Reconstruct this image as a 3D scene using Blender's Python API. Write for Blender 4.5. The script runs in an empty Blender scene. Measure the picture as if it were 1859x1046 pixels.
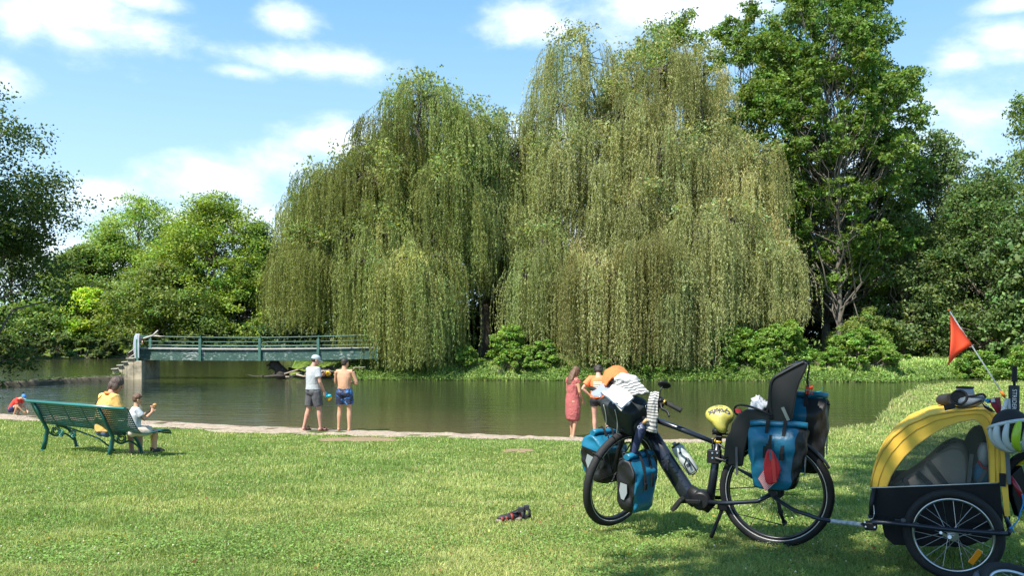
import bpy, bmesh, math
import numpy as np
from mathutils import Vector, Matrix

# ------------------------------------------------------------------ camera, sky, sun, exposure
scn = bpy.context.scene
COL = scn.collection
CZ = 2.30            # lens height over the water
CX, HY, F = 929.5, 607.0, 1500.0

cam_d = bpy.data.cameras.new('camera')
cam = bpy.data.objects.new('camera', cam_d)
COL.objects.link(cam)
cam.location = (0, 0, CZ)
cam.rotation_euler = (math.pi / 2, 0, 0)
cam_d.sensor_width = 36.0
cam_d.lens = 36.0 * F / 1859.0
cam_d.shift_y = (HY - 523.0) / 1859.0
cam_d.clip_start = 0.05
cam_d.clip_end = 5000
scn.camera = cam

scn.view_settings.view_transform = 'Standard'
scn.view_settings.look = 'None'
scn.view_settings.exposure = 0.95
scn.view_settings.gamma = 1.0
scn.cycles.use_denoising = True
scn.cycles.max_bounces = 8
scn.cycles.transparent_max_bounces = 16
scn.cycles.transmission_bounces = 6

SUN = Vector((-0.50, -0.52, 1.0)).normalized()
SUN_EL = math.asin(SUN.z)
SUN_AZ = math.atan2(SUN.x, SUN.y)
sd = bpy.data.lights.new('sun', 'SUN')
sd.energy = 5.0
sd.angle = math.radians(0.55)
sd.color = (1.0, 0.95, 0.86)
so = bpy.data.objects.new('sun', sd)
COL.objects.link(so)
so.rotation_euler = SUN.to_track_quat('Z', 'Y').to_euler()
so.location = (0, 0, 60)

world = bpy.data.worlds.new('World')
scn.world = world
world.use_nodes = True


class NT:
    """small node tree writer"""
    def __init__(s, tree):
        s.t = tree
        s.t.nodes.clear()

    def n(s, kind, **kw):
        nd = s.t.nodes.new(kind)
        ins = kw.pop('ins', {})
        for k, v in kw.items():
            setattr(nd, k, v)
        for k, v in ins.items():
            if isinstance(v, bpy.types.NodeSocket):
                s.t.links.new(v, nd.inputs[k])
            else:
                nd.inputs[k].default_value = v
        return nd

    def m(s, op, a, b=0.0, c=None, clamp=False):
        ins = {0: a, 1: b}
        if c is not None:
            ins[2] = c
        return s.n('ShaderNodeMath', operation=op, use_clamp=clamp, ins=ins).outputs[0]

    def mix(s, f, a, b, blend='MIX'):
        nd = s.n('ShaderNodeMix', data_type='RGBA', blend_type=blend)
        for i, v in ((0, f), (6, a), (7, b)):
            if isinstance(v, bpy.types.NodeSocket):
                s.t.links.new(v, nd.inputs[i])
            else:
                nd.inputs[i].default_value = v if i == 0 else ((*v, 1.0) if len(v) == 3 else v)
        return nd.outputs[2]

    def ramp(s, f, stops):
        nd = s.n('ShaderNodeValToRGB')
        e = nd.color_ramp.elements
        while len(e) < len(stops):
            e.new(0.5)
        for el, (p, c) in zip(e, stops):
            el.position = p
            el.color = (*c, 1.0) if len(c) == 3 else c
        s.t.links.new(f, nd.inputs[0])
        return nd.outputs[0]


def build_world():
    w = NT(world.node_tree)
    sky = w.n('ShaderNodeTexSky', sky_type='NISHITA', sun_disc=False, sun_elevation=SUN_EL, sun_rotation=SUN_AZ,
              air_density=1.0, dust_density=0.6, ozone_density=2.2)
    tc = w.n('ShaderNodeTexCoord')
    sep = w.n('ShaderNodeSeparateXYZ', ins={0: tc.outputs['Generated']})
    x, y, z = sep.outputs
    az = w.m('ARCTAN2', x, y)
    el = w.m('ARCSINE', z)
    # clouds: direction on the sky (azimuth, elevation) and angular half sizes, in the photo's degrees of arc
    blobs = [(60, 25, 190, 46), (120, 65, 80, 24), (0, 145, 50, 26), (515, 32, 50, 22), (575, 118, 120, 24), (450, 132, 50, 12),
             (985, 42, 85, 30), (1150, 20, 130, 44), (1290, 40, 90, 44), (1360, 10, 120, 30), (200, 360, 90, 28),
             (370, 330, 110, 32), (520, 305, 100, 34), (620, 270, 90, 30), (470, 400, 110, 36), (1830, 72, 80, 28),
             (1740, 105, 55, 24), (1760, 215, 130, 55), (1650, 260, 120, 60), (270, 0, 60, 14), (1850, 5, 60, 12),
             (760, 420, 500, 40), (900, 280, 260, 50), (120, 480, 300, 40), (2300, 150, 200, 60), (-400, 200, 260, 60),
             (2600, 380, 400, 60), (-900, 380, 400, 60)]
    best = None
    for px, py, rx, ry in blobs:
        dx = px - CX
        a0 = math.atan(dx / F)
        e0 = math.atan((HY - py) / math.hypot(F, dx))
        u = w.m('MULTIPLY', w.m('SUBTRACT', az, a0), 1.0 / (rx / F * math.cos(a0) ** 2))
        v = w.m('MULTIPLY', w.m('SUBTRACT', el, e0), 1.0 / (ry / F))
        q = w.m('SQRT', w.m('ADD', w.m('MULTIPLY', u, u), w.m('MULTIPLY', v, v)))
        g = w.m('SUBTRACT', 1.0, q)
        best = g if best is None else w.m('MAXIMUM', best, g)
    mp = w.n('ShaderNodeMapping', ins={0: tc.outputs['Generated'], 'Scale': (1.0, 1.0, 1.9)})
    n1 = w.n('ShaderNodeTexNoise', ins={'Vector': mp.outputs[0], 'Scale': 9.0, 'Detail': 8.0, 'Roughness': 0.58, 'Distortion': 0.25})
    n2 = w.n('ShaderNodeTexNoise', ins={'Vector': mp.outputs[0], 'Scale': 24.0, 'Detail': 8.0, 'Roughness': 0.7})
    nn = w.m('ADD', w.m('MULTIPLY', w.m('SUBTRACT', n1.outputs[0], 0.5), 3.0), w.m('MULTIPLY', w.m('SUBTRACT', n2.outputs[0], 0.5), 1.1))
    val = w.m('ADD', w.m('MAXIMUM', best, -1.2), nn)
    dens = w.n('ShaderNodeMapRange', interpolation_type='SMOOTHSTEP', ins={0: val, 1: -0.7, 2: 1.35, 3: 0.0, 4: 0.92}).outputs[0]
    shade = w.n('ShaderNodeMapRange', ins={0: n1.outputs[0], 1: 0.35, 2: 0.65, 3: 0.0, 4: 1.0}).outputs[0]
    ccol = w.mix(shade, (6.0, 6.8, 7.7), (8.6, 8.8, 9.0))
    # summer haze: the sky pales towards the horizon
    hz = w.n('ShaderNodeMapRange', ins={0: el, 1: -0.02, 2: 0.42, 3: 1.0, 4: 0.0}).outputs[0]
    hz = w.m('POWER', hz, 1.35)
    blue = w.mix(0.55, sky.outputs[0], (1.5, 3.9, 6.9))
    skyc = w.mix(w.m('MULTIPLY', hz, 0.85), blue, (5.0, 6.6, 7.7))
    col = w.mix(dens, skyc, ccol)
    bg = w.n('ShaderNodeBackground', ins={'Color': col, 'Strength': 0.1})
    w.n('ShaderNodeOutputWorld', ins={0: bg.outputs[0]})


build_world()


# ------------------------------------------------------------------ helpers
def P(px, py, d):
    """the place seen at photo pixel px, py when it stands d metres ahead"""
    return Vector(((px - CX) / F * d, d, CZ - (py - HY) / F * d))


def tag(o, label=None, cat=None, group=None, kind=None):
    if label:
        o['label'] = label
    if cat:
        o['category'] = cat
    if group:
        o['group'] = group
    if kind:
        o['kind'] = kind
    return o


def thing(name, label, cat, loc=(0, 0, 0), group=None):
    o = bpy.data.objects.new(name, None)
    o.empty_display_size = 0.1
    COL.objects.link(o)
    o.location = loc
    return tag(o, label, cat, group)


def origin(o):
    p = Vector(o.location)
    while o.parent:
        o = o.parent
        p = p + Vector(o.location)
    return p


def npmesh(name, V, faces=None, mat=None, parent=None, quads=None, tris=None, col=None, smooth=False, matidx=None, mats=None):
    """link one mesh object; vertices are given in world space, parents only translate"""
    V = np.asarray(V, dtype=np.float64).reshape(-1, 3)
    off = np.array(origin(parent)) if parent else np.zeros(3)
    me = bpy.data.meshes.new(name)
    if quads is not None or tris is not None:
        F_ = quads if quads is not None else tris
        k = F_.shape[1]
        nf = len(F_)
        me.vertices.add(len(V))
        me.vertices.foreach_set('co', (V - off).astype(np.float32).ravel())
        me.loops.add(nf * k)
        me.loops.foreach_set('vertex_index', F_.astype(np.int32).ravel())
        me.polygons.add(nf)
        me.polygons.foreach_set('loop_start', np.arange(0, nf * k, k, dtype=np.int32))
        if smooth:
            me.polygons.foreach_set('use_smooth', np.ones(nf, dtype=bool))
        me.update(calc_edges=True)
    else:
        me.from_pydata([tuple(v) for v in (V - off)], [], faces)
        if smooth is True:
            me.polygons.foreach_set('use_smooth', np.ones(len(me.polygons), dtype=bool))
        elif isinstance(smooth, (list, np.ndarray)):
            me.polygons.foreach_set('use_smooth', np.array(smooth, dtype=bool))
    if matidx is not None:
        me.polygons.foreach_set('material_index', np.array(matidx, dtype=np.int32))
    if col is not None:
        a = me.attributes.new('col', 'FLOAT_COLOR', 'POINT')
        c4 = np.ones((len(V), 4), dtype=np.float32)
        c4[:, :3] = col
        a.data.foreach_set('color', c4.ravel())
    for m_ in (mats or ([mat] if mat else [])):
        me.materials.append(m_)
    me.update()
    o = bpy.data.objects.new(name, me)
    COL.objects.link(o)
    if parent:
        o.parent = parent
    return o


def frame(d, hint=(0, 0, 1)):
    d = Vector(d).normalized()
    h = Vector(hint)
    if abs(d.dot(h.normalized())) > 0.97:
        h = Vector((1, 0, 0)) if abs(d.x) < 0.9 else Vector((0, 1, 0))
    a = h.cross(d).normalized()
    return a, d.cross(a).normalized(), d


class MB:
    def __init__(s):
        s.v, s.f, s.sm, s.mi = [], [], [], []
        s.cur = 0

    def add(s, vs, fs, smooth=True):
        n = len(s.v)
        s.v += [tuple(v) for v in vs]
        s.f += [tuple(i + n for i in f) for f in fs]
        s.sm += [smooth] * len(fs)
        s.mi += [s.cur] * len(fs)
        return s

    def box(s, c, size, ax=None, smooth=False):
        c = Vector(c)
        X, Y, Z = ax or (Vector((1, 0, 0)), Vector((0, 1, 0)), Vector((0, 0, 1)))
        hx, hy, hz = [q / 2 for q in size]
        vs = [c + X * (i * hx) + Y * (j * hy) + Z * (k * hz) for k in (-1, 1) for j in (-1, 1) for i in (-1, 1)]
        return s.add(vs, [(0, 2, 3, 1), (4, 5, 7, 6), (0, 1, 5, 4), (2, 6, 7, 3), (0, 4, 6, 2), (1, 3, 7, 5)], smooth)

    def tube(s, pts, r, n=8, caps=True, smooth=True, flat=None, hint=(0, 0, 1), closed=False):
        """r: number or list; flat=(a,b) squash factors across / along the hint"""
        pts = [Vector(p) for p in pts]
        k = len(pts)
        rs = r if isinstance(r, (list, tuple)) else [r] * k
        fa, fb = flat or (1, 1)
        vs, fs = [], []
        pa = None
        for i, p in enumerate(pts):
            if closed:
                d = pts[(i + 1) % k] - pts[i - 1]
            else:
                d = pts[min(i + 1, k - 1)] - pts[max(i - 1, 0)]
            if d.length < 1e-9:
                d = Vector((0, 0, 1))
            a, b, _ = frame(d, hint)
            if pa is not None and a.dot(pa) < 0 and flat is None:
                a, b = -a, -b
            pa = a
            ri = rs[i]
            ra, rb = (ri if isinstance(ri, (tuple, list)) else (ri, ri))
            for j in range(n):
                t = 2 * math.pi * j / n
                vs.append(p + a * (math.cos(t) * ra * fa) + b * (math.sin(t) * rb * fb))
        for i in range(k if closed else k - 1):
            i2 = (i + 1) % k
            for j in range(n):
                j2 = (j + 1) % n
                fs.append((i * n + j, i * n + j2, i2 * n + j2, i2 * n + j))
        s.add(vs, fs, smooth)
        if caps and not closed:
            b0 = len(s.v) - len(vs)
            s.f.append(tuple(b0 + j for j in reversed(range(n))))
            s.f.append(tuple(b0 + (k - 1) * n + j for j in range(n)))
            s.sm += [False, False]
            s.mi += [s.cur] * 2
        return s

    def bar(s, p0, p1, w, h, hint=(0, 0, 1)):
        """rectangular bar; h is measured along the hint"""
        p0, p1 = Vector(p0), Vector(p1)
        a, b, d = frame(p1 - p0, hint)
        vs = [p + a * (i * w / 2) + b * (j * h / 2) for p in (p0, p1) for j in (-1, 1) for i in (-1, 1)]
        return s.add(vs, [(0, 1, 3, 2), (4, 6, 7, 5), (0, 4, 5, 1), (2, 3, 7, 6), (0, 2, 6, 4), (1, 5, 7, 3)], False)

    def ell(s, c, rad, ax=None, n=14, m=9, smooth=True):
        c = Vector(c)
        X, Y, Z = ax or (Vector((1, 0, 0)), Vector((0, 1, 0)), Vector((0, 0, 1)))
        rx, ry, rz = rad if isinstance(rad, (tuple, list)) else (rad,) * 3
        vs = [c - Z * rz]
        for i in range(1, m):
            ph = -math.pi / 2 + math.pi * i / m
            for j in range(n):
                t = 2 * math.pi * j / n
                vs.append(c + X * (rx * math.cos(ph) * math.cos(t)) + Y * (ry * math.cos(ph) * math.sin(t)) + Z * (rz * math.sin(ph)))
        vs.append(c + Z * rz)
        fs = [(0, 1 + (j + 1) % n, 1 + j) for j in range(n)]
        for i in range(m - 2):
            for j in range(n):
                a, b = 1 + i * n + j, 1 + i * n + (j + 1) % n
                fs.append((a, b, b + n, a + n))
        last = len(vs) - 1
        fs += [(last, 1 + (m - 2) * n + j, 1 + (m - 2) * n + (j + 1) % n) for j in range(n)]
        return s.add(vs, fs, smooth)

    def ring(s, c, axis, R, r, n=48, k=8, flat=None):
        c = Vector(c)
        a, b, d = frame(axis)
        pts = [c + a * (R * math.cos(2 * math.pi * i / n)) + b * (R * math.sin(2 * math.pi * i / n)) for i in range(n)]
        ra, rb = r if isinstance(r, (tuple, list)) else (r, r)
        vs, fs = [], []
        for i, p in enumerate(pts):
            o = (p - c).normalized()
            for j in range(k):
                t = 2 * math.pi * j / k
                vs.append(p + o * (ra * math.cos(t)) + d * (rb * math.sin(t)))
        for i in range(n):
            for j in range(k):
                fs.append((i * k + j, ((i + 1) % n) * k + j, ((i + 1) % n) * k + (j + 1) % k, i * k + (j + 1) % k))
        return s.add(vs, fs, True)

    def prism(s, poly, off, smooth=False):
        """poly: world points of one face; off: thickness vector"""
        poly = [Vector(p) for p in poly]
        off = Vector(off)
        n = len(poly)
        vs = poly + [p + off for p in poly]
        fs = [tuple(range(n)), tuple(reversed(range(n, 2 * n)))]
        fs += [(i, n + i, n + (i + 1) % n, (i + 1) % n) for i in range(n)]
        return s.add(vs, fs, smooth)

    def grid(s, G, smooth=True, thick=None):
        """G: rows of points"""
        R, C_ = len(G), len(G[0])
        vs = [Vector(p) for row in G for p in row]
        fs = [(i * C_ + j, i * C_ + j + 1, (i + 1) * C_ + j + 1, (i + 1) * C_ + j) for i in range(R - 1) for j in range(C_ - 1)]
        if thick is not None:
            t = Vector(thick)
            n = len(vs)
            vs = vs + [p + t for p in vs]
            fs += [tuple(n + q for q in reversed(f)) for f in fs]
            edge = [(0, j) for j in range(C_)] + [(i, C_ - 1) for i in range(1, R)] + [(R - 1, j) for j in range(C_ - 2, -1, -1)] + [(i, 0) for i in range(R - 2, 0, -1)]
            idx = [i * C_ + j for i, j in edge]
            for a, b in zip(idx, idx[1:] + idx[:1]):
                fs.append((b, a, n + a, n + b))
        return s.add(vs, fs, smooth)

    def build(s, name, mat=None, parent=None, bevel=0.0, mats=None, sub=0):
        o = npmesh(name, s.v, s.f, mat, parent, smooth=s.sm, matidx=s.mi if mats else None, mats=mats)
        if bevel:
            m_ = o.modifiers.new('bevel', 'BEVEL')
            m_.width = bevel
            m_.segments = 2
            m_.limit_method = 'ANGLE'
        if sub:
            m_ = o.modifiers.new('sub', 'SUBSURF')
            m_.levels = m_.render_levels = sub
        return o


def spline(pts, n=6):
    """Catmull-Rom through the points"""
    pts = [Vector(p) for p in pts]
    out = []
    for i in range(len(pts) - 1):
        p0, p1, p2, p3 = pts[max(i - 1, 0)], pts[i], pts[i + 1], pts[min(i + 2, len(pts) - 1)]
        for k in range(n):
            t = k / n
            out.append(0.5 * ((2 * p1) + (p2 - p0) * t + (2 * p0 - 5 * p1 + 4 * p2 - p3) * t * t + (3 * p1 - p0 - 3 * p2 + p3) * t ** 3))
    out.append(pts[-1])
    return out


def text_obj(body, size, loc, ax, mat, parent, name='lettering', depth=0.0008, space=1.0, shear=0.0, bold=0.0):
    cu = bpy.data.curves.new(name, 'FONT')
    cu.body = body
    cu.size = size
    cu.offset = bold
    cu.extrude = depth
    cu.align_x = 'CENTER'
    cu.align_y = 'CENTER'
    cu.space_character = space
    cu.shear = shear
    cu.resolution_u = 3
    tmp = bpy.data.objects.new('tmp', cu)
    COL.objects.link(tmp)
    dg = bpy.context.evaluated_depsgraph_get()
    me = bpy.data.meshes.new_from_object(tmp.evaluated_get(dg))
    bpy.data.objects.remove(tmp)
    X, Y, Z = ax
    M = Matrix(((X.x, Y.x, Z.x, 0), (X.y, Y.y, Z.y, 0), (X.z, Y.z, Z.z, 0), (0, 0, 0, 1)))
    me.transform(M)
    me.transform(Matrix.Translation(Vector(loc) - (origin(parent) if parent else Vector())))
    me.materials.clear()
    me.materials.append(mat)
    o = bpy.data.objects.new(name, me)
    COL.objects.link(o)
    o.parent = parent
    return o


# ------------------------------------------------------------------ materials
MATS = {}


def mat(name, color=(0.5, 0.5, 0.5), rough=0.6, metal=0.0, var=0.0, vscale=20.0, bump=0.0, bscale=60.0, spec=0.5, sheen=0.0, sss=0.0, coat=0.0, aniso=None):
    if name in MATS:
        return MATS[name]
    m_ = bpy.data.materials.new(name)
    m_.use_nodes = True
    t = NT(m_.node_tree)
    p = t.n('ShaderNodeBsdfPrincipled', ins={'Roughness': rough, 'Metallic': metal, 'Specular IOR Level': spec, 'Sheen Weight': sheen,
                                             'Subsurface Weight': sss, 'Coat Weight': coat})
    if sss:
        p.inputs['Subsurface Radius'].default_value = (0.02, 0.008, 0.004)
    tc = t.n('ShaderNodeTexCoord')
    if var:
        nz = t.n('ShaderNodeTexNoise', ins={'Vector': tc.outputs['Object'], 'Scale': vscale, 'Detail': 6.0, 'Roughness': 0.6})
        a = tuple(max(0, c * (1 - var)) for c in color)
        b = tuple(min(1, c * (1 + var)) for c in color)
        c_ = t.ramp(nz.outputs[0], [(0.3, a), (0.7, b)])
        t.t.links.new(c_, p.inputs['Base Color'])
    else:
        p.inputs['Base Color'].default_value = (*color, 1)
    if bump:
        nb = t.n('ShaderNodeTexNoise', ins={'Vector': tc.outputs['Object'], 'Scale': bscale, 'Detail': 4.0})
        bp_ = t.n('ShaderNodeBump', ins={'Height': nb.outputs[0], 'Strength': bump, 'Distance': 0.01})
        t.t.links.new(bp_.outputs[0], p.inputs['Normal'])
    t.n('ShaderNodeOutputMaterial', ins={0: p.outputs[0]})
    MATS[name] = m_
    return m_


def leaf_mat(name, trans=0.35, rough=0.5, gain=1.0, tint=(1.25, 1.2, 0.45), spec=0.25):
    if name in MATS:
        return MATS[name]
    m_ = bpy.data.materials.new(name)
    m_.use_nodes = True
    t = NT(m_.node_tree)
    at = t.n('ShaderNodeAttribute', attribute_name='col')
    c = at.outputs['Color']
    p = t.n('ShaderNodeBsdfPrincipled', ins={'Base Color': c, 'Roughness': rough, 'Specular IOR Level': spec})
    tr = t.n('ShaderNodeBsdfTranslucent', ins={'Color': t.mix(1.0, c, tint, 'MULTIPLY')})
    mx = t.n('ShaderNodeMixShader', ins={0: trans, 1: p.outputs[0], 2: tr.outputs[0]})
    t.n('ShaderNodeOutputMaterial', ins={0: mx.outputs[0]})
    MATS[name] = m_
    return m_


_vn = {}


def vnoise(x, y, scale, seed=0):
    """smooth 2-D value noise in 0..1"""
    if seed not in _vn:
        _vn[seed] = np.random.default_rng(1000 + seed).random((256, 256))
    g = _vn[seed]
    u, v = np.asarray(x) / scale, np.asarray(y) / scale
    iu, iv = np.floor(u).astype(int), np.floor(v).astype(int)
    fu, fv = u - iu, v - iv
    fu, fv = fu * fu * (3 - 2 * fu), fv * fv * (3 - 2 * fv)
    a, b = g[iu % 256, iv % 256], g[(iu + 1) % 256, iv % 256]
    c, d = g[iu % 256, (iv + 1) % 256], g[(iu + 1) % 256, (iv + 1) % 256]
    return (a * (1 - fu) + b * fu) * (1 - fv) + (c * (1 - fu) + d * fu) * fv
# ------------------------------------------------------------------ terrain
NEAR = np.array([(-120, 56), (-60, 48), (-30, 38), (-23, 34.5), (-21, 27.5), (-14.7, 23.8), (-9.1, 21.7), (-4.85, 20.1), (0.87, 18.45), (3.7, 17.9), (7.0, 18.7),
                 (9.0, 20.5), (12.4, 27), (17.3, 35.0), (30, 41), (60, 50), (140, 60)], dtype=float)
FAR = np.array([(-300, 60), (-60, 66), (-45, 75), (-28, 84), (-19, 84), (-16.5, 72), (-14, 52), (-12, 44.5), (-8, 41.8), (0, 41.0), (10, 40.6), (18, 39.3),
                (22, 42.5), (30, 47), (60, 60), (300, 75)], dtype=float)


def near_y(x):
    return np.interp(x, NEAR[:, 0], NEAR[:, 1]) + (vnoise(x, x * 0 + 3.3, 1.3, 5) - 0.5) * 0.35


def far_y(x):
    return np.interp(x, FAR[:, 0], FAR[:, 1]) + (vnoise(x, x * 0 + 9.3, 1.1, 6) - 0.5) * 0.8


def ground_z(x, y):
    x = np.asarray(x, dtype=float)
    y = np.asarray(y, dtype=float)
    d = near_y(x) - y
    steep = np.clip((x - 6) / 4, 0, 1)
    plane = 1.262 - 0.0625 * np.maximum(y, -20)
    base = np.maximum(plane, (0.03 + 0.05 * np.clip(d, 0, 14)) * (1 + 0.5 * steep))
    land = np.minimum(base, d * (0.10 + 0.5 * steep))
    land = land + (vnoise(x, y, 2.3, 1) - 0.5) * 0.035 * np.clip(d / 3, 0, 1)
    land = land - 0.05 * np.exp(-((x - 2.5) ** 2 + (y - 4.3) ** 2) / 0.5)
    land = land - 0.055 * np.exp(-((x + 6.6) ** 2 + (y - 13.0) ** 2) / 6.0)
    e = y - far_y(x)
    fl = np.minimum(0.5 * e, 0.75 + 0.02 * np.clip(e, 0, 14)) + (vnoise(x, y, 3.1, 2) - 0.5) * 0.25 * np.clip(e / 2, 0, 1)
    fl = fl + np.clip((e - 25) / 60, 0, 1) * 1.2
    bed = np.maximum(np.minimum(d, 0) * 0.25, -1.4)
    bed2 = np.maximum(np.minimum(e, 0) * 0.5, -1.4)
    return np.where(d > 0, land, np.where(e > 0, fl, np.maximum(bed, bed2)))


def gz(x, y):
    return float(ground_z(x, y))


def axis_lines(parts):
    out = []
    for a, b, s in parts:
        out.append(np.arange(a, b, s))
    return np.concatenate(out)


gx = axis_lines([(-1500, -300, 100), (-300, -80, 10), (-80, -24, 1.0), (-24, 24, 0.22), (24, 80, 1.0), (80, 300, 10), (300, 1501, 100)])
gy = axis_lines([(-60, -6, 3), (-6, 26, 0.22), (26, 60, 0.4), (60, 110, 1.5), (110, 300, 10), (300, 1801, 100)])
GX, GY = np.meshgrid(gx, gy)
GZ = ground_z(GX, GY)
nx, ny = len(gx), len(gy)
ii, jj = np.meshgrid(np.arange(ny - 1), np.arange(nx - 1), indexing='ij')
q = np.stack([ii * nx + jj, ii * nx + jj + 1, (ii + 1) * nx + jj + 1, (ii + 1) * nx + jj], -1).reshape(-1, 4)


def ground_mat():
    m_ = bpy.data.materials.new('grass_soil')
    m_.use_nodes = True
    t = NT(m_.node_tree)
    g = t.n('ShaderNodeNewGeometry')
    n1 = t.n('ShaderNodeTexNoise', ins={'Vector': g.outputs['Position'], 'Scale': 0.5, 'Detail': 6.0, 'Roughness': 0.6})
    n2 = t.n('ShaderNodeTexNoise', ins={'Vector': g.outputs['Position'], 'Scale': 14.0, 'Detail': 8.0, 'Roughness': 0.75})
    n3 = t.n('ShaderNodeTexNoise', ins={'Vector': g.outputs['Position'], 'Scale': 55.0, 'Detail': 6.0, 'Roughness': 0.8})
    c = t.ramp(n2.outputs[0], [(0.30, (0.075, 0.125, 0.022)), (0.5, (0.125, 0.19, 0.035)), (0.72, (0.20, 0.24, 0.06))])
    c2 = t.ramp(n1.outputs[0], [(0.35, (0.82, 0.95, 0.8)), (0.65, (1.18, 1.05, 1.05))])
    c = t.mix(1.0, c, c2, 'MULTIPLY')
    c3 = t.ramp(n3.outputs[0], [(0.3, (0.6, 0.6, 0.6)), (0.7, (1.35, 1.35, 1.3))])
    c = t.mix(1.0, c, c3, 'MULTIPLY')
    # earth where the banks dip to the water
    sp = t.n('ShaderNodeSeparateXYZ', ins={0: g.outputs['Position']})
    zz = t.m('ADD', sp.outputs[2], t.m('MULTIPLY', t.m('SUBTRACT', n2.outputs[0], 0.5), 0.25))
    wet = t.n('ShaderNodeMapRange', ins={0: zz, 1: 0.05, 2: 0.13, 3: 1.0, 4: 0.0}).outputs[0]
    c = t.mix(wet, c, (0.09, 0.075, 0.05))
    b = t.n('ShaderNodeBump', ins={'Height': n3.outputs[0], 'Strength': 0.9, 'Distance': 0.05})
    p = t.n('ShaderNodeBsdfPrincipled', ins={'Base Color': c, 'Roughness': 0.9, 'Specular IOR Level': 0.1, 'Normal': b.outputs[0]})
    t.n('ShaderNodeOutputMaterial', ins={0: p.outputs[0]})
    return m_


gr = npmesh('ground', np.stack([GX, GY, GZ], -1).reshape(-1, 3), quads=q, mat=ground_mat(), smooth=True)
tag(gr, kind='structure')


# sandy beach along the near shore
def sand_border(x):
    w_ = np.interp(x, [-40, -14.7, -9, -4.8, 1, 4, 5.5, 6.6], [3.5, 2.6, 2.2, 2.3, 2.6, 2.2, 1.5, 0.05])
    return w_ + (vnoise(x, x * 0 + 1.7, 0.8, 7) - 0.5) * 0.5 + (vnoise(x, x * 0 + 1.7, 0.23, 8) - 0.5) * 0.2


sx = np.arange(-30, 6.6, 0.12)
K = 26
t01 = np.linspace(0, 1, K)
wb = sand_border(sx)
dd = -1.6 + (wb[:, None] + 1.6) * t01[None, :]
SX = np.repeat(sx[:, None], K, 1)
SY = near_y(sx)[:, None] - dd
SZ = ground_z(SX, SY) + 0.012 + (vnoise(SX, SY, 0.35, 9) - 0.5) * 0.09 * np.clip(dd, 0.1, 1) + (vnoise(SX, SY, 0.16, 10) - 0.5) * 0.03 * np.clip(dd, 0.1, 1)
SZ[:, -1] -= 0.03
n_, m2 = len(sx), K
ii, jj = np.meshgrid(np.arange(n_ - 1), np.arange(m2 - 1), indexing='ij')
q = np.stack([ii * m2 + jj, ii * m2 + jj + 1, (ii + 1) * m2 + jj + 1, (ii + 1) * m2 + jj], -1).reshape(-1, 4)[:, ::-1]


def sand_mat():
    m_ = bpy.data.materials.new('sand')
    m_.use_nodes = True
    t = NT(m_.node_tree)
    g = t.n('ShaderNodeNewGeometry')
    n2 = t.n('ShaderNodeTexNoise', ins={'Vector': g.outputs['Position'], 'Scale': 9.0, 'Detail': 8.0, 'Roughness': 0.7})
    n3 = t.n('ShaderNodeTexNoise', ins={'Vector': g.outputs['Position'], 'Scale': 120.0, 'Detail': 3.0})
    c = t.ramp(n2.outputs[0], [(0.3, (0.34, 0.26, 0.19)), (0.5, (0.54, 0.43, 0.32)), (0.75, (0.66, 0.54, 0.42))])
    sp = t.n('ShaderNodeSeparateXYZ', ins={0: g.outputs['Position']})
    zz = t.m('ADD', sp.outputs[2], t.m('MULTIPLY', t.m('SUBTRACT', n2.outputs[0], 0.5), 0.06))
    wet = t.n('ShaderNodeMapRange', ins={0: zz, 1: 0.035, 2: 0.065, 3: 1.0, 4: 0.0}).outputs[0]
    c = t.mix(wet, c, (0.19, 0.135, 0.085))
    h = t.m('ADD', n2.outputs[0], t.m('MULTIPLY', n3.outputs[0], 0.3))
    b = t.n('ShaderNodeBump', ins={'Height': h, 'Strength': 1.0, 'Distance': 0.10})
    p = t.n('ShaderNodeBsdfPrincipled', ins={'Base Color': c, 'Roughness': 0.85, 'Specular IOR Level': 0.2, 'Normal': b.outputs[0]})
    t.n('ShaderNodeOutputMaterial', ins={0: p.outputs[0]})
    return m_


SAND = sand_mat()
o = npmesh('beach', np.stack([SX, SY, SZ], -1).reshape(-1, 3), quads=q, mat=SAND, smooth=True)
tag(o, kind='structure')


# two bare patches worn into the lawn
def bare_patch(px, py, rx, ry, label):
    d0 = 1500 * 1.02 / (py - 700.0)
    cx_, cy_ = (px - CX) / F * d0, d0
    a = np.linspace(0, 2 * math.pi, 41)[:-1]
    rings = []
    for k in (1.0, 0.8, 0.5, 0.2):
        rr = k * (0.45 + 1.0 * vnoise(np.cos(a) * 2 + px, np.sin(a) * 2, 0.9, 11))
        xs, ys = cx_ + np.cos(a) * rx * rr, cy_ + np.sin(a) * ry * rr
        rings.append(np.stack([xs, ys, ground_z(xs, ys) + (0.004 if k == 1 else 0.015)], -1))
    b = MB()
    G = [[tuple(p) for p in list(r) + [r[0]]] for r in rings]
    b.grid(G)
    n = len(b.v)
    b.f.append(tuple(range(n - 41, n - 1)))
    b.sm.append(True)
    b.mi.append(0)
    return tag(b.build('bare_soil_patch', mat('soil', (0.24, 0.16, 0.09), 0.95, var=0.3, vscale=30, bump=0.8, bscale=40)), label, 'soil', kind='structure')


bare_patch(655, 797, 0.85, 0.55, 'bare brown soil patch in the lawn below the shirtless man')
bare_patch(940, 816, 0.3, 0.38, 'small heap of bare brown soil in the lawn before the beach')


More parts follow.
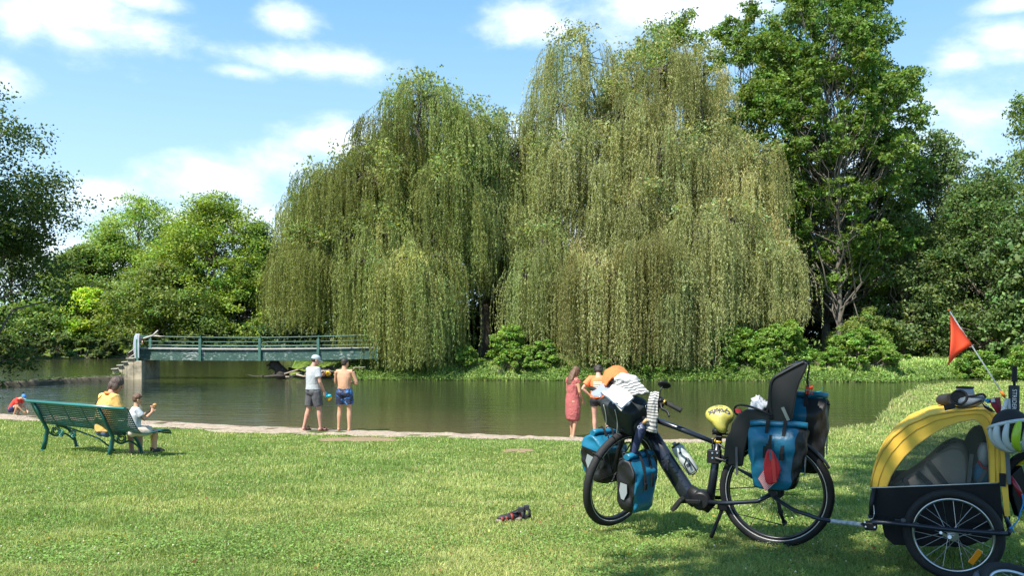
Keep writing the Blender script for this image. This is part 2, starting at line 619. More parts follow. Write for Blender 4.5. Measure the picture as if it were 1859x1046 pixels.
# water
def water_mat():
    m_ = bpy.data.materials.new('river_water')
    m_.use_nodes = True
    t = NT(m_.node_tree)
    g = t.n('ShaderNodeNewGeometry')
    mp = t.n('ShaderNodeMapping', ins={0: g.outputs['Position'], 'Scale': (0.55, 1.5, 1.0), 'Rotation': (0, 0, math.radians(-8))})
    n1 = t.n('ShaderNodeTexNoise', ins={'Vector': mp.outputs[0], 'Scale': 1.4, 'Detail': 5.0, 'Roughness': 0.6, 'Distortion': 0.6})
    n2 = t.n('ShaderNodeTexNoise', ins={'Vector': mp.outputs[0], 'Scale': 7.0, 'Detail': 3.0, 'Roughness': 0.5})
    n0 = t.n('ShaderNodeTexNoise', ins={'Vector': g.outputs['Position'], 'Scale': 0.16, 'Detail': 3.0})
    amp = t.n('ShaderNodeMapRange', ins={0: n0.outputs[0], 1: 0.42, 2: 0.62, 3: 0.25, 4: 1.0}).outputs[0]
    h = t.m('ADD', t.m('MULTIPLY', n1.outputs[0], 1.0), t.m('MULTIPLY', t.m('MULTIPLY', n2.outputs[0], amp), 0.22))
    b = t.n('ShaderNodeBump', ins={'Height': h, 'Strength': 0.75, 'Distance': 0.04})
    # silty brown over the shallows by the beach, green where it is deep
    sp = t.n('ShaderNodeSeparateXYZ', ins={0: g.outputs['Position']})
    sh = t.n('ShaderNodeMapRange', ins={0: t.m('ADD', sp.outputs[1], t.m('MULTIPLY', sp.outputs[0], 0.28)), 1: 17.5, 2: 26.0, 3: 0.85, 4: 0.0}).outputs[0]
    c = t.mix(sh, (0.034, 0.040, 0.017), (0.105, 0.082, 0.045))
    p = t.n('ShaderNodeBsdfPrincipled', ins={'Base Color': c, 'Roughness': 0.06, 'IOR': 1.33, 'Specular IOR Level': 0.5, 'Normal': b.outputs[0]})
    t.n('ShaderNodeOutputMaterial', ins={0: p.outputs[0]})
    return m_


b = MB()
b.add([(-600, 10, 0), (600, 10, 0), (600, 140, 0), (-600, 140, 0)], [(0, 1, 2, 3)], False)
tag(b.build('water', water_mat()), kind='structure')
# ------------------------------------------------------------------ foliage tools
BARK = mat('bark', (0.16, 0.13, 0.10), 0.95, var=0.4, vscale=8, bump=1.0, bscale=18)
BARK_PALE = mat('bark_pale', (0.13, 0.115, 0.095), 0.9, var=0.35, vscale=6, bump=0.8, bscale=14)
BARK_SHADED = mat('bark_shaded', (0.07, 0.058, 0.045), 0.95, var=0.4, vscale=8, bump=1.0, bscale=18)  # shade of the gap between the willows put into the bark colour
LEAF = leaf_mat('leaf', 0.42)
LEAF_DENSE = leaf_mat('leaf_dense', 0.25)
LEAF_WILLOW = leaf_mat('leaf_willow', 0.45, rough=0.6, spec=0.15)
GRASSM = leaf_mat('grass_blade', 0.35, rough=0.55, spec=0.3)


def unit(v):
    return v / (np.linalg.norm(v, axis=-1, keepdims=True) + 1e-9)


def leaf_quads(C, N, T, L, W):
    """rhombic leaves: centres, normals, long directions, lengths, widths"""
    T = unit(T - N * np.sum(T * N, -1, keepdims=True))
    B = np.cross(N, T)
    L = np.asarray(L)[:, None] * 0.5
    W = np.asarray(W)[:, None] * 0.5
    V = np.stack([C - T * L, C + B * W - T * L * 0.1, C + T * L, C - B * W - T * L * 0.1], 1).reshape(-1, 3)
    Q = np.arange(len(C) * 4).reshape(-1, 4)
    return V, Q


def leaf_cols(rng, n, base, var=0.22, groups=None, gvar=0.18, warm=0.12):
    base = np.array(base)
    g = 1 + rng.normal(0, var, n)[:, None]
    c = base[None, :] * np.clip(g, 0.45, 1.7)
    if groups is not None:
        k = int(groups.max()) + 1
        gg = 1 + rng.normal(0, gvar, k)
        wv = rng.normal(0, warm, k)
        c = c * np.clip(gg[groups], 0.5, 1.6)[:, None]
        c[:, 0] *= 1 + wv[groups]
    return np.clip(np.repeat(c, 4, 0), 0.003, 0.9)


def crown_from_clumps(rng, name, clumps, n, leaf, base, parent, m_=None, up=0.35, var=0.22, gvar=0.18, twig=14, flat=0.7):
    """clumps: (k,4) centre + radius; leaves sit in small sprays inside each clump"""
    clumps = np.asarray(clumps)
    k = len(clumps)
    wgt = clumps[:, 3] ** 2
    ci = rng.choice(k, n, p=wgt / wgt.sum())
    # sprays
    S = k * twig
    sd_ = unit(rng.normal(size=(S, 3)))
    sr = rng.random(S) ** 0.45
    cs = np.repeat(np.arange(k), twig)
    sc = clumps[cs, :3] + sd_ * (sr * clumps[cs, 3])[:, None] * np.array([1, 1, flat])
    si = ci * twig + rng.integers(0, twig, n)
    r = clumps[ci, 3]
    C = sc[si] + rng.normal(size=(n, 3)) * (r * 0.17)[:, None] * np.array([1, 1, 0.6])
    N = unit(rng.normal(size=(n, 3)) + np.array([0, 0, up * 2]) + unit(C - clumps[ci, :3]) * 0.5)
    T = rng.normal(size=(n, 3)) + np.array([0, 0, -0.3])
    L = leaf * rng.uniform(0.6, 1.35, n)
    V, Q = leaf_quads(C, N, T, L, L * 0.62)
    col = leaf_cols(rng, n, base, var, si, gvar)
    return npmesh(name, V, quads=Q, mat=m_ or LEAF, parent=parent, col=col)


def limb_tubes(b, rng, p0, p1, r0, r1, bend=0.12, n=5, k=4):
    p0, p1 = Vector(p0), Vector(p1)
    L = (p1 - p0).length
    pts = []
    for i in range(k + 1):
        t = i / k
        p = p0.lerp(p1, t)
        if 0 < i < k:
            p += Vector(rng.normal(size=3)) * L * bend * 0.5
            p.z -= L * 0.04 * math.sin(math.pi * t)
        pts.append(p)
    b.tube(pts, [r0 + (r1 - r0) * i / k for i in range(k + 1)], n=n, caps=False)


def broad_tree(label, px, d, top, width, seed, leaves=26000, leaf=0.17, color=(0.07, 0.12, 0.025), low=0.12, kind='broad_tree', group=None,
               nclump=46, crad=0.17, prof='oval', trunk_r=None, bark=None, m_=None, lean=0.0, flat=0.7, up=0.35, cat='tree', trunks=1, gvar=0.18, inner=0.5):
    rng = np.random.default_rng(seed)
    x = (px - CX) / F * d
    z0 = gz(x, d) - 0.1
    H = CZ + (HY - top) / F * d - z0
    R = width / 2
    root = thing(kind, label, cat, (x, d, z0), group)
    r0 = trunk_r or max(0.12, H * 0.018)
    cl = []
    for i in range(nclump):
        t = rng.random() ** 0.85 if prof != 'cone' else rng.random() ** 1.3
        if prof == 'oval':
            rad = math.sqrt(max(0.02, 1 - (2 * t - 0.85) ** 2 / 1.35))
        elif prof == 'dome':
            rad = math.sqrt(max(0.0, 1 - t ** 2.2))
        elif prof == 'cone':
            rad = (1 - t) ** 0.7
        elif prof == 'tall':
            rad = 0.45 + 0.55 * math.sin(math.pi * min(1, t * 0.9 + 0.12))
        th = rng.uniform(0, 2 * math.pi)
        q_ = (inner + (1 - inner) * rng.random()) ** 0.5
        cr = R * crad * 2 * rng.uniform(0.6, 1.25)
        zz = low * H + t * (H * (1 - low) - cr * flat)
        rr = max(0.0, R * rad * q_ - cr * 0.5)
        cl.append((x + lean * t * H + rr * math.cos(th), d + rr * math.sin(th), z0 + zz, cr))
    cl.append((x + lean * H, d, z0 + H - R * crad, R * crad * 1.6))
    tb = MB()
    for k in range(trunks):
        off = Vector((rng.normal() * 0.5, rng.normal() * 0.4, 0)) * (1 if k else 0)
        top_p = Vector((x + lean * H, d, z0 + H * 0.82)) + off * 3
        base_p = Vector((x, d, z0)) + off
        pts = [base_p.lerp(top_p, t) + Vector((rng.normal() * 0.006 * H * (t > 0), rng.normal() * 0.006 * H * (t > 0), 0)) for t in np.linspace(0, 1, 7)]
        tb.tube(pts, [r0 * (1.25 if i == 0 else 1) * (1 - 0.85 * i / 6) for i in range(7)], n=8, caps=False)
    for c in cl:
        t = max(0.08, (c[2] - z0) / H - 0.22)
        p = Vector((x + lean * t * H, d, z0 + t * H))
        limb_tubes(tb, rng, p, c[:3], r0 * 0.32 * (1.1 - t), 0.02)
    tb.build('trunk', bark or BARK, root)
    crown_from_clumps(rng, 'crown', cl, leaves, leaf, color, root, m_, flat=flat, up=up, gvar=gvar)
    return root


def bush(label, px, d, top, width, seed, color=(0.11, 0.20, 0.035), leaves=5200, leaf=0.11, group='bushes on the far bank', cat='bush', kind='bush', nclump=14):
    rng = np.random.default_rng(seed)
    x = (px - CX) / F * d
    z0 = gz(x, d)
    H = CZ + (HY - top) / F * d - z0
    root = thing(kind, label, cat, (x, d, z0), group)
    cl = []
    for i in range(nclump):
        t = rng.random()
        th = rng.uniform(0, 2 * math.pi)
        rr = width / 2 * math.sqrt(rng.random()) * math.sqrt(max(0.05, 1 - t * t * 0.9))
        cl.append((x + rr * math.cos(th), d + 0.6 * rr * math.sin(th), z0 + 0.1 + t * H * 0.85, min(width, H) * rng.uniform(0.16, 0.27)))
    b = MB()
    for c in cl:
        limb_tubes(b, rng, (x + rng.normal() * 0.15, d, z0 - 0.1), c[:3], 0.03, 0.01, n=4, k=3)
    b.build('stems', BARK, root)
    crown_from_clumps(rng, 'foliage', cl, leaves, leaf, color, root, LEAF, up=0.6, twig=20, flat=0.8)
    return root


def cascades(seed, px0, px1, y0, y1, n, botf, dmin=41.6, dk=7.0):
    """many small overlapping tiers of hanging branches instead of one smooth front"""
    r_ = np.random.default_rng(seed)
    out = []
    for k in range(n):
        px = r_.uniform(px0, px1)
        top = y0 + (y1 - y0) * r_.random() ** 0.8
        edge = np.interp(px, [500, 530, 560, 600, 650, 680, 830, 880, 960, 985, 1060, 1250, 1300, 1380, 1425], [470, 420, 350, 300, 270, 190, 190, 230, 240, 130, 110, 110, 170, 300, 470])
        top = max(top, edge + 25)
        bot_ = botf(px)
        L = r_.uniform(2.2, 5.5) * (1.25 if top > 430 else 1)
        bot = min(bot_, top + L * 34)
        dd_ = dmin + (620 - top) / 420.0 * dk + r_.uniform(-.4, .9)
        out.append((px, top, dd_, r_.uniform(.45, 1.05), bot if bot < bot_ - 30 else bot_, int(r_.uniform(55, 95)), L + 1.5))
    return out


def willow(label, trunk_px, d, domes, seed, color=(0.16, 0.18, 0.065), group='weeping willows', trunk_r=0.45, dens=1.0):
    """domes: (px, top, depth, radius, bottom py, strands, longest strand)"""
    rng = np.random.default_rng(seed)
    x0 = (trunk_px - CX) / F * d
    z0 = gz(x0, d)
    root = thing('weeping_willow', label, 'willow', (x0, d, z0 - 0.1), group)
    tb = MB()
    fork = Vector((x0 + rng.normal() * 0.3, d, z0 + 3.2))
    tb.tube([Vector((x0, d, z0 - 0.1)), Vector((x0 + 0.1, d, z0 + 1.4)), fork], [trunk_r * 1.2, trunk_r * 0.9, trunk_r * 0.8], n=9, caps=False)
    AC, AN, AT, AL, AW, AG, ATN = [], [], [], [], [], [], []
    RV = []
    gid = 0
    FIL = []
    for (px, top, dd_, R, bot, ns, lmax) in domes:
        cx_ = (px - CX) / F * dd_
        zt = CZ + (HY - top) / F * dd_
        zb = max(0.12, CZ - (bot - HY) / F * dd_)
        c0 = Vector((cx_, dd_, zt - R * 0.55))
        if R > 1.25:
            limb_tubes(tb, rng, fork, c0, trunk_r * 0.42, 0.07, n=6, k=6)
        else:
            limb_tubes(tb, rng, (cx_ * .6 + fork.x * .4, dd_ + 2.6, max(fork.z, c0.z - 1.5)), c0, 0.09, 0.03, n=5, k=4)
        ns = int(ns * dens * (1.7 if lmax < 4.3 else 1.25))
        if R > 1.25:
            FIL.append((cx_, dd_, zt - R * 0.45, R))
        nb = max(4, ns // 13)
        th = rng.uniform(0, 2 * math.pi, nb)
        rr = R * rng.random(nb) ** 0.5
        bx, by = np.cos(th) * rr, np.sin(th) * rr
        bz = -R * 0.75 * (rr / R) ** 2 - rng.random(nb) ** 1.6 * R * 0.7
        for k in range(0, nb, 2):
            limb_tubes(tb, rng, c0, (cx_ + bx[k] * .8, dd_ + by[k] * .8, zt + bz[k] - 0.15), 0.05, 0.012, n=4, k=3)
        bi = rng.integers(0, nb, ns)
        tone = rng.normal(0, 1)
        bl = rng.uniform(0.4, 1.0, nb) ** 0.6
        ox = cx_ + bx[bi] + rng.normal(0, 0.22, ns)
        oy = dd_ + by[bi] + rng.normal(0, 0.22, ns)
        oz = zt + bz[bi] + rng.normal(0, 0.2, ns)
        avail = np.maximum(oz - zb - (0.35 * vnoise(ox, oy * 0 + px, 0.7, 91) + 0.25 * rng.random(ns)), 0.6)
        Ls = np.minimum(lmax, avail) * np.clip((0.35 + 0.75 * bl[bi]) * rng.uniform(0.75, 1.08, ns), 0.25, 1.0)
        Ls = np.where(rng.random(ns) < 0.12, Ls * 0.4, Ls)
        Ls = np.minimum(Ls, avail)
        out = np.stack([np.cos(th[bi]), np.sin(th[bi]), np.zeros(ns)], -1) + rng.normal(0, 0.5, (ns, 3)) * [1, 1, 0]
        amp = rng.uniform(0.15, 0.55, ns)
        ph = rng.uniform(0, 6.28, ns)
        sw = rng.normal(0, 0.05, ns)
        def pos(i, s):
            a = 1 - np.exp(-s / 0.5)
            px_ = ox[i] + out[i, 0] * amp[i] * a + sw[i] * s * 0.4 + 0.05 * np.sin(s * 1.3 + ph[i])
            py_ = oy[i] + out[i, 1] * amp[i] * a + 0.05 * np.cos(s * 1.1 + ph[i])
            pz_ = oz[i] + 0.25 * a - s
            return np.stack([px_, py_, pz_], -1)
        per = 19.0
        cnt = np.maximum(4, (Ls * per).astype(int))
        idx = np.repeat(np.arange(ns), cnt)
        s = rng.random(len(idx)) * Ls[idx]
        Pp = pos(idx, s)
        az_ = rng.uniform(0, 6.28, len(idx))
        side = np.stack([np.cos(az_), np.sin(az_), np.zeros(len(idx))], -1)
        T = side * rng.uniform(0.35, 0.9, len(idx))[:, None] + np.array([0, 0, -1.0])
        l_ = rng.uniform(0.09, 0.18, len(idx))
        C = Pp + unit(T) * (l_ * 0.45)[:, None]
        N = unit(np.cross(T, rng.normal(size=T.shape)))
        AC.append(C); AN.append(N); AT.append(T); AL.append(l_); AW.append(l_ * rng.uniform(0.17, 0.27, len(idx)))
        AG.append(gid + bi[idx])
        ATN.append(np.full(len(idx), tone))
        gid += nb
        # bare whip of every strand
        for i in range(0, ns, 2):
            ss = np.linspace(0, Ls[i] * 0.97, 5)
            pp = pos(np.full(5, i), ss)
            w_ = 0.008
            RV.append((pp, w_))
    tb.build('trunk', BARK_SHADED, root)
    C, N, T, L, W, G = map(np.concatenate, (AC, AN, AT, AL, AW, AG))
    V, Q = leaf_quads(C, N, T, L, W)
    base = np.array(color)
    col = leaf_cols(rng, len(C), color, 0.13, G, 0.13, 0.07)
    tn = np.repeat(np.concatenate(ATN), 4)[:, None]
    col = np.clip(col * (1 + 0.17 * tn) * np.where(tn > 0, 1 + tn * np.array([0.05, 0.0, 0.04]), 1 + tn * np.array([-0.04, 0.0, 0.08])), 0.004, 0.9)
    npmesh('crown', V, quads=Q, mat=LEAF_WILLOW, parent=root, col=col)
    # leafy mass inside the domes that the hanging strands start from
    fc = []
    for (fx_, fy_, fz_, R_) in FIL:
        for k in range(7):
            dv_ = rng.normal(size=3)
            dv_ /= np.linalg.norm(dv_)
            dv_[2] = abs(dv_[2]) * 0.8 - 0.15
            fc.append((fx_ + dv_[0] * R_ * .72, fy_ + dv_[1] * R_ * .72, fz_ + dv_[2] * R_ * .74, R_ * .38))
    crown_from_clumps(rng, 'inner_crown', fc, 900 * len(FIL), 0.16, tuple(base * 0.92), root, LEAF_WILLOW, up=0.1, twig=22, flat=0.8)
    if RV:
        pp = np.stack([r[0] for r in RV])           # (n,5,3)
        n = len(pp)
        off = np.array([0.008, 0.004, 0])
        VV = np.stack([pp - off, pp + off], 2).reshape(n, 10, 3)
        fq = np.array([[2 * j, 2 * j + 1, 2 * j + 3, 2 * j + 2] for j in range(4)])
        QQ = (fq[None] + (np.arange(n) * 10)[:, None, None]).reshape(-1, 4)
        cc = np.tile(np.array([0.22, 0.20, 0.06]), (n * 10, 1))
        npmesh('hanging_twigs', VV.reshape(-1, 3), quads=QQ, mat=LEAF_WILLOW, parent=root, col=cc)
    return root


# ------------------------------------------------------------------ willows on the far bank
willow('left weeping willow whose curtain hangs over the right end of the footbridge', 700, 46,
       [(770, 132, 47, 2.4, 330, 320, 3.0), (715, 185, 47, 2.0, 380, 220, 3.3), (820, 190, 47, 1.8, 380, 200, 3.3), (700, 250, 47, 2.3, 420, 220, 3.5), (600, 285, 46, 1.9, 470, 220, 3.6), (660, 265, 45.5, 3.0, 480, 300, 4.0),
        (562, 345, 46, 1.5, 600, 170, 4.5), (535, 440, 46.5, 1.2, 610, 130, 4.5), (800, 280, 45.5, 2.8, 520, 300, 4.2), (570, 410, 45, 2.2, 625, 260, 5.2),
        (700, 380, 44, 2.4, 640, 330, 5.6), (735, 445, 42.0, .9, 697, 170, 9.5), (770, 480, 41.7, .8, 696, 150, 9.5), (700, 470, 41.6, .9, 697, 170, 9.5), (660, 455, 42.2, .8, 690, 150, 9.0), (790, 440, 43.3, 1.2, 660, 200, 6.0),
        (850, 190, 47.5, 2.0, 360, 160, 3.4), (625, 400, 44.5, 1.5, 600, 200, 4.5), (775, 520, 41.6, 1.0, 694, 120, 6.0)]
       + cascades(301, 530, 830, 215, 470, 44, lambda q: 612 if q < 640 else (697 if q < 815 else 560)) + cascades(302, 640, 820, 430, 560, 16, lambda q: 697), 11, dens=1.15,
       color=(0.27, 0.34, 0.12))
willow('middle weeping willow behind the dark gap, smaller than its neighbours', 880, 48,
       [(900, 195, 50, 2.4, 400, 220, 3.6), (870, 280, 49, 2.6, 470, 260, 4.0), (950, 225, 49, 2.6, 430, 240, 4.0), (930, 330, 48, 2.4, 560, 260, 4.6),
        (870, 400, 47, 1.8, 500, 150, 2.6), (985, 400, 45, 1.9, 640, 260, 6.5), (960, 470, 44.5, 1.3, 640, 160, 5.5), (900, 440, 46, 1.2, 540, 90, 2.8)]
       + cascades(303, 850, 1000, 230, 440, 22, lambda q: 560 if q < 945 else 650, dmin=43.0), 12,
       color=(0.27, 0.33, 0.13), dens=1.1, trunk_r=0.4)
willow('tallest weeping willow of the far bank with brownish rounded top, left of the ash trees', 1150, 47,
       [(1055, 62, 50, 2.7, 270, 300, 3.2), (1020, 150, 49, 2.4, 330, 220, 3.4), (1200, 70, 50, 3.3, 300, 330, 3.6), (1262, 95, 49.5, 2.2, 330, 220, 3.6),
        (1130, 150, 48, 3.0, 400, 300, 4.2), (1060, 230, 47, 2.8, 470, 300, 4.4), (1200, 230, 46.5, 3.2, 500, 340, 4.6), (1300, 225, 47.5, 2.2, 460, 220, 4.4),
        (1350, 290, 46.5, 2.0, 560, 220, 5.0), (1045, 470, 42.4, .9, 690, 150, 9.5), (1085, 455, 42.2, .9, 690, 150, 9.5), (1120, 475, 41.6, .9, 697, 150, 9.5), (1155, 430, 41.8, 1.0, 696, 170, 9.5), (1195, 420, 41.6, 1.0, 697, 190, 10.0), (1235, 455, 41.6, .9, 697, 170, 9.5),
        (1270, 380, 43.2, 2.0, 640, 340, 7.0), (1330, 360, 44, 1.9, 620, 300, 7.0), (1400, 440, 43.5, 1.5, 610, 280, 5.6), (1020, 480, 43.6, 1.2, 640, 170, 5.0),
        (1240, 500, 41.4, 1.3, 695, 260, 6.5), (1370, 250, 47, 1.8, 420, 130, 3.4), (1160, 330, 45, 2.2, 560, 150, 5.0)]
       + cascades(304, 1000, 1410, 170, 440, 62, lambda q: 694 if q < 1255 else 612) + cascades(305, 1020, 1425, 420, 540, 26, lambda q: 697 if q < 1255 else 612), 13, dens=1.15,
       color=(0.32, 0.355, 0.16), trunk_r=0.5)

# ------------------------------------------------------------------ trees behind the willows
GB = 'trees behind the willows'
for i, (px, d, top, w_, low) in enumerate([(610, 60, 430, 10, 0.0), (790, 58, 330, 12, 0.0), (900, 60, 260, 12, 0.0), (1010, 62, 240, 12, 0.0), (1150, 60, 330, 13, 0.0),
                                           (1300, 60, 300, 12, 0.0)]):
    broad_tree('tree behind the willow curtains, leaves coloured dark for the shade there', px, d, top, w_, 30 + i, leaves=20000, leaf=0.28, color=(0.035, 0.060, 0.016), low=low, kind='background_tree',
               group=GB, nclump=46, prof='dome', m_=LEAF_DENSE, crad=0.17)  # deep leaf colour stands in for the shade behind the curtains

# ------------------------------------------------------------------ tall ash trees, right
broad_tree('tall ash tree reaching out of the frame above the right end of the willows', 1500, 54, -60, 13.0, 50, leaves=110000, leaf=0.20, color=(0.135, 0.22, 0.045), low=0.16,
           kind='ash_tree', nclump=260, prof='tall', crad=0.080, bark=BARK_PALE, trunk_r=0.26, flat=0.85, group='tall ash trees')
broad_tree('tall slender ash tree with a bare pale trunk right of the hanging willow', 1525, 50, 30, 8.0, 51, leaves=36000, leaf=0.19, color=(0.13, 0.21, 0.042), low=0.28,
           kind='ash_tree', nclump=90, prof='tall', crad=0.085, bark=BARK_PALE, trunk_r=0.20, flat=0.85, group='tall ash trees', lean=-0.01)
broad_tree('ash tree with airy light green sprays above the tallest willow', 1365, 58, 10, 11.0, 52, leaves=60000, leaf=0.19, color=(0.15, 0.235, 0.05), low=0.25,
           kind='ash_tree', nclump=110, prof='tall', crad=0.085, bark=BARK_PALE, trunk_r=0.22, flat=0.85, group='tall ash trees')
broad_tree('ash tree with upright sunlit top rising behind the tallest willow', 1225, 57, 28, 10.5, 53, leaves=32000, leaf=0.19, color=(0.16, 0.24, 0.05), low=0.4,
           kind='ash_tree', nclump=60, prof='tall', crad=0.13, bark=BARK_PALE, trunk_r=0.2, flat=0.55, group='tall ash trees')
broad_tree('dark spruce like tree between the tall ash and the right hand trees', 1575, 56, 200, 7.0, 54, leaves=20000, leaf=0.2, color=(0.028, 0.055, 0.016), low=0.08,
           kind='dark_tree', nclump=60, prof='cone', crad=0.15, m_=LEAF_DENSE, trunk_r=0.3)
# ------------------------------------------------------------------ right hand mass
for i, (px, d, top, w_, col, lab, lv) in enumerate([
        (1700, 56, 235, 9.5, (0.062, 0.092, 0.034), 'grey green alder whose pointed top stands before the big white cloud', 30000),
        (1640, 52, 380, 7.0, (0.058, 0.085, 0.03), 'grey green low tree at the edge of the far lawn, behind the orange flag', 15000),
        (1800, 50, 290, 9.0, (0.05, 0.08, 0.026), 'dark green tree with drooping bare branches at the right edge', 28000),
        (1870, 54, 165, 9.0, (0.065, 0.098, 0.028), 'tallest tree at the right edge of the photo', 26000),
        (1760, 68, 330, 14.0, (0.03, 0.052, 0.016), 'dark tree deep behind the alder', 14000),
        (1620, 72, 360, 13.0, (0.032, 0.055, 0.017), 'dark tree deep behind the tall ash trunks', 14000),
        (1450, 66, 300, 11.0, (0.03, 0.055, 0.016), 'dark tree deep behind the left ash trunk', 14000),
        (1930, 46, 330, 8.0, (0.05, 0.08, 0.026), 'dark tree half out of the frame at the right edge', 12000)]):
    broad_tree(lab, px, d, top, w_, 60 + i, leaves=int(lv * 1.35), leaf=0.19 if lv > 14500 else 0.3, color=tuple(c * 2.4 for c in col), low=0.02, kind='broad_tree', nclump=90, prof='dome', crad=0.165,
               m_=LEAF_DENSE if lv < 14500 else LEAF, group='trees of the right bank', gvar=0.22)

# ------------------------------------------------------------------ left background
for i, (px, d, top, w_, col, lab, lv) in enumerate([
        (390, 92, 345, 19.0, (0.105, 0.15, 0.028), 'big round tree with yellow green top, highest of the far left bank', 34000),
        (250, 98, 345, 17.0, (0.12, 0.18, 0.04), 'light green airy tree behind the big round tree, top in front of the cloud', 20000),
        (300, 88, 470, 17.0, (0.085, 0.12, 0.032), 'broad olive green tree spreading low over the water, left of the bridge', 34000),
        (445, 90, 480, 11.0, (0.125, 0.18, 0.038), 'bright round tree above the middle of the footbridge', 22000),
        (470, 96, 400, 9.0, (0.07, 0.11, 0.03), 'darker slim tree between the round trees and the left willow', 12000),
        (150, 92, 440, 12.0, (0.075, 0.115, 0.03), 'dull green tree beside the near left tree', 20000),
        (160, 86, 520, 6.5, (0.20, 0.27, 0.03), 'small yellow green tree shining between darker ones on the far left bank', 12000),
        (60, 84, 540, 12.0, (0.085, 0.13, 0.035), 'low green tree on the far bank behind the near left tree', 14000),
        (560, 92, 420, 12.0, (0.08, 0.12, 0.03), 'green tree showing behind the left flank of the willow', 14000),
        (335, 94, 405, 12.0, (0.10, 0.15, 0.03), 'mid green tree filling the gap between the two tallest trees of the far left bank', 20000),
        (200, 95, 415, 12.0, (0.10, 0.16, 0.035), 'rounded green tree left of the airy tree on the far left bank', 18000),
        (20, 100, 420, 14.0, (0.06, 0.095, 0.025), 'tree on the far bank hidden for the most part by the near left tree', 9000)]):
    broad_tree(lab, px, d, top, w_, 80 + i, leaves=int(lv * 1.5), leaf=0.27, color=tuple(c * k for c, k in zip(col, (2.1, 2.05, 1.9))), low=0.01, kind='broad_tree', nclump=95, prof='dome', crad=0.15,
               group='trees of the far left bank', gvar=0.2, flat=0.55, up=0.7)
for i, (px, d, top, w_, col, lab) in enumerate([
        (110, 84.5, 618, 6, (0.14, 0.21, 0.045), 'bright green bush at the waterline left of the bridge pier'),
        (200, 85, 605, 6, (0.09, 0.14, 0.035), 'dull green bush at the waterline straight behind the bridge pier'),
        (60, 83, 615, 5, (0.11, 0.16, 0.05), 'low bush at the waterline under the near left tree'),
        (480, 88, 570, 7, (0.16, 0.22, 0.05), 'bright bush behind the railing at mid bridge'),
        (300, 86, 600, 7, (0.10, 0.14, 0.035), 'olive bush behind the railing at the left end of the bridge'),
        (385, 86, 605, 7, (0.08, 0.12, 0.03), 'dark bush behind the railing left of mid bridge')]):
    bush(lab, px, d, top, w_, 110 + i, col, leaves=5500, leaf=0.2, group='bushes on the far left bank')
def shore_d(px):
    d = 80.0
    for _ in range(30):
        d = 0.5 * d + 0.5 * float(far_y((px - CX) / F * d))
    return d


rng_b = np.random.default_rng(77)
for i, px in enumerate(range(-20, 560, 42)):
    bush('low waterside scrub in the line of bushes along the far left bank', px + rng_b.normal() * 8, shore_d(px) + 0.1, 606 + rng_b.normal() * 9, 5.4, 180 + i,
         tuple(np.array((0.105, 0.15, 0.045)) * rng_b.uniform(0.75, 1.3)), leaves=5200, leaf=0.22, group='low scrub along the far left bank')
# near tree at the left edge
broad_tree('big dark tree standing at the left edge of the photo', -234, 29.0, 40, 14.0, 95, leaves=130000, leaf=0.13, color=(0.07, 0.115, 0.028), low=0.03, kind='alder_tree', nclump=150,
           prof='oval', crad=0.12, flat=0.5, inner=0.3, trunk_r=0.35)

# ------------------------------------------------------------------ bushes of the far bank
for i, (px, d, top, w_, lab) in enumerate([
        (1300, 42.0, 615, 2.6, 'rounded bush under the right hand willow curtains'),
        (1345, 42.3, 600, 3.2, 'tall bright bush right of the willow, first of the row behind the child seat'),
        (1420, 42.0, 598, 2.8, 'tall bright bush straight behind the child seat'),
        (1390, 41.4, 645, 2.8, 'low bush at the water behind the child seat'),
        (1560, 41.8, 608, 2.8, 'broad bright bush behind the rear pannier, left of the orange flag'),
        (1590, 41.0, 640, 3.0, 'low bush reaching the water left of the orange flag'),
        (1510, 41.3, 650, 2.2, 'small low bush at the water right of the child seat'),
        (1570, 50, 572, 4.0, 'pale bush standing at the foot of the tall ash trunks'),
        (925, 42.6, 602, 1.6, 'slim upright bush in the dark gap between the willows'),
        (980, 42.4, 630, 2.4, 'rounded bush left of the woman in the red dress'),
        (945, 42.0, 648, 2.2, 'low round bush at the water between the willows'),
        (845, 42.6, 640, 1.6, 'small bush right of the left willow curtain'),
        (1110, 42.2, 632, 2.6, 'leafy bush behind the head of the person in orange'),
        (1180, 41.6, 655, 2.0, 'low leafy bush behind the orange cloth on the handlebar'),
        (1860, 41.5, 640, 2.6, 'bush at the right edge of the photo behind the flag pole'),
        (1775, 43, 652, 2.0, 'low bush on the bank right of the flag pole')]):
    bush(lab, px, d, top - 10, w_ * 1.25, 140 + i, (0.20, 0.33, 0.065) if i != 7 else (0.20, 0.28, 0.075), leaves=int(9500 * w_), leaf=0.105, nclump=30)


# undergrowth closing the view below the crowns, their shade put into its leaf colour
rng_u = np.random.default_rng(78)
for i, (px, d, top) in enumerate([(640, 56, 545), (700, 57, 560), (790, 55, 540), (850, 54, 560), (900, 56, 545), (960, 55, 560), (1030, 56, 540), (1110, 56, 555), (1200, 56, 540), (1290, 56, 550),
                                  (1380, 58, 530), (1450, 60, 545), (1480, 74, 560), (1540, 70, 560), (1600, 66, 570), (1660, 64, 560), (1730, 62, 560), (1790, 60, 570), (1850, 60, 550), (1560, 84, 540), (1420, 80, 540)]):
    bush('undergrowth coloured dark for the shade below the tall trees', px, d, top, 6.5, 230 + i, tuple(np.array((0.032, 0.055, 0.015)) * rng_u.uniform(0.8, 1.4)), leaves=3600, leaf=0.27,
         group='undergrowth below the trees')


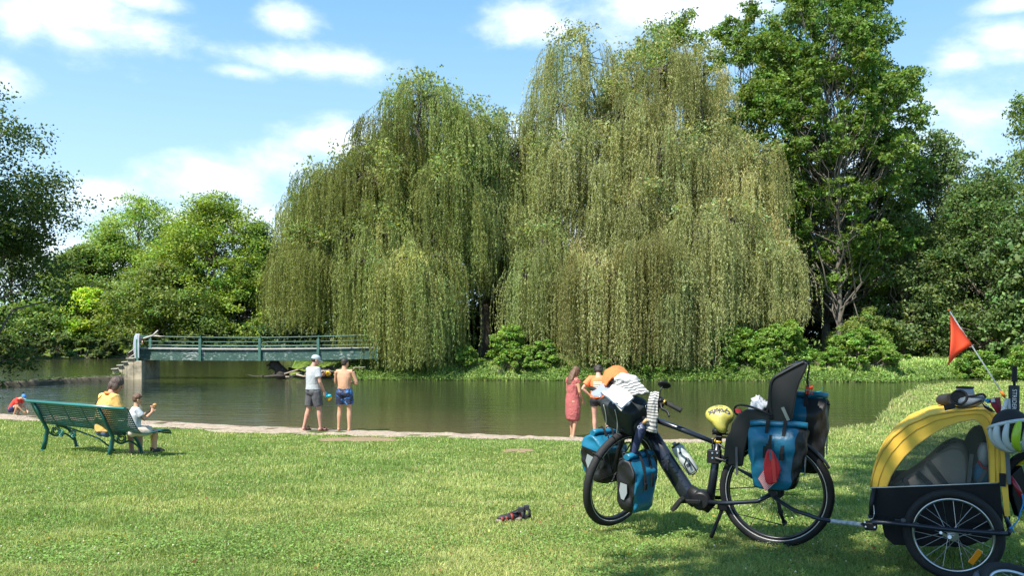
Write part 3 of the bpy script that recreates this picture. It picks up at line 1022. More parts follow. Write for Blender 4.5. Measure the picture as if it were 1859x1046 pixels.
# ------------------------------------------------------------------ the tree over the photographer whose shade falls on the bicycle
def shade_tree():
    rng = np.random.default_rng(7)
    bx, by = 1.5, -6.0
    z0 = gz(bx, by)
    root = thing('shade_tree', 'leafy tree behind the photographer shading the bicycle', 'tree', (bx, by, z0))
    tb = MB()
    tb.tube([(bx, by, z0 - .1), (bx + .1, by + .1, z0 + 2.5), (bx - .1, by + .4, z0 + 6.5)], [0.42, 0.33, 0.25], n=10, caps=False)
    cl = []
    # shaded spots on the lawn, the crown clumps stand up-sun of them
    spots = [(2.6, 5.2, 1.0), (3.6, 5.0, 1.1), (2.1, 4.2, .8), (1.5, 3.8, .8), (1.9, 5.2, .5), (4.6, 5.6, 1.1), (3.3, 6.4, .9), (4.4, 7.2, 1.0), (5.6, 6.6, 1.1), (5.6, 8.4, 1.1),
             (6.8, 9.4, 1.2), (7.2, 7.6, 1.2), (4.3, 8.8, .8), (5.3, 10.2, 1.0), (6.6, 11.6, 1.1), (8.4, 11, 1.3), (8.2, 13.2, 1.2), (7.0, 13.8, 1.0), (3.2, 7.6, .6),
             (2.8, 3.4, 1.2), (4.2, 3.6, 1.2), (1.2, 2.6, 1.0), (9.5, 13.8, 1.3), (9.9, 15.6, 1.2), (8.6, 16, 1.0), (10.6, 12, 1.3), (0.6, 3.6, .45), (2.0, 6.0, .35), (0.1, 2.8, .7)]
    spots = []
    while len(spots) < 110:
        sy_ = 3.0 + 12.5 * rng.random() ** 1.2
        pb = np.interp(sy_, [3.0, 3.8, 4.6, 5.3, 5.8, 7, 9, 12, 14.5, 16], [700, 860, 1010, 1130, 1230, 1330, 1400, 1480, 1560, 1700])
        r = rng.uniform(.35, 1.0)
        pxs = pb + (r * 1.15) / sy_ * F + (2050 - pb - r / sy_ * F) * rng.random()
        if any(math.hypot((pxs - CX) / F * sy_ - a, sy_ + .2 - b) < r + c for a, b, c in ((3.35, 5.6, .25), (1.75, 5.85, .12), (1.2, 6.0, .3))):
            continue
        spots.append(((pxs - CX) / F * sy_, sy_ + .2, r))
    for sx_, sy_, r in spots:
        zc = rng.uniform(8.6, 10.5)
        k = (zc - 1.0) / SUN.z
        cl.append((sx_ + SUN.x * k, sy_ + SUN.y * k, zc, r))
    for c in cl:
        limb_tubes(tb, rng, (bx - .1, by + .4, z0 + 5.2 + rng.random()), c[:3], 0.09, 0.02, n=5)
    tb.build('trunk', BARK, root)
    crown_from_clumps(rng, 'crown', cl, 33000, 0.14, (0.07, 0.12, 0.025), root, LEAF, flat=0.6)


shade_tree()
# ------------------------------------------------------------------ lawn: blades, clover, flowers
def blades(name, X, Y, H, W, col, lean, rng, zoff=0.0, mat_=None):
    n = len(X)
    Z = ground_z(X, Y) + zoff
    a = rng.uniform(0, 2 * math.pi, n)
    la = rng.uniform(0, 2 * math.pi, n)
    side = np.stack([np.cos(a), np.sin(a), np.zeros(n)], -1) * (W[:, None] * 0.5)
    l_ = lean * rng.uniform(0.2, 1.3, n)
    ld = np.stack([np.cos(la) * l_, np.sin(la) * l_, np.zeros(n)], -1)
    base = np.stack([X, Y, Z - 0.005], -1)
    up = np.array([0, 0, 1.0])
    mid = base + (up * 0.6 + ld * 0.35) * H[:, None]
    tip = base + (up * (1.0 - 0.3 * np.clip(l_, 0, 1.2)[:, None]) + ld) * H[:, None]
    V = np.stack([base - side, base + side, mid + side * 0.8, mid - side * 0.8, tip], 1).reshape(-1, 3)
    k = np.arange(n) * 5
    T_ = np.concatenate([np.stack([k, k + 1, k + 2], -1), np.stack([k, k + 2, k + 3], -1), np.stack([k + 3, k + 2, k + 4], -1)])
    o_ = npmesh(name, V, tris=T_, mat=mat_ or GRASSM, col=np.repeat(col, 5, 0))
    return tag(o_, kind='stuff')


def grass_cols(rng, X, Y):
    n = len(X)
    p1 = vnoise(X, Y, 0.9, 21)
    p2 = vnoise(X, Y, 0.22, 22)
    p3 = vnoise(X, Y, 2.7, 23)
    green = np.array([0.20, 0.31, 0.078])
    yel = np.array([0.45, 0.485, 0.175])
    straw = np.array([0.52, 0.45, 0.25])
    f = np.clip(0.36 + (p1 - 0.5) * 0.8 + (p2 - 0.5) * 0.9 + (p3 - 0.5) * 0.45 + rng.normal(0, 0.25, n), 0, 1)[:, None]
    c = green * (1 - f) + yel * f
    s = (rng.random(n) < 0.04 + 0.16 * np.clip(vnoise(X, Y, 0.6, 26) * 1.6 - 0.8, 0, 1))[:, None]
    c = np.where(s, straw, c)
    return c * np.clip(1 + rng.normal(0, 0.27, n), 0.4, 1.8)[:, None]


def lawn():
    rng = np.random.default_rng(3)
    n = 620000
    # more blades per square metre close to the lens
    inv = rng.uniform(1 / 22.0, 1 / 4.0, n)
    D = 1 / inv
    X = D * rng.uniform(-0.66, 0.66, n)
    keep = (near_y(X) - D) > np.where(X < 6.6, sand_border(X) - 0.05 + rng.random(n) * 0.1, 0.15)
    for px, py, rx, ry in ((655, 797, 0.75, 0.5), (940, 816, 0.26, 0.34)):
        d0 = 1500 * 1.02 / (py - 700.0)
        keep &= (((X - (px - CX) / F * d0) / rx) ** 2 + ((D - d0) / ry) ** 2 + rng.normal(0, 0.55, n)) > 1
    X, D = X[keep], D[keep]
    n = len(X)
    tall = vnoise(X, D, 0.35, 24) * 0.7 + vnoise(X, D, 1.7, 25) * 0.6
    H = (0.014 + 0.042 * tall ** 1.5) * rng.uniform(0.6, 1.5, n)
    W = np.maximum(0.0035, D * 0.00062) * rng.uniform(0.7, 1.3, n)
    blades('lawn_grass', X, D, H, W, grass_cols(rng, X, D), 0.85, rng)
    # clover leaves in patches
    n = 190000
    D = 1 / rng.uniform(1 / 19.0, 1 / 4.0, n)
    X = D * rng.uniform(-0.66, 0.66, n)
    k = (vnoise(X, D, 1.1, 31) * 0.5 + vnoise(X, D, 0.3, 32) * 0.5 + rng.normal(0, 0.13, n)) > 0.56
    k &= (near_y(X) - D) > np.where(X < 6.6, sand_border(X) + 0.15, 0.4)
    dead = None
    X, D = X[k], D[k]
    n = len(X)
    Z = ground_z(X, D) + rng.uniform(0.015, 0.04, n)
    C = np.stack([X, D, Z], -1)
    N = unit(rng.normal(0, 0.35, (n, 3)) + [0, 0, 1])
    T = rng.normal(size=(n, 3))
    L = np.maximum(0.014, D * 0.0016) * rng.uniform(0.7, 1.3, n)
    V, Q = leaf_quads(C, N, T, L, L * 0.95)
    col = leaf_cols(rng, n, (0.18, 0.30, 0.07), 0.28)
    tag(npmesh('clover', V, quads=Q, mat=GRASSM, col=col), kind='stuff')
    # fallen willow and alder leaves
    n = 420
    D = 1 / rng.uniform(1 / 16.0, 1 / 4.0, n)
    X = D * rng.uniform(-0.66, 0.66, n)
    k = (near_y(X) - D) > np.where(X < 6.6, sand_border(X) - 0.4, 0.3)
    X, D = X[k], D[k]
    n = len(X)
    C = np.stack([X, D, ground_z(X, D) + rng.uniform(0.02, 0.045, n)], -1)
    L = rng.uniform(0.02, 0.05, n)
    V, Q = leaf_quads(C, unit(rng.normal(0, 0.4, (n, 3)) + [0, 0, 1]), rng.normal(size=(n, 3)), L, L * 0.45)
    cc = np.where(rng.random(n)[:, None] < .5, np.array([0.20, 0.11, 0.04]), np.array([0.42, 0.33, 0.08]))
    tag(npmesh('fallen_leaves', V, quads=Q, mat=GRASSM, col=np.repeat(cc * rng.uniform(.5, 1.2, n)[:, None], 4, 0)), kind='stuff')
    # clover flowers: small white heads
    n = 260
    D = 1 / rng.uniform(1 / 11.0, 1 / 4.0, n)
    X = D * rng.uniform(-0.66, 0.66, n)
    k = (vnoise(X, D, 1.1, 31) + rng.normal(0, 0.12, n)) > 0.52
    extra = 200
    X2 = rng.uniform(1.5, 5.0, extra)
    D2 = rng.uniform(5.0, 9.0, extra)
    X, D = np.concatenate([X[k], X2]), np.concatenate([D[k], D2])
    k = (near_y(X) - D) > np.where(X < 6.6, sand_border(X) + 0.3, 0.5)
    X, D = X[k], D[k]
    n = len(X)
    r = rng.uniform(0.004, 0.0075, n)
    c = np.stack([X, D, ground_z(X, D) + rng.uniform(0.03, 0.055, n)], -1)
    oct_ = np.array([(1, 0, 0), (0, 1, 0), (-1, 0, 0), (0, -1, 0), (0, 0, 1), (0, 0, -1)], float)
    V = (c[:, None] + oct_[None] * r[:, None, None]).reshape(-1, 3)
    ft = np.array([(0, 1, 4), (1, 2, 4), (2, 3, 4), (3, 0, 4), (1, 0, 5), (2, 1, 5), (3, 2, 5), (0, 3, 5)])
    T_ = (ft[None] + (np.arange(n) * 6)[:, None, None]).reshape(-1, 3)
    tag(npmesh('clover_flowers', V, tris=T_, mat=GRASSM, col=np.tile([0.75, 0.75, 0.7], (n * 6, 1)), smooth=True), kind='stuff')


lawn()


def rough_grass():
    rng = np.random.default_rng(4)
    # the long grass on the near bank, right
    n = 90000
    D = rng.uniform(15, 38, n)
    X = D * rng.uniform(0.28, 0.66, n)
    e = near_y(X) - D
    k = (e > 0.02) & (X > 6.2)
    X, D, e = X[k], D[k], e[k]
    n = len(X)
    edge = np.exp(-(e / 1.3) ** 2)
    H = (0.05 + 0.20 * edge * vnoise(X, D, 0.8, 41)) * rng.uniform(0.5, 1.4, n)
    W = D * 0.0009 * rng.uniform(0.7, 1.4, n)
    c = grass_cols(rng, X, D)
    c = np.where((rng.random(n) < 0.35 * edge)[:, None], np.array([0.36, 0.36, 0.16]), c)
    blades('bank_grass', X, D, H, W, c, 0.6, rng)
    # the far bank
    n = 110000
    X = rng.uniform(-9, 42, n)
    D = far_y(X) + rng.random(n) ** 1.7 * 28
    H = (0.06 + 0.13 * vnoise(X, D, 0.9, 42)) * rng.uniform(0.5, 1.5, n) * np.where(D - far_y(X) < 3, 1.2, 0.6)
    W = D * 0.0010 * rng.uniform(0.7, 1.4, n)
    c = grass_cols(rng, X, D) * np.array([1.05, 1.2, 1.1])
    blades('far_bank_grass', X, D, H, W, c, 0.6, rng)
    # weeds trailing over the far waterline
    n = 26000
    X = rng.uniform(-9, 42, n)
    D = far_y(X) + rng.normal(0.35, 0.35, n)
    hz = vnoise(X, X * 0, 0.8, 43)
    Z = np.maximum(0.03, ground_z(X, D)) + rng.random(n) * (0.1 + 0.45 * hz ** 2 * np.where(X > 16, 0.35, 1.0))
    C = np.stack([X, D, Z], -1)
    N = unit(rng.normal(0, 0.6, (n, 3)) + [0, -0.4, 0.8])
    L = 0.12 * rng.uniform(0.6, 1.3, n)
    V, Q = leaf_quads(C, N, rng.normal(size=(n, 3)), L, L * 0.6)
    tag(npmesh('bank_weeds', V, quads=Q, mat=LEAF, col=leaf_cols(rng, n, (0.13, 0.22, 0.045), 0.25)), kind='stuff')


rough_grass()
# ------------------------------------------------------------------ footbridge, pier, weir wall, driftwood
def bridge_paint():
    m_ = bpy.data.materials.new('worn_green_paint')
    m_.use_nodes = True
    t = NT(m_.node_tree)
    tc = t.n('ShaderNodeTexCoord')
    mp = t.n('ShaderNodeMapping', ins={0: tc.outputs['Object'], 'Scale': (1.0, 1.0, 2.2)})
    n1 = t.n('ShaderNodeTexNoise', ins={'Vector': mp.outputs[0], 'Scale': 5.0, 'Detail': 9.0, 'Roughness': 0.72})
    n2 = t.n('ShaderNodeTexNoise', ins={'Vector': tc.outputs['Object'], 'Scale': 0.55, 'Detail': 3.0})
    n3 = t.n('ShaderNodeTexNoise', ins={'Vector': tc.outputs['Object'], 'Scale': 2.0, 'Detail': 6.0})
    base = t.ramp(n3.outputs[0], [(0.3, (0.028, 0.078, 0.062)), (0.7, (0.055, 0.115, 0.092))])
    f = t.m('ADD', n1.outputs[0], t.m('MULTIPLY', t.m('SUBTRACT', n2.outputs[0], 0.5), 0.35))
    chip = t.n('ShaderNodeMapRange', ins={0: f, 1: 0.54, 2: 0.62, 3: 0.0, 4: 0.8}).outputs[0]
    c = t.mix(chip, base, (0.42, 0.45, 0.42))
    p = t.n('ShaderNodeBsdfPrincipled', ins={'Base Color': c, 'Roughness': 0.55})
    t.n('ShaderNodeOutputMaterial', ins={0: p.outputs[0]})
    return m_


PAINT = bridge_paint()
GREEN = mat('green_rail_paint', (0.06, 0.15, 0.12), 0.5, var=0.25, vscale=3)
PALE_TOP = mat('weathered_flange', (0.42, 0.43, 0.40), 0.7, var=0.2, vscale=4)
CONC = mat('stained_concrete', (0.37, 0.32, 0.23), 0.9, var=0.55, vscale=2.2, bump=0.6, bscale=12)
DRIFT = mat('driftwood', (0.36, 0.29, 0.22), 0.9, var=0.35, vscale=9, bump=0.6, bscale=30)
DARKWOOD = mat('wet_dark_wood', (0.05, 0.04, 0.03), 0.8, var=0.4, vscale=6, bump=0.8, bscale=14)


def footbridge():
    DB = 42.0
    xa, xb = (251 - CX) / F * DB, (690 - CX) / F * DB
    zc = lambda py: CZ - (py - HY) / F * DB
    ztop, zbot = zc(633.5), zc(653.5)
    root = thing('footbridge', 'green painted steel footbridge with thin railings crossing the river to the willows', 'bridge', (xa, DB, zbot))
    W_ = 1.5
    n = 14
    def camber(x):
        t = (x - xa) / (xb - xa)
        return 0.05 * t - 0.07 * math.sin(math.pi * t)
    for side, y in (('near', DB), ('far', DB + W_)):
        b = MB()
        G = [[(x, y, z + camber(x) ) for x in np.linspace(xa, xb, n)] for z in (zbot, ztop)]
        b.grid(G, smooth=False, thick=(0, 0.06, 0))
        b.build('girder', PAINT, root)
        b = MB()
        xs = np.linspace(xa, xb, n)
        for x0_, x1_ in zip(xs[:-1], xs[1:]):
            b.bar((x0_, y + 0.02, ztop + 0.025 + camber(x0_)), (x1_, y + 0.02, ztop + 0.025 + camber(x1_)), 0.2, 0.045)
        b.build('flange', PALE_TOP, root)
        for py, r in ((610.5, 0.026), (619.5, 0.02), (627, 0.02)):
            if side == 'far' and py < 625:
                continue
            b = MB()
            b.tube([(x, y + 0.05, zc(py) + camber(x) * (1.6 if py < 615 else 1)) for x in xs], r, n=6)
            b.build('rail', GREEN, root)
        for px in (250.5, 364, 472, 578, 684):
            if side == 'far' and 251 < px:
                continue
            x = (px - CX) / F * DB
            b = MB()
            b.box((x, y - 0.06, (zbot + zc(617)) / 2 - 0.02), (0.13, 0.10, zc(617) - zbot + 0.1))
            b.box((x, y - 0.02, (zc(617) + zc(609)) / 2), (0.05, 0.05, zc(609) - zc(617)))
            b.build('post', GREEN, root, bevel=0.01)
    b = MB()
    b.box(((xa + xb) / 2, DB + W_ / 2 + 0.03, ztop - 0.14), (xb - xa, W_ - 0.08, 0.08))
    b.build('deck', mat('deck_planks', (0.28, 0.25, 0.2), 0.9, var=0.3), root)
    return xa, DB, ztop, zbot, zc


xa_, DB_, ztop_, zbot_, zc_ = footbridge()


def pier():
    root = thing('bridge_pier', 'stained pale stone pier with steps carrying the left end of the footbridge', 'pier', ((250 - CX) / F * DB_, DB_, 0))
    X = lambda px: (px - CX) / F * (DB_ - 0.1)
    b = MB()
    y0, y1 = DB_ - 0.25, DB_ + 1.9
    def blk(p0, p1, ztop, dz=0.0):
        xm = (X(p0) + X(p1)) / 2
        b.box((xm, (y0 + y1) / 2 + dz, (ztop - 0.6) / 2), (X(p1) - X(p0) - 0.004, y1 - y0 + dz, ztop + 0.6))
    blk(245.5, 260, zc_(655.5))
    blk(233, 245.5, zc_(652), 0.02)
    blk(225, 233, zc_(658.5), 0.04)
    blk(216, 225, zc_(664.5), 0.06)
    blk(206, 216, zc_(671), 0.08)
    b.build('stone_block', CONC, root, bevel=0.03)
    b = MB()
    for p0, p1, py in ((232, 246, 651.6), (224, 233.6, 658), (215, 225.6, 664), (205, 216.6, 670.5)):
        b.box(((X(p0) + X(p1)) / 2, (y0 + y1) / 2, zc_(py) + 0.02), (X(p1) - X(p0), y1 - y0 + 0.15, 0.045))
    b.build('step_slab', mat('pale_stone', (0.36, 0.34, 0.28), 0.9, var=0.2, vscale=6), root, bevel=0.008)
    # low wall running left from the pier
    b = MB()
    pts = [(P(262, 690, 41.6).x, 41.9), (P(215, 690, 41.0).x, 41.2), (-21.2, 38.8), (-22.2, 36.6), (-25.5, 34.2), (-32, 31.5)]
    pts = [Vector((x, y, 0)) for x, y in pts[1:]]
    top, bot = [], []
    rng = np.random.default_rng(5)
    G = []
    P_ = spline(pts, 8)
    for i, p in enumerate(P_):
        d = (P_[min(i + 1, len(P_) - 1)] - P_[max(i - 1, 0)]).normalized()
        nrm = Vector((-d.y, d.x, 0))
        h = 0.22 + rng.normal() * 0.02
        G.append([p + nrm * o_ + Vector((0, 0, z)) for o_, z in ((-0.36, -0.5), (-0.32, h * .7), (-0.22, h), (0.22, h + .03), (0.34, h * .7), (0.38, -0.5))])
    b.grid(G)
    w_ = b.build('weir_wall', CONC)
    tag(w_, 'low dark mossy wall running along the water from the pier to the left edge', 'wall')
    w_.data.materials.clear()
    w_.data.materials.append(mat('mossy_wall', (0.10, 0.085, 0.055), 0.95, var=0.5, vscale=3, bump=0.8, bscale=10))
    # weeds on the wall
    n = 5000
    t = rng.random(n) * (len(P_) - 1.01)
    i0 = t.astype(int)
    A = np.array([tuple(p) for p in P_])
    C = A[i0] + (A[i0 + 1] - A[i0]) * (t - i0)[:, None]
    hz = vnoise(t * 1.0, t * 0, 2.2, 51)
    C = C + rng.normal(size=(n, 3)) * [0.14, 0.14, 0]
    C[:, 2] = 0.24 + rng.random(n) * np.clip(hz - 0.25, 0, 1) * 0.35
    V, Q = leaf_quads(C, unit(rng.normal(0, .6, (n, 3)) + [0, -.3, .8]), rng.normal(size=(n, 3)), rng.uniform(.05, .11, n), rng.uniform(.03, .06, n))
    tag(npmesh('wall_weeds', V, quads=Q, mat=LEAF, col=leaf_cols(rng, n, (0.08, 0.13, 0.03), 0.25)), kind='stuff')


pier()


def barrier():
    D0 = DB_ - 0.1
    b = MB()
    rows = []
    for py in np.linspace(606, 650, 8):
        off = 2.8 * math.sin((py - 606) / 44 * math.pi)
        r = []
        for k in range(9):
            t = k / 8
            r.append(P(244.5 + t * 8 - off * (1 - t) + (1.5 if py < 612 else 0), py, D0 + 0.7 - 1.0 * t + 0.05 * (k % 2)))
        rows.append(r)
    b.grid(rows, smooth=False, thick=(0, 0.01, 0))
    tag(b.build('metal_sheet', mat('pale_sheet', (0.30, 0.34, 0.40), 0.5, var=0.15, vscale=3)), 'pale bent sheet of corrugated metal blocking the left end of the footbridge', 'metal sheet')
    b = MB()
    b.tube([P(252, 617, D0 - .1), P(266, 613, D0 - .15), P(279, 609, D0 - .1)], [0.05, 0.045, 0.05], n=6)
    b.tube([P(278, 609.5, D0 - .1), P(283, 604, D0 - .12), P(287, 600, D0 - .1)], [0.05, 0.045, 0.03], n=6)
    b.tube([P(278, 609.5, D0 - .1), P(290, 611, D0 - .1), P(300, 611, D0 - .1)], [0.045, 0.03, 0.015], n=6)
    tag(b.build('bare_branch', mat('grey_branch', (0.5, 0.47, 0.42), 0.85, var=0.2)), 'forked pale bare branch lying on the railing at the left end of the footbridge', 'branch')
    for k, (a, c) in enumerate((((245, 633), (233, 641)), ((246, 642), (235, 649.5)))):
        b = MB()
        b.tube([P(a[0], a[1], D0 + 0.1), P(c[0], c[1], D0 + 0.3)], 0.022, n=5)
        tag(b.build('wooden_pole', MATS['grey_branch']), ('upper' if k == 0 else 'lower') + ' of two thin pale poles leaning on the metal sheet', 'pole', 'poles at the metal sheet')
    b = MB()
    mm = [mat('tape_red', (0.7, 0.12, 0.06), 0.5), mat('tape_white', (0.8, 0.78, 0.74), 0.5)]
    path = spline([P(252, 609, D0 - .2), P(255.5, 612, D0 - .2), P(254, 617, D0 - .2), P(258, 620, D0 - .2), P(255.5, 626, D0 - .2)], 5)
    for i in range(len(path) - 1):
        b.cur = (i // 2) % 2
        b.bar(path[i], path[i + 1], 0.07, 0.01, hint=(0, 1, 0))
    tag(b.build('barrier_tape', mats=mm), 'crumpled red and white barrier tape tied to the first railing post', 'tape')


barrier()


def driftwood():
    rng = np.random.default_rng(6)
    # upturned stump
    b = MB()
    D0 = 42.6
    pts = [P(515, 688, D0), P(511, 676, D0), P(505, 668, D0), P(498, 662, D0), P(493, 657, D0)]
    b.tube(pts, [0.36, 0.33, 0.24, 0.30, 0.2], n=9)
    for a, c, r in (((497, 660), (484, 665), .09), ((493, 657), (503, 656), .1), ((495, 664), (487, 672), .07), ((508, 668), (515, 673), .08), ((505, 676), (495, 681), .08), ((494, 656), (490, 652.5), .07)):
        b.tube([P(*a, D0), P((a[0] + c[0]) / 2, (a[1] + c[1]) / 2 - 1.2, D0 - .2), P(*c, D0 - .3)], [r, r * .8, r * .35], n=6)
    tag(b.build('tree_stump', DARKWOOD), 'dark upturned tree stump sticking out of the water under the footbridge', 'stump')
    b = MB()
    b.tube([P(518, 683.5, 41.9), P(500, 683, 41.8), P(480, 684.5, 41.7), P(462, 684, 41.7), P(449, 680, 41.8)], [0.09, 0.08, 0.06, 0.03, 0.012], n=6)
    b.tube([P(480, 684, 41.7), P(474, 681.5, 41.6)], [0.04, 0.02], n=5)
    tag(b.build('floating_branch', DARKWOOD), 'thin dark branch lying on the water left of the stump', 'branch')
    for i in range(22):
        px = rng.uniform(520, 650)
        py = rng.uniform(668, 684) if px < 575 or rng.random() < .5 else rng.uniform(672, 684)
        L = rng.uniform(0.5, 1.5)
        a = rng.normal(0.15, 0.35)
        c = P(px, py, rng.uniform(41.9, 43.0))
        c.z = max(c.z, 0.06)
        d = Vector((math.cos(a), rng.normal() * .4, -math.sin(a) * .8)).normalized()
        r = rng.uniform(0.025, 0.075)
        b = MB()
        p1, p2 = c - d * L / 2, c + d * L / 2
        m_ = c + Vector(rng.normal(size=3)) * 0.08
        b.tube([p1, m_, p2], [r, r * .85, r * .5], n=6)
        if rng.random() < .5:
            b.tube([m_, m_ + Vector(rng.normal(size=3)) * .3], [r * .5, r * .2], n=5)
        tag(b.build('driftwood_log', DRIFT if rng.random() < .7 else DARKWOOD), 'driftwood log in the tangled heap under the right end of the footbridge', 'log', 'driftwood logs')
    # reed tuft
    b = MB()
    c = P(905, 690, 41.7)
    for i in range(46):
        a = rng.uniform(0, 6.28)
        l_ = rng.uniform(.5, 1.15)
        s_ = rng.uniform(.1, .75)
        d = Vector((math.cos(a) * s_, math.sin(a) * s_, 1)).normalized()
        q0 = c + Vector((rng.normal() * .1, rng.normal() * .1, 0))
        b.tube([q0, q0 + d * l_ * .5, q0 + d * l_ * .85 + Vector((math.cos(a), math.sin(a), -.1)) * .2 * l_ * s_], [.014, .012, .004], n=3, caps=False)
    tag(b.build('sedge_tuft', mat('sedge', (0.16, 0.2, 0.09), 0.6, var=.2)), 'tuft of thin arching sedge at the water between the willows', 'grass tuft')


driftwood()


# ------------------------------------------------------------------ park bench
BA, BN = Vector((0.845, -0.535, 0)).normalized(), Vector((0.535, 0.845, 0)).normalized()
BFL = Vector((-7.71, 13.6, 0))
BZ = gz(-7.0, 13.3)


def bench_pt(u, n_, z):
    p = BFL + BA * u + BN * n_
    return Vector((p.x, p.y, BZ + z))


def park_bench():
    PG = mat('bench_green', (0.012, 0.10, 0.085), 0.38, var=0.25, vscale=6, spec=0.6)
    root = thing('park_bench', 'long dark green metal park bench with slatted back, seen from behind on the lawn', 'bench', tuple(BFL + Vector((0, 0, BZ))))
    U0, U1 = -0.16, 2.54
    prof = spline([Vector((-0.205, 0.815, 0)), Vector((-0.17, 0.825, 0)), Vector((-0.13, 0.78, 0)), Vector((-0.07, 0.65, 0)), Vector((0.0, 0.52, 0)), Vector((0.07, 0.435, 0)),
                   Vector((0.17, 0.41, 0)), Vector((0.30, 0.425, 0)), Vector((0.45, 0.445, 0)), Vector((0.53, 0.44, 0)), Vector((0.575, 0.40, 0)), Vector((0.58, 0.365, 0))], 6)
    # even steps along the profile
    L = [0]
    for a, c in zip(prof[:-1], prof[1:]):
        L.append(L[-1] + (c - a).length)
    tot = L[-1]
    def at(s):
        s = max(0, min(tot, s))
        i = int(np.searchsorted(L, s)) - 1
        i = max(0, min(len(prof) - 2, i))
        f = (s - L[i]) / (L[i + 1] - L[i])
        return prof[i].lerp(prof[i + 1], f)
    back, seat = MB(), MB()
    ns = 30
    w = tot / ns
    split = 0.60 / tot * ns
    for k in range(ns):
        b = back if k < split else seat
        p0, p1 = at(k * w + w * 0.06), at((k + 1) * w - w * 0.22)
        nrm = Vector((-(p1.y - p0.y), (p1.x - p0.x), 0)).normalized() * 0.003
        e = [p0 + nrm, p1 + nrm, p1 - nrm, p0 - nrm]
        vs = [bench_pt(u, p.x, p.y) for u in (U0, U1) for p in e]
        b.add(vs, [(0, 1, 2, 3), (7, 6, 5, 4), (0, 4, 5, 1), (1, 5, 6, 2), (2, 6, 7, 3), (3, 7, 4, 0)], False)
        # the little webs between two slats
        if 0 < k < ns - 1 and k not in (int(split), int(split) + 1):
            q0, q1 = at((k + 1) * w - w * 0.24), at((k + 1) * w + w * 0.08)
            nu = 60
            for j in range(nu):
                u0 = U0 + (U1 - U0) * (j + 0.0) / nu
                vs = [bench_pt(u, p.x, p.y) for u in (u0, u0 + 0.014) for p in (q0, q1)]
                b.add(vs, [(0, 1, 3, 2)], False)
    back.build('backrest', PG, root)
    seat.build('seat', PG, root)
    b = MB()
    b.tube([bench_pt(U0 - 0.01, -0.19, 0.82), bench_pt(U1 + 0.01, -0.19, 0.82)], 0.024, n=10)
    b.build('top_rail', mat('bench_rail', (0.03, 0.17, 0.16), 0.3, spec=0.7), root)
    # straps carrying the slats
    for u in (U0 + 0.005, 0.30, 0.80, 1.30, 1.75, U1 - 0.005):
        b = MB()
        pts = [at(s) for s in np.linspace(0.02, tot - 0.02, 24)]
        W_ = 0.035 if U0 + .1 < u < U1 - .1 else 0.02
        for a, c in zip(pts[:-1], pts[1:]):
            n_ = Vector((-(c.y - a.y), c.x - a.x, 0)).normalized() * -0.009
            A_, C_ = a - n_, c - n_
            b.bar(bench_pt(u, A_.x, A_.y), bench_pt(u, C_.x, C_.y), 0.006, W_, hint=BA)
        b.build('strap', PG, root)
    for u in (0.02, 1.86):
        b = MB()
        b.tube([bench_pt(u, -0.02, 0.0), bench_pt(u, 0.02, 0.15), bench_pt(u, 0.05, 0.33), bench_pt(u, -0.01, 0.46), bench_pt(u, -0.075, 0.60), bench_pt(u, -0.17, 0.80)],
               [(0.022, 0.042), (0.022, 0.040), (0.022, 0.036), (0.021, 0.030), (0.020, 0.026), (0.018, 0.022)], n=8, hint=BN)
        b.ell(bench_pt(u, -0.03, 0.01), (0.03, 0.04, 0.012))
        b.build('leg', PG, root)
        b = MB()
        b.tube(spline([bench_pt(u, 0.54, 0.0), bench_pt(u, 0.50, 0.16), bench_pt(u, 0.38, 0.33), bench_pt(u, 0.20, 0.40)], 5), 0.026, n=8)
        b.ell(bench_pt(u, 0.55, 0.01), (0.03, 0.04, 0.012))
        b.build('leg', PG, root)
        # scroll and cross piece
        b = MB()
        b.tube(spline([bench_pt(u, 0.06, 0.30), bench_pt(u, 0.18, 0.22), bench_pt(u, 0.34, 0.24), bench_pt(u, 0.50, 0.12)], 6), 0.016, n=6)
        sp_ = []
        for i in range(26):
            a = i / 25 * 2.1 * 2 * math.pi
            r = 0.085 * (1 - 0.72 * i / 25)
            sp_.append(bench_pt(u, 0.20 + r * math.cos(a + 2.2), 0.30 + r * math.sin(a + 2.2)))
        b.tube(sp_, 0.012, n=6)
        b.build('scroll', PG, root)
    for u, n_ in ((0.30, 0.12), (0.62, 0.14)):
        b = MB()
        sp_ = []
        for i in range(24):
            a = -0.6 + i / 23 * 1.7 * 2 * math.pi
            r = 0.075 * (1 - 0.68 * i / 23)
            sp_.append(bench_pt(u + r * math.cos(a), n_, 0.33 - r * math.sin(a) - 0.03))
        b.tube(sp_, 0.012, n=6)
        b.build('scroll', PG, root)
    b = MB()
    b.tube([bench_pt(0.55, 0.1, 0.40), bench_pt(1.0, 0.35, 0.22), bench_pt(1.2, 0.5, 0.02)], 0.014, n=6)
    b.build('brace', PG, root)


park_bench()
# ------------------------------------------------------------------ people
def skin_mat(name, c):
    return mat(name, c, 0.55, var=0.08, vscale=9, spec=0.35, sss=0.0)


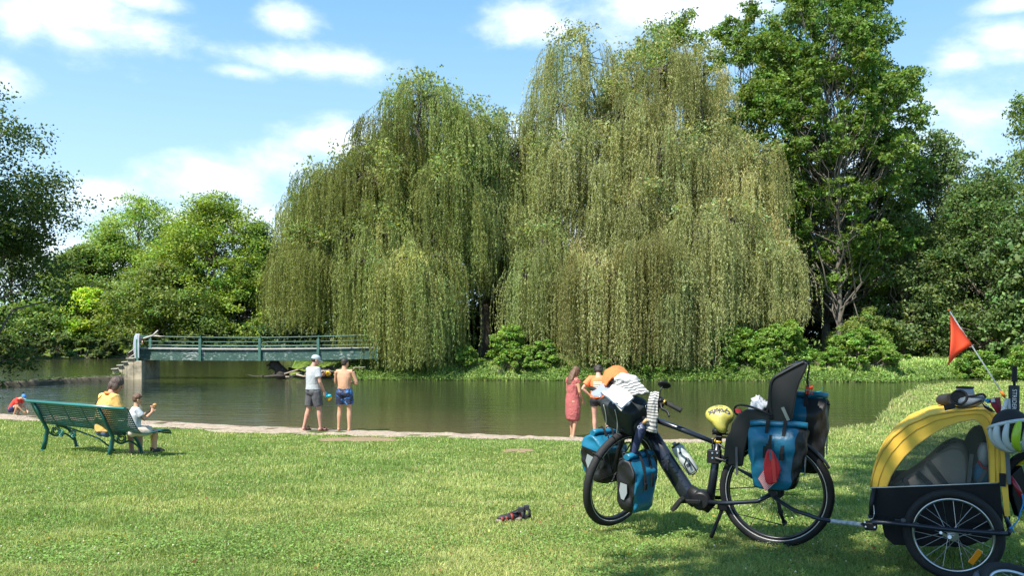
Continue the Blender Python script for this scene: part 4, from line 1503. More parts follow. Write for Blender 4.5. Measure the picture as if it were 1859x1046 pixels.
class Fig:
    """a person in local axes: x to the right hand, y forward, z up; then placed in the world"""
    def __init__(s, name_label, pos, face, h=1.75, skin=(0.47, 0.26, 0.18), z=None):
        s.sc = h / 1.75
        f = Vector((face[0], face[1], 0)).normalized()
        s.fx = Vector((f.y, -f.x, 0))
        s.fy = f
        s.o = Vector((pos[0], pos[1], gz(*pos) if z is None else z))
        s.root = thing('person', name_label, 'person', tuple(s.o))
        s.skin = skin_mat('skin_%d' % int(skin[0] * 1000), skin)
        s.J = dict(pelvis=(0, 0, .93), waist=(0, 0.0, 1.08), chest=(0, 0.0, 1.29), neck=(0, -0.01, 1.475), head=(0, 0.02, 1.635),
                   shl=(-.185, 0, 1.415), shr=(.185, 0, 1.415), ell=(-.235, -.03, 1.13), elr=(.235, -.03, 1.13), wrl=(-.23, .05, .88), wrr=(.23, .05, .88),
                   hil=(-.095, 0, .90), hir=(.095, 0, .90), knl=(-.105, .03, .49), knr=(.105, .03, .49), anl=(-.11, -.01, .075), anr=(.11, -.01, .075),
                   tol=None, tor=None, hdl=None, hdr=None)
        s.look = (0, 1, -0.15)
        s.w = 1.0

    def W(s, p):
        p = Vector(p) * s.sc
        return s.o + s.fx * p.x + s.fy * p.y + Vector((0, 0, p.z))

    def D(s, d):
        d = Vector(d)
        return s.fx * d.x + s.fy * d.y + Vector((0, 0, d.z))

    def tube(s, b, pts, rs, n=12, hint=(0, 1, 0)):
        rr = [((r[0] * s.sc, r[1] * s.sc) if isinstance(r, tuple) else r * s.sc) for r in rs]
        b.tube([s.W(p) for p in pts], rr, n=n, hint=s.D(hint))

    def fuse(s, b, name, m_, voxel=0.008, smooth=5, parent=None, noise=0.0, nscale=0.05):
        o = b.build(name, m_, parent or s.root)
        o.data.materials.clear()
        md = o.modifiers.new('r', 'REMESH')
        md.mode = 'VOXEL'
        md.voxel_size = voxel
        md.use_smooth_shade = True
        if smooth:
            md = o.modifiers.new('s', 'SMOOTH')
            md.factor = 0.6
            md.iterations = smooth
        dg = bpy.context.evaluated_depsgraph_get()
        me = bpy.data.meshes.new_from_object(o.evaluated_get(dg))
        o.modifiers.clear()
        old = o.data
        o.data = me
        bpy.data.meshes.remove(old)
        if noise:
            n = len(me.vertices)
            co = np.empty(n * 3, dtype=np.float32)
            no = np.empty(n * 3, dtype=np.float32)
            me.vertices.foreach_get('co', co)
            me.vertices.foreach_get('normal', no)
            co, no = co.reshape(-1, 3), no.reshape(-1, 3)
            k = vnoise(co[:, 0] * 1.0 + co[:, 1] * .7, co[:, 2] * .45 + co[:, 1] * .2, nscale, 61) + 0.5 * vnoise(co[:, 0] + 3, co[:, 2] + co[:, 1], nscale * .5, 62) - 0.75
            co += no * (k * noise)[:, None]
            me.vertices.foreach_set('co', co.ravel())
            me.update()
        me.materials.clear()
        me.materials.append(m_)
        me.polygons.foreach_set('use_smooth', np.ones(len(me.polygons), dtype=bool))
        return o

    def hand(s, b, wr, el, side, curl=0.5, direction=None):
        wr, el = Vector(wr), Vector(el)
        d = (Vector(direction) if direction else (wr - el)).normalized()
        a = Vector((0, 1, 0)) - d * d.y
        if a.length < .2:
            a = Vector((0, 0, 1)) - d * d.z
        a.normalize()                       # across the palm, towards the thumb side
        nrm = d.cross(a) * side             # palm normal
        c = wr + d * 0.05
        s.tube(b, [wr, wr + d * .03, wr + d * .075, wr + d * .095], [(.024, .028), (.019, .036), (.017, .042), (.014, .038)], n=10, hint=a)
        for i, (off, L) in enumerate(((.031, .070), (.011, .080), (-.010, .074), (-.030, .058))):
            p0 = wr + d * .088 + a * off
            c1 = math.radians(35 * curl)
            c2 = math.radians(95 * curl)
            d1 = (d * math.cos(c1) - nrm * math.sin(c1))
            d2 = (d * math.cos(c2) - nrm * math.sin(c2))
            s.tube(b, [p0 - d * .02, p0, p0 + d1 * L * .5, p0 + d1 * L * .5 + d2 * L * .5], [.010, .010, .009, .0075], n=7)
        p0 = wr + d * .03 + a * .03
        dt = (d * .7 + a * .7 - nrm * .25).normalized()
        s.tube(b, [p0 - a * .015, p0 + dt * .035, p0 + dt * .04 + d * .035], [.013, .0115, .009], n=7)

    def foot(s, b, an, toe=None, shoe=0.0):
        an = Vector(an)
        t = Vector(toe) if toe else Vector((0.12 * (1 if an.x > 0 else -1), 1, 0))
        t = Vector((t.x, t.y, 0)).normalized()
        k = an.z - .075
        e = shoe
        heel = an + Vector((0, 0, -.045 - 0)) - t * .035
        s.tube(b, [heel - t * .02, heel + t * .03 + Vector((0, 0, .008)), heel + t * .10, heel + t * .17 - Vector((0, 0, .008)), heel + t * .215 - Vector((0, 0, .016))],
               [(.026 + e, .026 + e), (.034 + e, .036 + e), (.037 + e, .027 + e), (.043 + e, .018 + e), (.030 + e, .011 + e)], n=10, hint=(0, 0, 1))
        if not shoe:
            side = t.cross(Vector((0, 0, 1)))
            for q, L in ((-.028, .03), (-.012, .027), (.002, .025), (.016, .022), (.028, .017)):
                qq = q * (1 if an.x > 0 else -1)
                p0 = heel + t * .195 + side * qq - Vector((0, 0, .018))
                s.tube(b, [p0, p0 + t * L], [.0095, .007], n=6)

    def body(s, belly=0.0, thin=1.0):
        J, w = s.J, s.w
        b = MB()
        V_ = lambda k: Vector(J[k])
        pe, wa, ch, ne, he = map(V_, ('pelvis', 'waist', 'chest', 'neck', 'head'))
        s.tube(b, [pe - Vector((0, 0, .06)), pe, wa, wa.lerp(ch, .5), ch, ch.lerp(ne, .55), ne, ne.lerp(he, .35)],
               [(.11 * w, .08), (.168 * w, .108), (.142 * w, .098 + belly), (.150 * w, .108 + belly * .6), (.168 * w, .116), (.150 * w, .092), (.066, .062), (.054, .056)], n=18)
        # buttocks
        for sg in (-1, 1):
            b.ell(s.W(pe + Vector((sg * .075, -.055, -.03))), .085 * s.sc)
        for sd_ in 'lr':
            sg = -1 if sd_ == 'l' else 1
            sh, el, wr = V_('sh' + sd_), V_('el' + sd_), V_('wr' + sd_)
            s.tube(b, [ch.lerp(ne, .75), ch.lerp(ne, .7).lerp(sh, .6), sh], [.055, .06, .058], n=10)
            s.tube(b, [sh, sh.lerp(el, .35), el.lerp(sh, .12), el, el.lerp(wr, .25), wr.lerp(el, .15), wr],
                   [.056 * thin, .049 * thin, .041 * thin, .039 * thin, .041 * thin, .029 * thin, .027 * thin], n=10)
            s.hand(b, wr, el, sg, J.get('curl' + sd_, 0.45), J['hd' + sd_])
            hi, kn, an = V_('hi' + sd_), V_('kn' + sd_), V_('an' + sd_)
            s.tube(b, [hi + Vector((0, 0, .03)), hi.lerp(kn, .25), hi.lerp(kn, .8), kn, kn.lerp(an, .28), kn.lerp(an, .75), an, an - Vector((0, 0, .03))],
                   [.095 * thin, .088 * thin, .060 * thin, .056 * thin, .060 * thin, .040 * thin, .036 * thin, .036 * thin], n=12)
            s.foot(b, an, J['to' + sd_])
        # head
        lk = Vector(s.look).normalized()
        up = Vector((0, 0, 1))
        rt = lk.cross(up).normalized()
        up = rt.cross(lk).normalized()
        s.hl, s.hu, s.hr, s.hc = lk, up, rt, he
        ax = (s.D(rt), s.D(lk), s.D(up))
        H = lambda x, y, z: s.W(he + rt * x + lk * y + up * z)
        S = lambda *a: tuple(q * s.sc for q in a)
        b.ell(H(0, -.008, .03), S(.077, .096, .092), ax, 18, 12)
        b.ell(H(0, .022, -.02), S(.062, .074, .088), ax, 16, 12)
        b.ell(H(0, .060, -.082), S(.030, .026, .026), ax)
        b.ell(H(0, .093, -.010), S(.011, .017, .026), ax)
        b.ell(H(0, .080, -.052), S(.026, .016, .012), ax)
        b.ell(H(0, .072, .026), S(.050, .020, .014), ax)
        for sg in (-1, 1):
            b.ell(H(sg * .076, -.005, -.005), S(.010, .020, .032), ax)
            b.ell(H(sg * .042, .052, -.026), S(.022, .024, .022), ax)
        s.tube(b, [ne, he + up * -.05 - lk * .02], [.058, .052], n=12)
        s.fuse(b, 'body', s.skin, 0.0075 * max(s.sc, .6), 3)
        for sg in (-1, 1):
            e = MB()
            e.ell(H(sg * .031, .084, .004), S(.012, .008, .008), ax)
            e.build('eye', mat('eye', (0.03, 0.02, 0.015), 0.2), s.root)
        e = MB()
        e.ell(H(0, .0945, -.055), S(.022, .005, .006), ax)
        e.build('lips', mat('lips', (0.38, 0.13, 0.11), 0.5), s.root)
        s.H, s.ax, s.S = H, ax, S

    def cap(s, m_, peak_m=None):
        b = MB()
        b.ell(s.H(0, -.012, .055), s.S(.088, .108, .078), s.ax, 18, 12)
        b.ell(s.H(0, -.012, .033), s.S(.090, .110, .028), s.ax, 18, 8)
        # peak
        rows = []
        for i in range(5):
            t = i / 4
            rows.append([s.H(.075 * math.sin(a) * (1 - .25 * t), .085 * math.cos(a) * .9 + .095 * t * math.cos(a) ** .5, .034 - .022 * t - .016 * abs(math.sin(a))) for a in np.linspace(-1.25, 1.25, 11)])
        b2 = MB()
        b2.grid(rows, thick=s.D((0, 0, .006)))
        c = s.fuse(b, 'cap', m_, 0.007 * max(s.sc, .7), 2)
        b2.build('peak', peak_m or m_, c)
        return c

    def hair(s, m_, kind='short'):
        b = MB()
        H, S, ax = s.H, s.S, s.ax
        if kind == 'buzz':
            b.ell(H(0, -.018, .040), S(.081, .094, .088), ax, 18, 12)
            b.ell(H(0, -.045, .0), S(.070, .065, .060), ax, 18, 12)
        elif kind == 'short':
            b.ell(H(0, -.018, .050), S(.086, .098, .088), ax, 18, 12)
            b.ell(H(0, -.045, .005), S(.076, .066, .068), ax, 18, 12)
            b.ell(H(0, .055, .082), S(.060, .035, .025), ax, 18, 12)
        elif kind == 'curly':
            b.ell(H(0, -.018, .045), S(.096, .104, .10), ax, 18, 12)
            b.ell(H(0, -.045, -.02), S(.088, .07, .07), ax, 18, 12)
            r_ = np.random.default_rng(9)
            for i in range(70):
                d = Vector(r_.normal(size=3)).normalized()
                if d.y > .55 and d.z < .5:
                    continue
                b.ell(H(d.x * .095, -.018 + d.y * .098, .035 + d.z * .095), S(.02, .02, .02), ax, 8, 6)
        elif kind == 'bob':
            b.ell(H(0, -.020, .042), S(.094, .106, .098), ax, 18, 12)
            b.ell(H(0, -.050, -.03), S(.092, .070, .085), ax, 18, 12)
            for sg in (-1, 1):
                b.ell(H(sg * .078, .0, -.02), S(.02, .055, .08), ax)
            b.ell(H(-.02, -.07, -.10), S(.045, .035, .05), ax)
        elif kind == 'long':
            b.ell(H(0, -.018, .045), S(.090, .102, .095), ax, 18, 12)
            b.ell(H(0, -.055, -.04), S(.085, .06, .09), ax, 18, 12)
            for sg in (-1, 1):
                b.ell(H(sg * .072, .005, -.03), S(.018, .045, .085), ax)
            pts = [s.hc + s.hr * 0 - s.hl * .07 + s.hu * k for k in (0, -.08)]
            pts += [Vector(s.J['neck']) + Vector((0, -.085, -.02)), Vector(s.J['neck']) + Vector((-.01, -.115, -.13)), Vector(s.J['neck']) + Vector((-.02, -.12, -.20))]
            s.tube(b, pts, [(.08, .05), (.09, .05), (.095, .04), (.08, .03), (.04, .015)], n=12)
        o = s.fuse(b, 'hair', m_, 0.0075 * max(s.sc, .7), 2, noise=0.008 if kind != 'buzz' else 0.001, nscale=0.022)
        return o

    def top(s, m_, sleeve=0.62, hem=None, name='shirt', loose=.018, belly=0.0, collar=False):
        J, w = s.J, s.w
        b = MB()
        V_ = lambda k: Vector(J[k])
        pe, wa, ch, ne = map(V_, ('pelvis', 'waist', 'chest', 'neck'))
        low = pe + Vector((0, 0, .0 if hem is None else hem))
        g = loose
        s.tube(b, [low, wa, wa.lerp(ch, .5), ch, ch.lerp(ne, .5), ne - Vector((0, 0, .035)), ne - Vector((0, 0, .0))],
               [(.178 * w + g, .128 + g + belly), (.158 * w + g, .118 + g + belly), (.160 * w + g, .120 + g + belly * .6), (.175 * w + g, .124 + g), (.165 * w + g, .105 + g), (.10, .082), (.070, .070)], n=20)
        for sd_ in 'lr':
            sh, el = V_('sh' + sd_), V_('el' + sd_)
            s.tube(b, [ch.lerp(ne, .72), ch.lerp(ne, .68).lerp(sh, .6), sh, sh.lerp(el, sleeve * .5), sh.lerp(el, sleeve)],
                   [.065, .072, .066 + g * .4, .064 + g * .5, .066 + g * .7], n=12)
        if collar:
            s.tube(b, [ne + Vector((0, -.01, -.01)), ne + Vector((0, -.01, .035))], [(.085, .085), (.078, .078)], n=14)
        return s.fuse(b, name, m_, 0.009 * max(s.sc, .7), 3, noise=.011 * s.sc, nscale=.07)

    def shorts(s, m_, length=.75, name='shorts', loose=.02, topz=.09, flare=.0):
        J, w = s.J, s.w
        b = MB()
        V_ = lambda k: Vector(J[k])
        pe, wa = V_('pelvis'), V_('waist')
        g = loose
        s.tube(b, [pe - Vector((0, 0, .05)), pe, pe.lerp(wa, topz / .15)], [(.16 * w + g, .11 + g), (.178 * w + g * .7, .118 + g * .7), (.155 * w + g * .3, .108 + g * .4)], n=18)
        for sg in (-1, 1):
            b.ell(s.W(pe + Vector((sg * .075, -.05, -.03))), (.090 + g * .6) * s.sc)
        for sd_ in 'lr':
            hi, kn = V_('hi' + sd_), V_('kn' + sd_)
            s.tube(b, [hi + Vector((0, 0, .02)), hi.lerp(kn, length * .4), hi.lerp(kn, length)], [.102 + g * .6, .096 + g, .080 + g * 1.3 + flare], n=14)
        return s.fuse(b, name, m_, 0.009 * max(s.sc, .7), 3, noise=.010 * s.sc, nscale=.07)


HAIR_D = mat('hair_dark', (0.025, 0.018, 0.014), 0.6, var=.3, vscale=60, bump=.5, bscale=150)
HAIR_B = mat('hair_brown', (0.11, 0.055, 0.028), 0.55, var=.35, vscale=60, bump=.5, bscale=150)
HAIR_G = mat('hair_greying', (0.075, 0.048, 0.038), 0.6, var=.5, vscale=50, bump=.5, bscale=150)


def world_at(px, d):
    return ((px - CX) / F * d, d)


def man_cap():
    f = Fig('man in light grey cap, grey T-shirt and dark shorts holding blue and yellow swim gear', world_at(569, 19.05), (0.72, 0.70), 1.75, (0.48, 0.26, 0.19))
    J = f.J
    J.update(pelvis=(0, 0, .93), waist=(0, .0, 1.08), chest=(0, -.01, 1.29), neck=(0, -.01, 1.475), head=(.02, .055, 1.62),
             anl=(-.22, -.12, .075), knl=(-.16, -.03, .49), anr=(.14, .10, .075), knr=(.12, .08, .49), hil=(-.1, 0, .9), hir=(.1, 0, .9),
             elr=(.25, .02, 1.13), wrr=(.22, .15, .90), hdr=(0, .35, -1), ell=(-.22, .05, 1.14), wrl=(-.10, .27, 1.26), hdl=(.2, .9, .5), curlr=.9, curll=.8)
    f.look = (.35, 1, -.28)
    f.body(belly=.02)
    f.top(mat('tee_grey', (0.36, 0.38, 0.40), 0.85, var=.05), .60, hem=.02, belly=.02, loose=.022)
    f.shorts(mat('shorts_charcoal', (0.075, 0.075, 0.085), 0.8, var=.12), .80, loose=.022)
    f.cap(mat('cap_grey', (0.36, 0.43, 0.45), 0.8), mat('cap_peak', (0.44, 0.50, 0.52), 0.8))
    f.hair(HAIR_D, 'buzz')
    for sd_ in 'lr':
        b = MB()
        an = Vector(J['an' + sd_])
        t = Vector((.12 * (1 if an.x > 0 else -1), 1, 0)).normalized()
        heel = an + Vector((0, 0, -.063)) - t * .05
        f.tube(b, [heel, heel + t * .10, heel + t * .2, heel + t * .25], [(.034, .012), (.036, .011), (.046, .011), (.03, .010)], n=10, hint=(0, 0, 1))
        for q in (.08, .17):
            c = heel + t * q
            side = t.cross(Vector((0, 0, 1)))
            f.tube(b, [c + side * .046, c + side * .035 + Vector((0, 0, .055)), c + Vector((0, 0, .075)), c - side * .035 + Vector((0, 0, .055)), c - side * .046], [.012] * 5, n=6)
        b.build('sandal', mat('sandal_maroon', (0.16, 0.04, 0.04), 0.7), f.root)
    # swimming gear held in the hand by the thigh
    g = thing('swim_fins', 'blue and yellow inflatable arm bands hanging from the capped man\'s hand', 'swim gear', tuple(f.W((.22, .2, .80))))
    b = MB()
    b.ell(f.W((.21, .24, .80)), (.10, .06, .045), n=12, m=8)
    b.ell(f.W((.20, .19, .845)), (.045, .045, .06))
    b.ell(f.W((.30, .24, .81)), (.05, .05, .035))
    b.build('blue_band', mat('swim_teal', (0.02, 0.42, 0.58), 0.3), g)
    b = MB()
    b.prism([f.W((.21 + x * .11, .25, .745 + z * .09)) for x, z in ((-1, .35), (-.5, .75), (.6, .8), (1.05, .5), (.9, -.1), (0, -.75), (-.8, -.2))], f.D((0, .05, 0)))
    b.build('yellow_band', mat('swim_yellow', (0.80, 0.45, 0.02), 0.35), g, bevel=.012)
    g = MB()
    g.prism([f.W((-.02 + x * .10, .38, 1.30 + z * .09)) for x, z in ((-.5, .75), (.0, .35), (1.0, -.1), (.6, -.55), (-.5, -.65), (-1.0, .0))], f.D((0, .05, 0.02)))
    o_ = g.build('swim_band', mat('swim_yellow2', (0.80, 0.40, 0.02), 0.35), bevel=.012)
    tag(o_, 'yellow orange arm band held up in front of the capped man\'s chest', 'swim gear')


def boardshorts_mat():
    m_ = bpy.data.materials.new('patterned_boardshorts')
    m_.use_nodes = True
    t = NT(m_.node_tree)
    tc = t.n('ShaderNodeTexCoord')
    mp = t.n('ShaderNodeMapping', ins={0: tc.outputs['Object'], 'Scale': (1.3, 1.3, 2.6), 'Rotation': (0.3, 0.2, 0)})
    n1 = t.n('ShaderNodeTexNoise', ins={'Vector': mp.outputs[0], 'Scale': 3.4, 'Detail': 3.0, 'Distortion': 1.8})
    c = t.ramp(n1.outputs[0], [(0.36, (0.012, 0.014, 0.03)), (0.52, (0.012, 0.018, 0.05)), (0.56, (0.015, 0.10, 0.36)), (0.61, (0.08, 0.28, 0.55)), (0.65, (0.012, 0.016, 0.04))])
    p = t.n('ShaderNodeBsdfPrincipled', ins={'Base Color': c, 'Roughness': 0.6})
    t.n('ShaderNodeOutputMaterial', ins={0: p.outputs[0]})
    return m_


def man_shirtless():
    f = Fig('shirtless man in blue and black patterned swim shorts standing with his back to the camera', world_at(625, 19.1), (0.18, 1), 1.69, (0.52, 0.29, 0.18))
    f.w = 1.08
    f.J.update(ell=(-.26, .10, 1.15), wrl=(-.06, .26, 1.17), hdl=(1, .15, .1), elr=(.30, .06, 1.14), wrr=(.10, .25, 1.15), hdr=(-1, .25, .25), shl=(-.20, .02, 1.415), shr=(.20, .02, 1.415),
               head=(.01, .03, 1.62), knl=(-.12, .02, .49), knr=(.12, .02, .49), anl=(-.14, 0, .075), anr=(.13, -.02, .075), curll=.8, curlr=.8)
    f.look = (.35, 1, -.05)
    f.body(belly=.03)
    f.hair(HAIR_D, 'buzz')
    f.shorts(boardshorts_mat(), .62, loose=.02, topz=.10, name='swim_shorts', flare=.01)


def dress_woman():
    f = Fig('woman with long brown hair in a dusty red dress, barefoot at the water, looking down', world_at(1040, 18.35), (0.75, 0.66), 1.62, (0.52, 0.29, 0.21))
    f.w = .92
    f.J.update(head=(.03, .075, 1.60), neck=(0, .0, 1.47), elr=(.20, .02, 1.13), wrr=(.17, .17, .93), hdr=(-.1, .5, -1), ell=(-.20, .02, 1.13), wrl=(-.16, .28, 1.02),
               shl=(-.165, 0, 1.405), shr=(.165, 0, 1.405), anl=(-.10, .06, .075), knl=(-.09, .05, .49), anr=(.06, -.05, .075), knr=(.07, .02, .49), hil=(-.08, 0, .9), hir=(.08, 0, .9))
    f.look = (.25, 1, -.65)
    f.body(thin=.86)
    f.hair(HAIR_B, 'long')
    b = MB()
    f.tube(b, [(0, 0, .42), (0, 0, .47), (0, .0, .60), (0, 0, .75), (0, 0, .93), (0, 0, 1.10), (0, 0, 1.28), (0, -.01, 1.40), (0, 0, 1.455)],
           [(.125, .10), (.18, .145), (.20, .165), (.20, .165), (.185, .155), (.155, .13), (.165, .13), (.135, .10), (.075, .07)], n=24)
    for sg, k in ((-1, 'l'), (1, 'r')):
        sh, el = Vector(f.J['sh' + k]), Vector(f.J['el' + k])
        f.tube(b, [Vector((0, 0, 1.40)).lerp(sh, .6), sh, sh.lerp(el, .22)], [.065, .064, .062], n=12)
    f.fuse(b, 'dress', mat('dress_red', (0.36, 0.095, 0.09), 0.85, var=.12, vscale=12), .009, 3, noise=.022, nscale=.06)


def orange_person():
    f = Fig('person with short dark hair, orange T-shirt and black shorts, hands on hips', world_at(1086, 18.2), (0.22, 1), 1.66, (0.53, 0.30, 0.22))
    f.w = .95
    f.J.update(neck=(.0, .03, 1.46), chest=(0, .01, 1.28), head=(-.01, .11, 1.58), shl=(-.185, .02, 1.40), shr=(.185, .02, 1.40), ell=(-.36, -.06, 1.17), wrl=(-.19, .03, 1.00), hdl=(.8, .5, -.4),
               elr=(.36, -.06, 1.17), wrr=(.19, .03, 1.00), hdr=(-.8, .5, -.4), anl=(-.08, .02, .075), knl=(-.09, .03, .49), anr=(.28, -.06, .075), knr=(.18, .04, .49), tor=(.9, .5, 0))
    f.look = (-.1, 1, -.8)
    f.body(thin=.88)
    f.hair(HAIR_D, 'curly')
    sh = f.top(mat('tee_orange', (0.86, 0.20, 0.07), 0.8, var=.06), .62, hem=.03, loose=.02)
    WHT = mat('print_white', (0.85, 0.80, 0.75), 0.7)
    r_ = np.random.default_rng(8)
    b = MB()
    for i, z in enumerate((1.325, 1.285, 1.245, 1.205, 1.165)):
        x = -.095 + r_.random() * .01
        x_end = (.10, .085, .10, .05, .02)[i]
        while x < x_end:
            l_ = r_.uniform(.012, .035)
            y = -.158 + .35 * x * x
            b.box(f.W((x + l_ / 2, y, z)), (l_ * f.sc, .004, .018), (f.fx, f.fy, Vector((0, 0, 1))))
            x += l_ + .008
    b.build('back_print', WHT, sh)
    f.shorts(mat('shorts_black', (0.012, 0.012, 0.016), 0.7), .32, loose=.014, topz=.05)


def crouching_child():
    x, y = world_at(28, 22.6)
    f = Fig('crouching child in red T-shirt and blue cap digging in the wet sand', (x, y), (0.95, -0.05), 1.10, (0.52, 0.29, 0.20))
    f.J.update(pelvis=(0, -.14, .27), waist=(0, -.10, .42), chest=(0, .05, .62), neck=(0, .20, .74), head=(0, .36, .80), shl=(-.17, .14, .68), shr=(.17, .14, .68),
               ell=(-.20, .25, .42), wrl=(-.12, .42, .22), elr=(.20, .25, .42), wrr=(.12, .42, .20), hil=(-.1, -.14, .27), hir=(.1, -.14, .27), knl=(-.16, .22, .50), knr=(.16, .22, .50),
               anl=(-.13, .02, .075), anr=(.13, .02, .075))
    f.look = (0.1, 1, -.9)
    f.body(thin=.95)
    f.top(mat('tee_red', (0.72, 0.045, 0.03), 0.8), .55, hem=.0)
    f.shorts(mat('shorts_navy', (0.02, 0.03, 0.10), 0.8), .5)
    f.hair(HAIR_B, 'buzz')
    f.cap(mat('cap_blue', (0.04, 0.22, 0.62), 0.7), mat('cap_peak_pale', (0.6, 0.7, 0.8), 0.7))
    # a second child just outside the frame, one hand in view
    x, y = world_at(-42, 22.5)
    g = Fig('child beyond the left edge of the photo, only one outstretched hand in view', (x, y), (0.9, 0.4), 1.15, (0.52, 0.29, 0.21))
    g.J.update(elr=(.25, .22, 1.30), wrr=(.22, .50, 1.26), hdr=(0, 1, -.1), ell=(-.24, .05, 1.13))
    g.body(thin=.92)
    g.top(mat('tee_white', (0.50, 0.53, 0.56), 0.8), .6, hem=.02)
    g.shorts(MATS['shorts_navy'], .7)
    g.hair(HAIR_B, 'short')


def bench_people():
    # woman
    p = bench_pt(1.52, 0.17, 0)
    zs = BZ + 0.43
    f = Fig('woman in yellow polo shirt with greying dark hair sitting on the bench', (p.x, p.y), (0.58, 0.81), 1.73, (0.43, 0.23, 0.16), z=zs - .105 * .95)
    f.w = 1.08
    f.J.update(pelvis=(0, 0, .10), waist=(0, -.02, .27), chest=(0, .01, .48), neck=(.02, .05, .655), head=(.05, .13, .79), shl=(-.19, .03, .60), shr=(.19, .03, .60),
               ell=(-.24, .08, .33), wrl=(-.14, .30, .26), elr=(.25, .10, .33), wrr=(.13, .32, .28), hil=(-.1, .03, .09), hir=(.1, .03, .09), knl=(-.13, .45, .09), knr=(.13, .45, .09),
               anl=(-.13, .48, -.29), anr=(.13, .48, -.29))
    f.look = (.75, 1, -.75)
    f.body(belly=.02)
    sh = f.top(mat('polo_yellow', (0.68, 0.40, 0.11), 0.8, var=.06), .62, hem=-.02, loose=.022, belly=.02, collar=False)
    b = MB()
    f.tube(b, [(.02, .025, .640), (.02, .035, .675)], [(.083, .085), (.072, .075)], n=16)
    b.build('collar', mat('collar_orange', (0.85, 0.25, 0.05), 0.8), sh)
    f.shorts(mat('trousers_blue', (0.10, 0.15, 0.28), 0.8), 1.0, name='trousers', loose=.01)
    f.hair(HAIR_G, 'bob')
    b = MB()
    b.tube(spline([f.W((-.02, -.075, .64)), f.W((-.06, -.155, .50)), f.W((.0, -.165, .36)), f.W((.12, -.13, .25))], 6), .006, n=5)
    b.build('bag_strap', mat('strap_black', (0.01, 0.01, 0.01), 0.6), f.root)
    # boy
    p = bench_pt(2.24, 0.16, 0)
    f = Fig('small boy in white T-shirt and beige shorts eating at the right end of the bench', (p.x, p.y), (0.80, 0.60), 1.17, (0.52, 0.28, 0.20), z=zs - .10 * .67)
    f.J.update(pelvis=(0, 0, .12), waist=(0, .0, .29), chest=(0, .02, .48), neck=(0, .04, .655), head=(0, .075, .825), shl=(-.18, .03, .60), shr=(.18, .03, .60),
               ell=(-.22, .16, .40), wrl=(-.08, .36, .54), hdl=(.3, .3, 1), elr=(.22, .16, .38), wrr=(.08, .36, .53), hdr=(-.3, .4, 1), hil=(-.1, .03, .10), hir=(.1, .03, .10),
               knl=(-.12, .43, .11), knr=(.12, .43, .11), anl=(-.12, .42, -.30), anr=(.12, .42, -.30), curll=1.0, curlr=1.0)
    f.look = (.1, 1, -.1)
    f.body(thin=.95)
    f.top(mat('tee_white', (0.50, 0.53, 0.56), 0.8), .60, hem=-.02)
    f.shorts(mat('shorts_beige', (0.55, 0.47, 0.38), 0.85), .80, loose=.02)
    f.hair(HAIR_B, 'short')
    b = MB()
    for sg in (-1, 1):
        an = Vector((sg * .12, .42, -.30))
        f.tube(b, [an + Vector((0, -.05, -.04)), an + Vector((0, .05, -.045)), an + Vector((0, .17, -.055)), an + Vector((0, .20, -.057))], [(.045, .045), (.05, .045), (.052, .03), (.03, .02)], n=10, hint=(0, 0, 1))
    b.build('shoes', mat('shoe_dark', (0.03, 0.03, 0.035), 0.7), f.root)
    o_ = MB()
    o_.ell(f.W((0, .44, .68)), (.032, .03, .028))
    tag(o_.build('snack', mat('snack', (0.45, 0.2, 0.06), 0.6, var=.3)), 'round brown snack held up in the boy\'s hands', 'snack')


man_cap()
man_shirtless()
dress_woman()
orange_person()
crouching_child()
bench_people()


def lawn_sandals():
    d0 = 6.25
    x0, y0 = world_at(932, d0)
    z0 = gz(x0, y0)
    RD = mat('sandal_red', (0.20, 0.022, 0.016), 0.6)
    BK = mat('sandal_black', (0.02, 0.02, 0.025), 0.7)
    GYM = mat('sandal_sole', (0.22, 0.17, 0.16), 0.8, var=.2)
    for k, (dx, dy, a, lab) in enumerate(((-.018, -.03, .40, 'red and grey sandal lying on the lawn, the one nearer the camera'), (.035, .03, .62, 'red and black sandal lying on the lawn, the one farther from the camera'))):
        c = Vector((x0 + dx, y0 + dy, z0 + .025))
        f = Vector((-math.cos(a), -math.sin(a), 0))
        s_ = Vector((f.y, -f.x, 0))
        root = thing('sandal', lab, 'sandal', tuple(c), 'pair of sandals on the lawn')
        b = MB()
        b.tube([c - f * .10, c - f * .03, c + f * .05, c + f * .10, c + f * .12], [(.03, .012), (.030, .012), (.040, .011), (.034, .010), (.015, .008)], n=12, hint=(0, 0, 1))
        b.build('sole', GYM, root)
        for q, h in ((-.085, .06), (.0, .045), (.045, .035), (.08, .028)):
            b = MB()
            p = c + f * q
            b.tube([p - s_ * .036, p - s_ * .030 + Vector((0, 0, h * .8)), p + Vector((0, 0, h * 1.1)), p + s_ * .030 + Vector((0, 0, h * .8)), p + s_ * .036], [(.004, .014)] * 5, n=6, hint=f)
            b.build('strap', BK if q < -.05 else RD, root)
        b = MB()
        b.tube([c + f * .07 + Vector((0, 0, .03)), c + Vector((0, 0, .05)), c - f * .06 + Vector((0, 0, .07))], [(.013, .004)] * 3, n=6)
        b.box(c - f * .08 + Vector((0, 0, .065)), (.04, .05, .03))
        b.ell(c + f * .03 + Vector((0, 0, .018)), (.085, .034, .026), (f, s_, Vector((0, 0, 1))))
        b.build('upper', BK, root)


lawn_sandals()
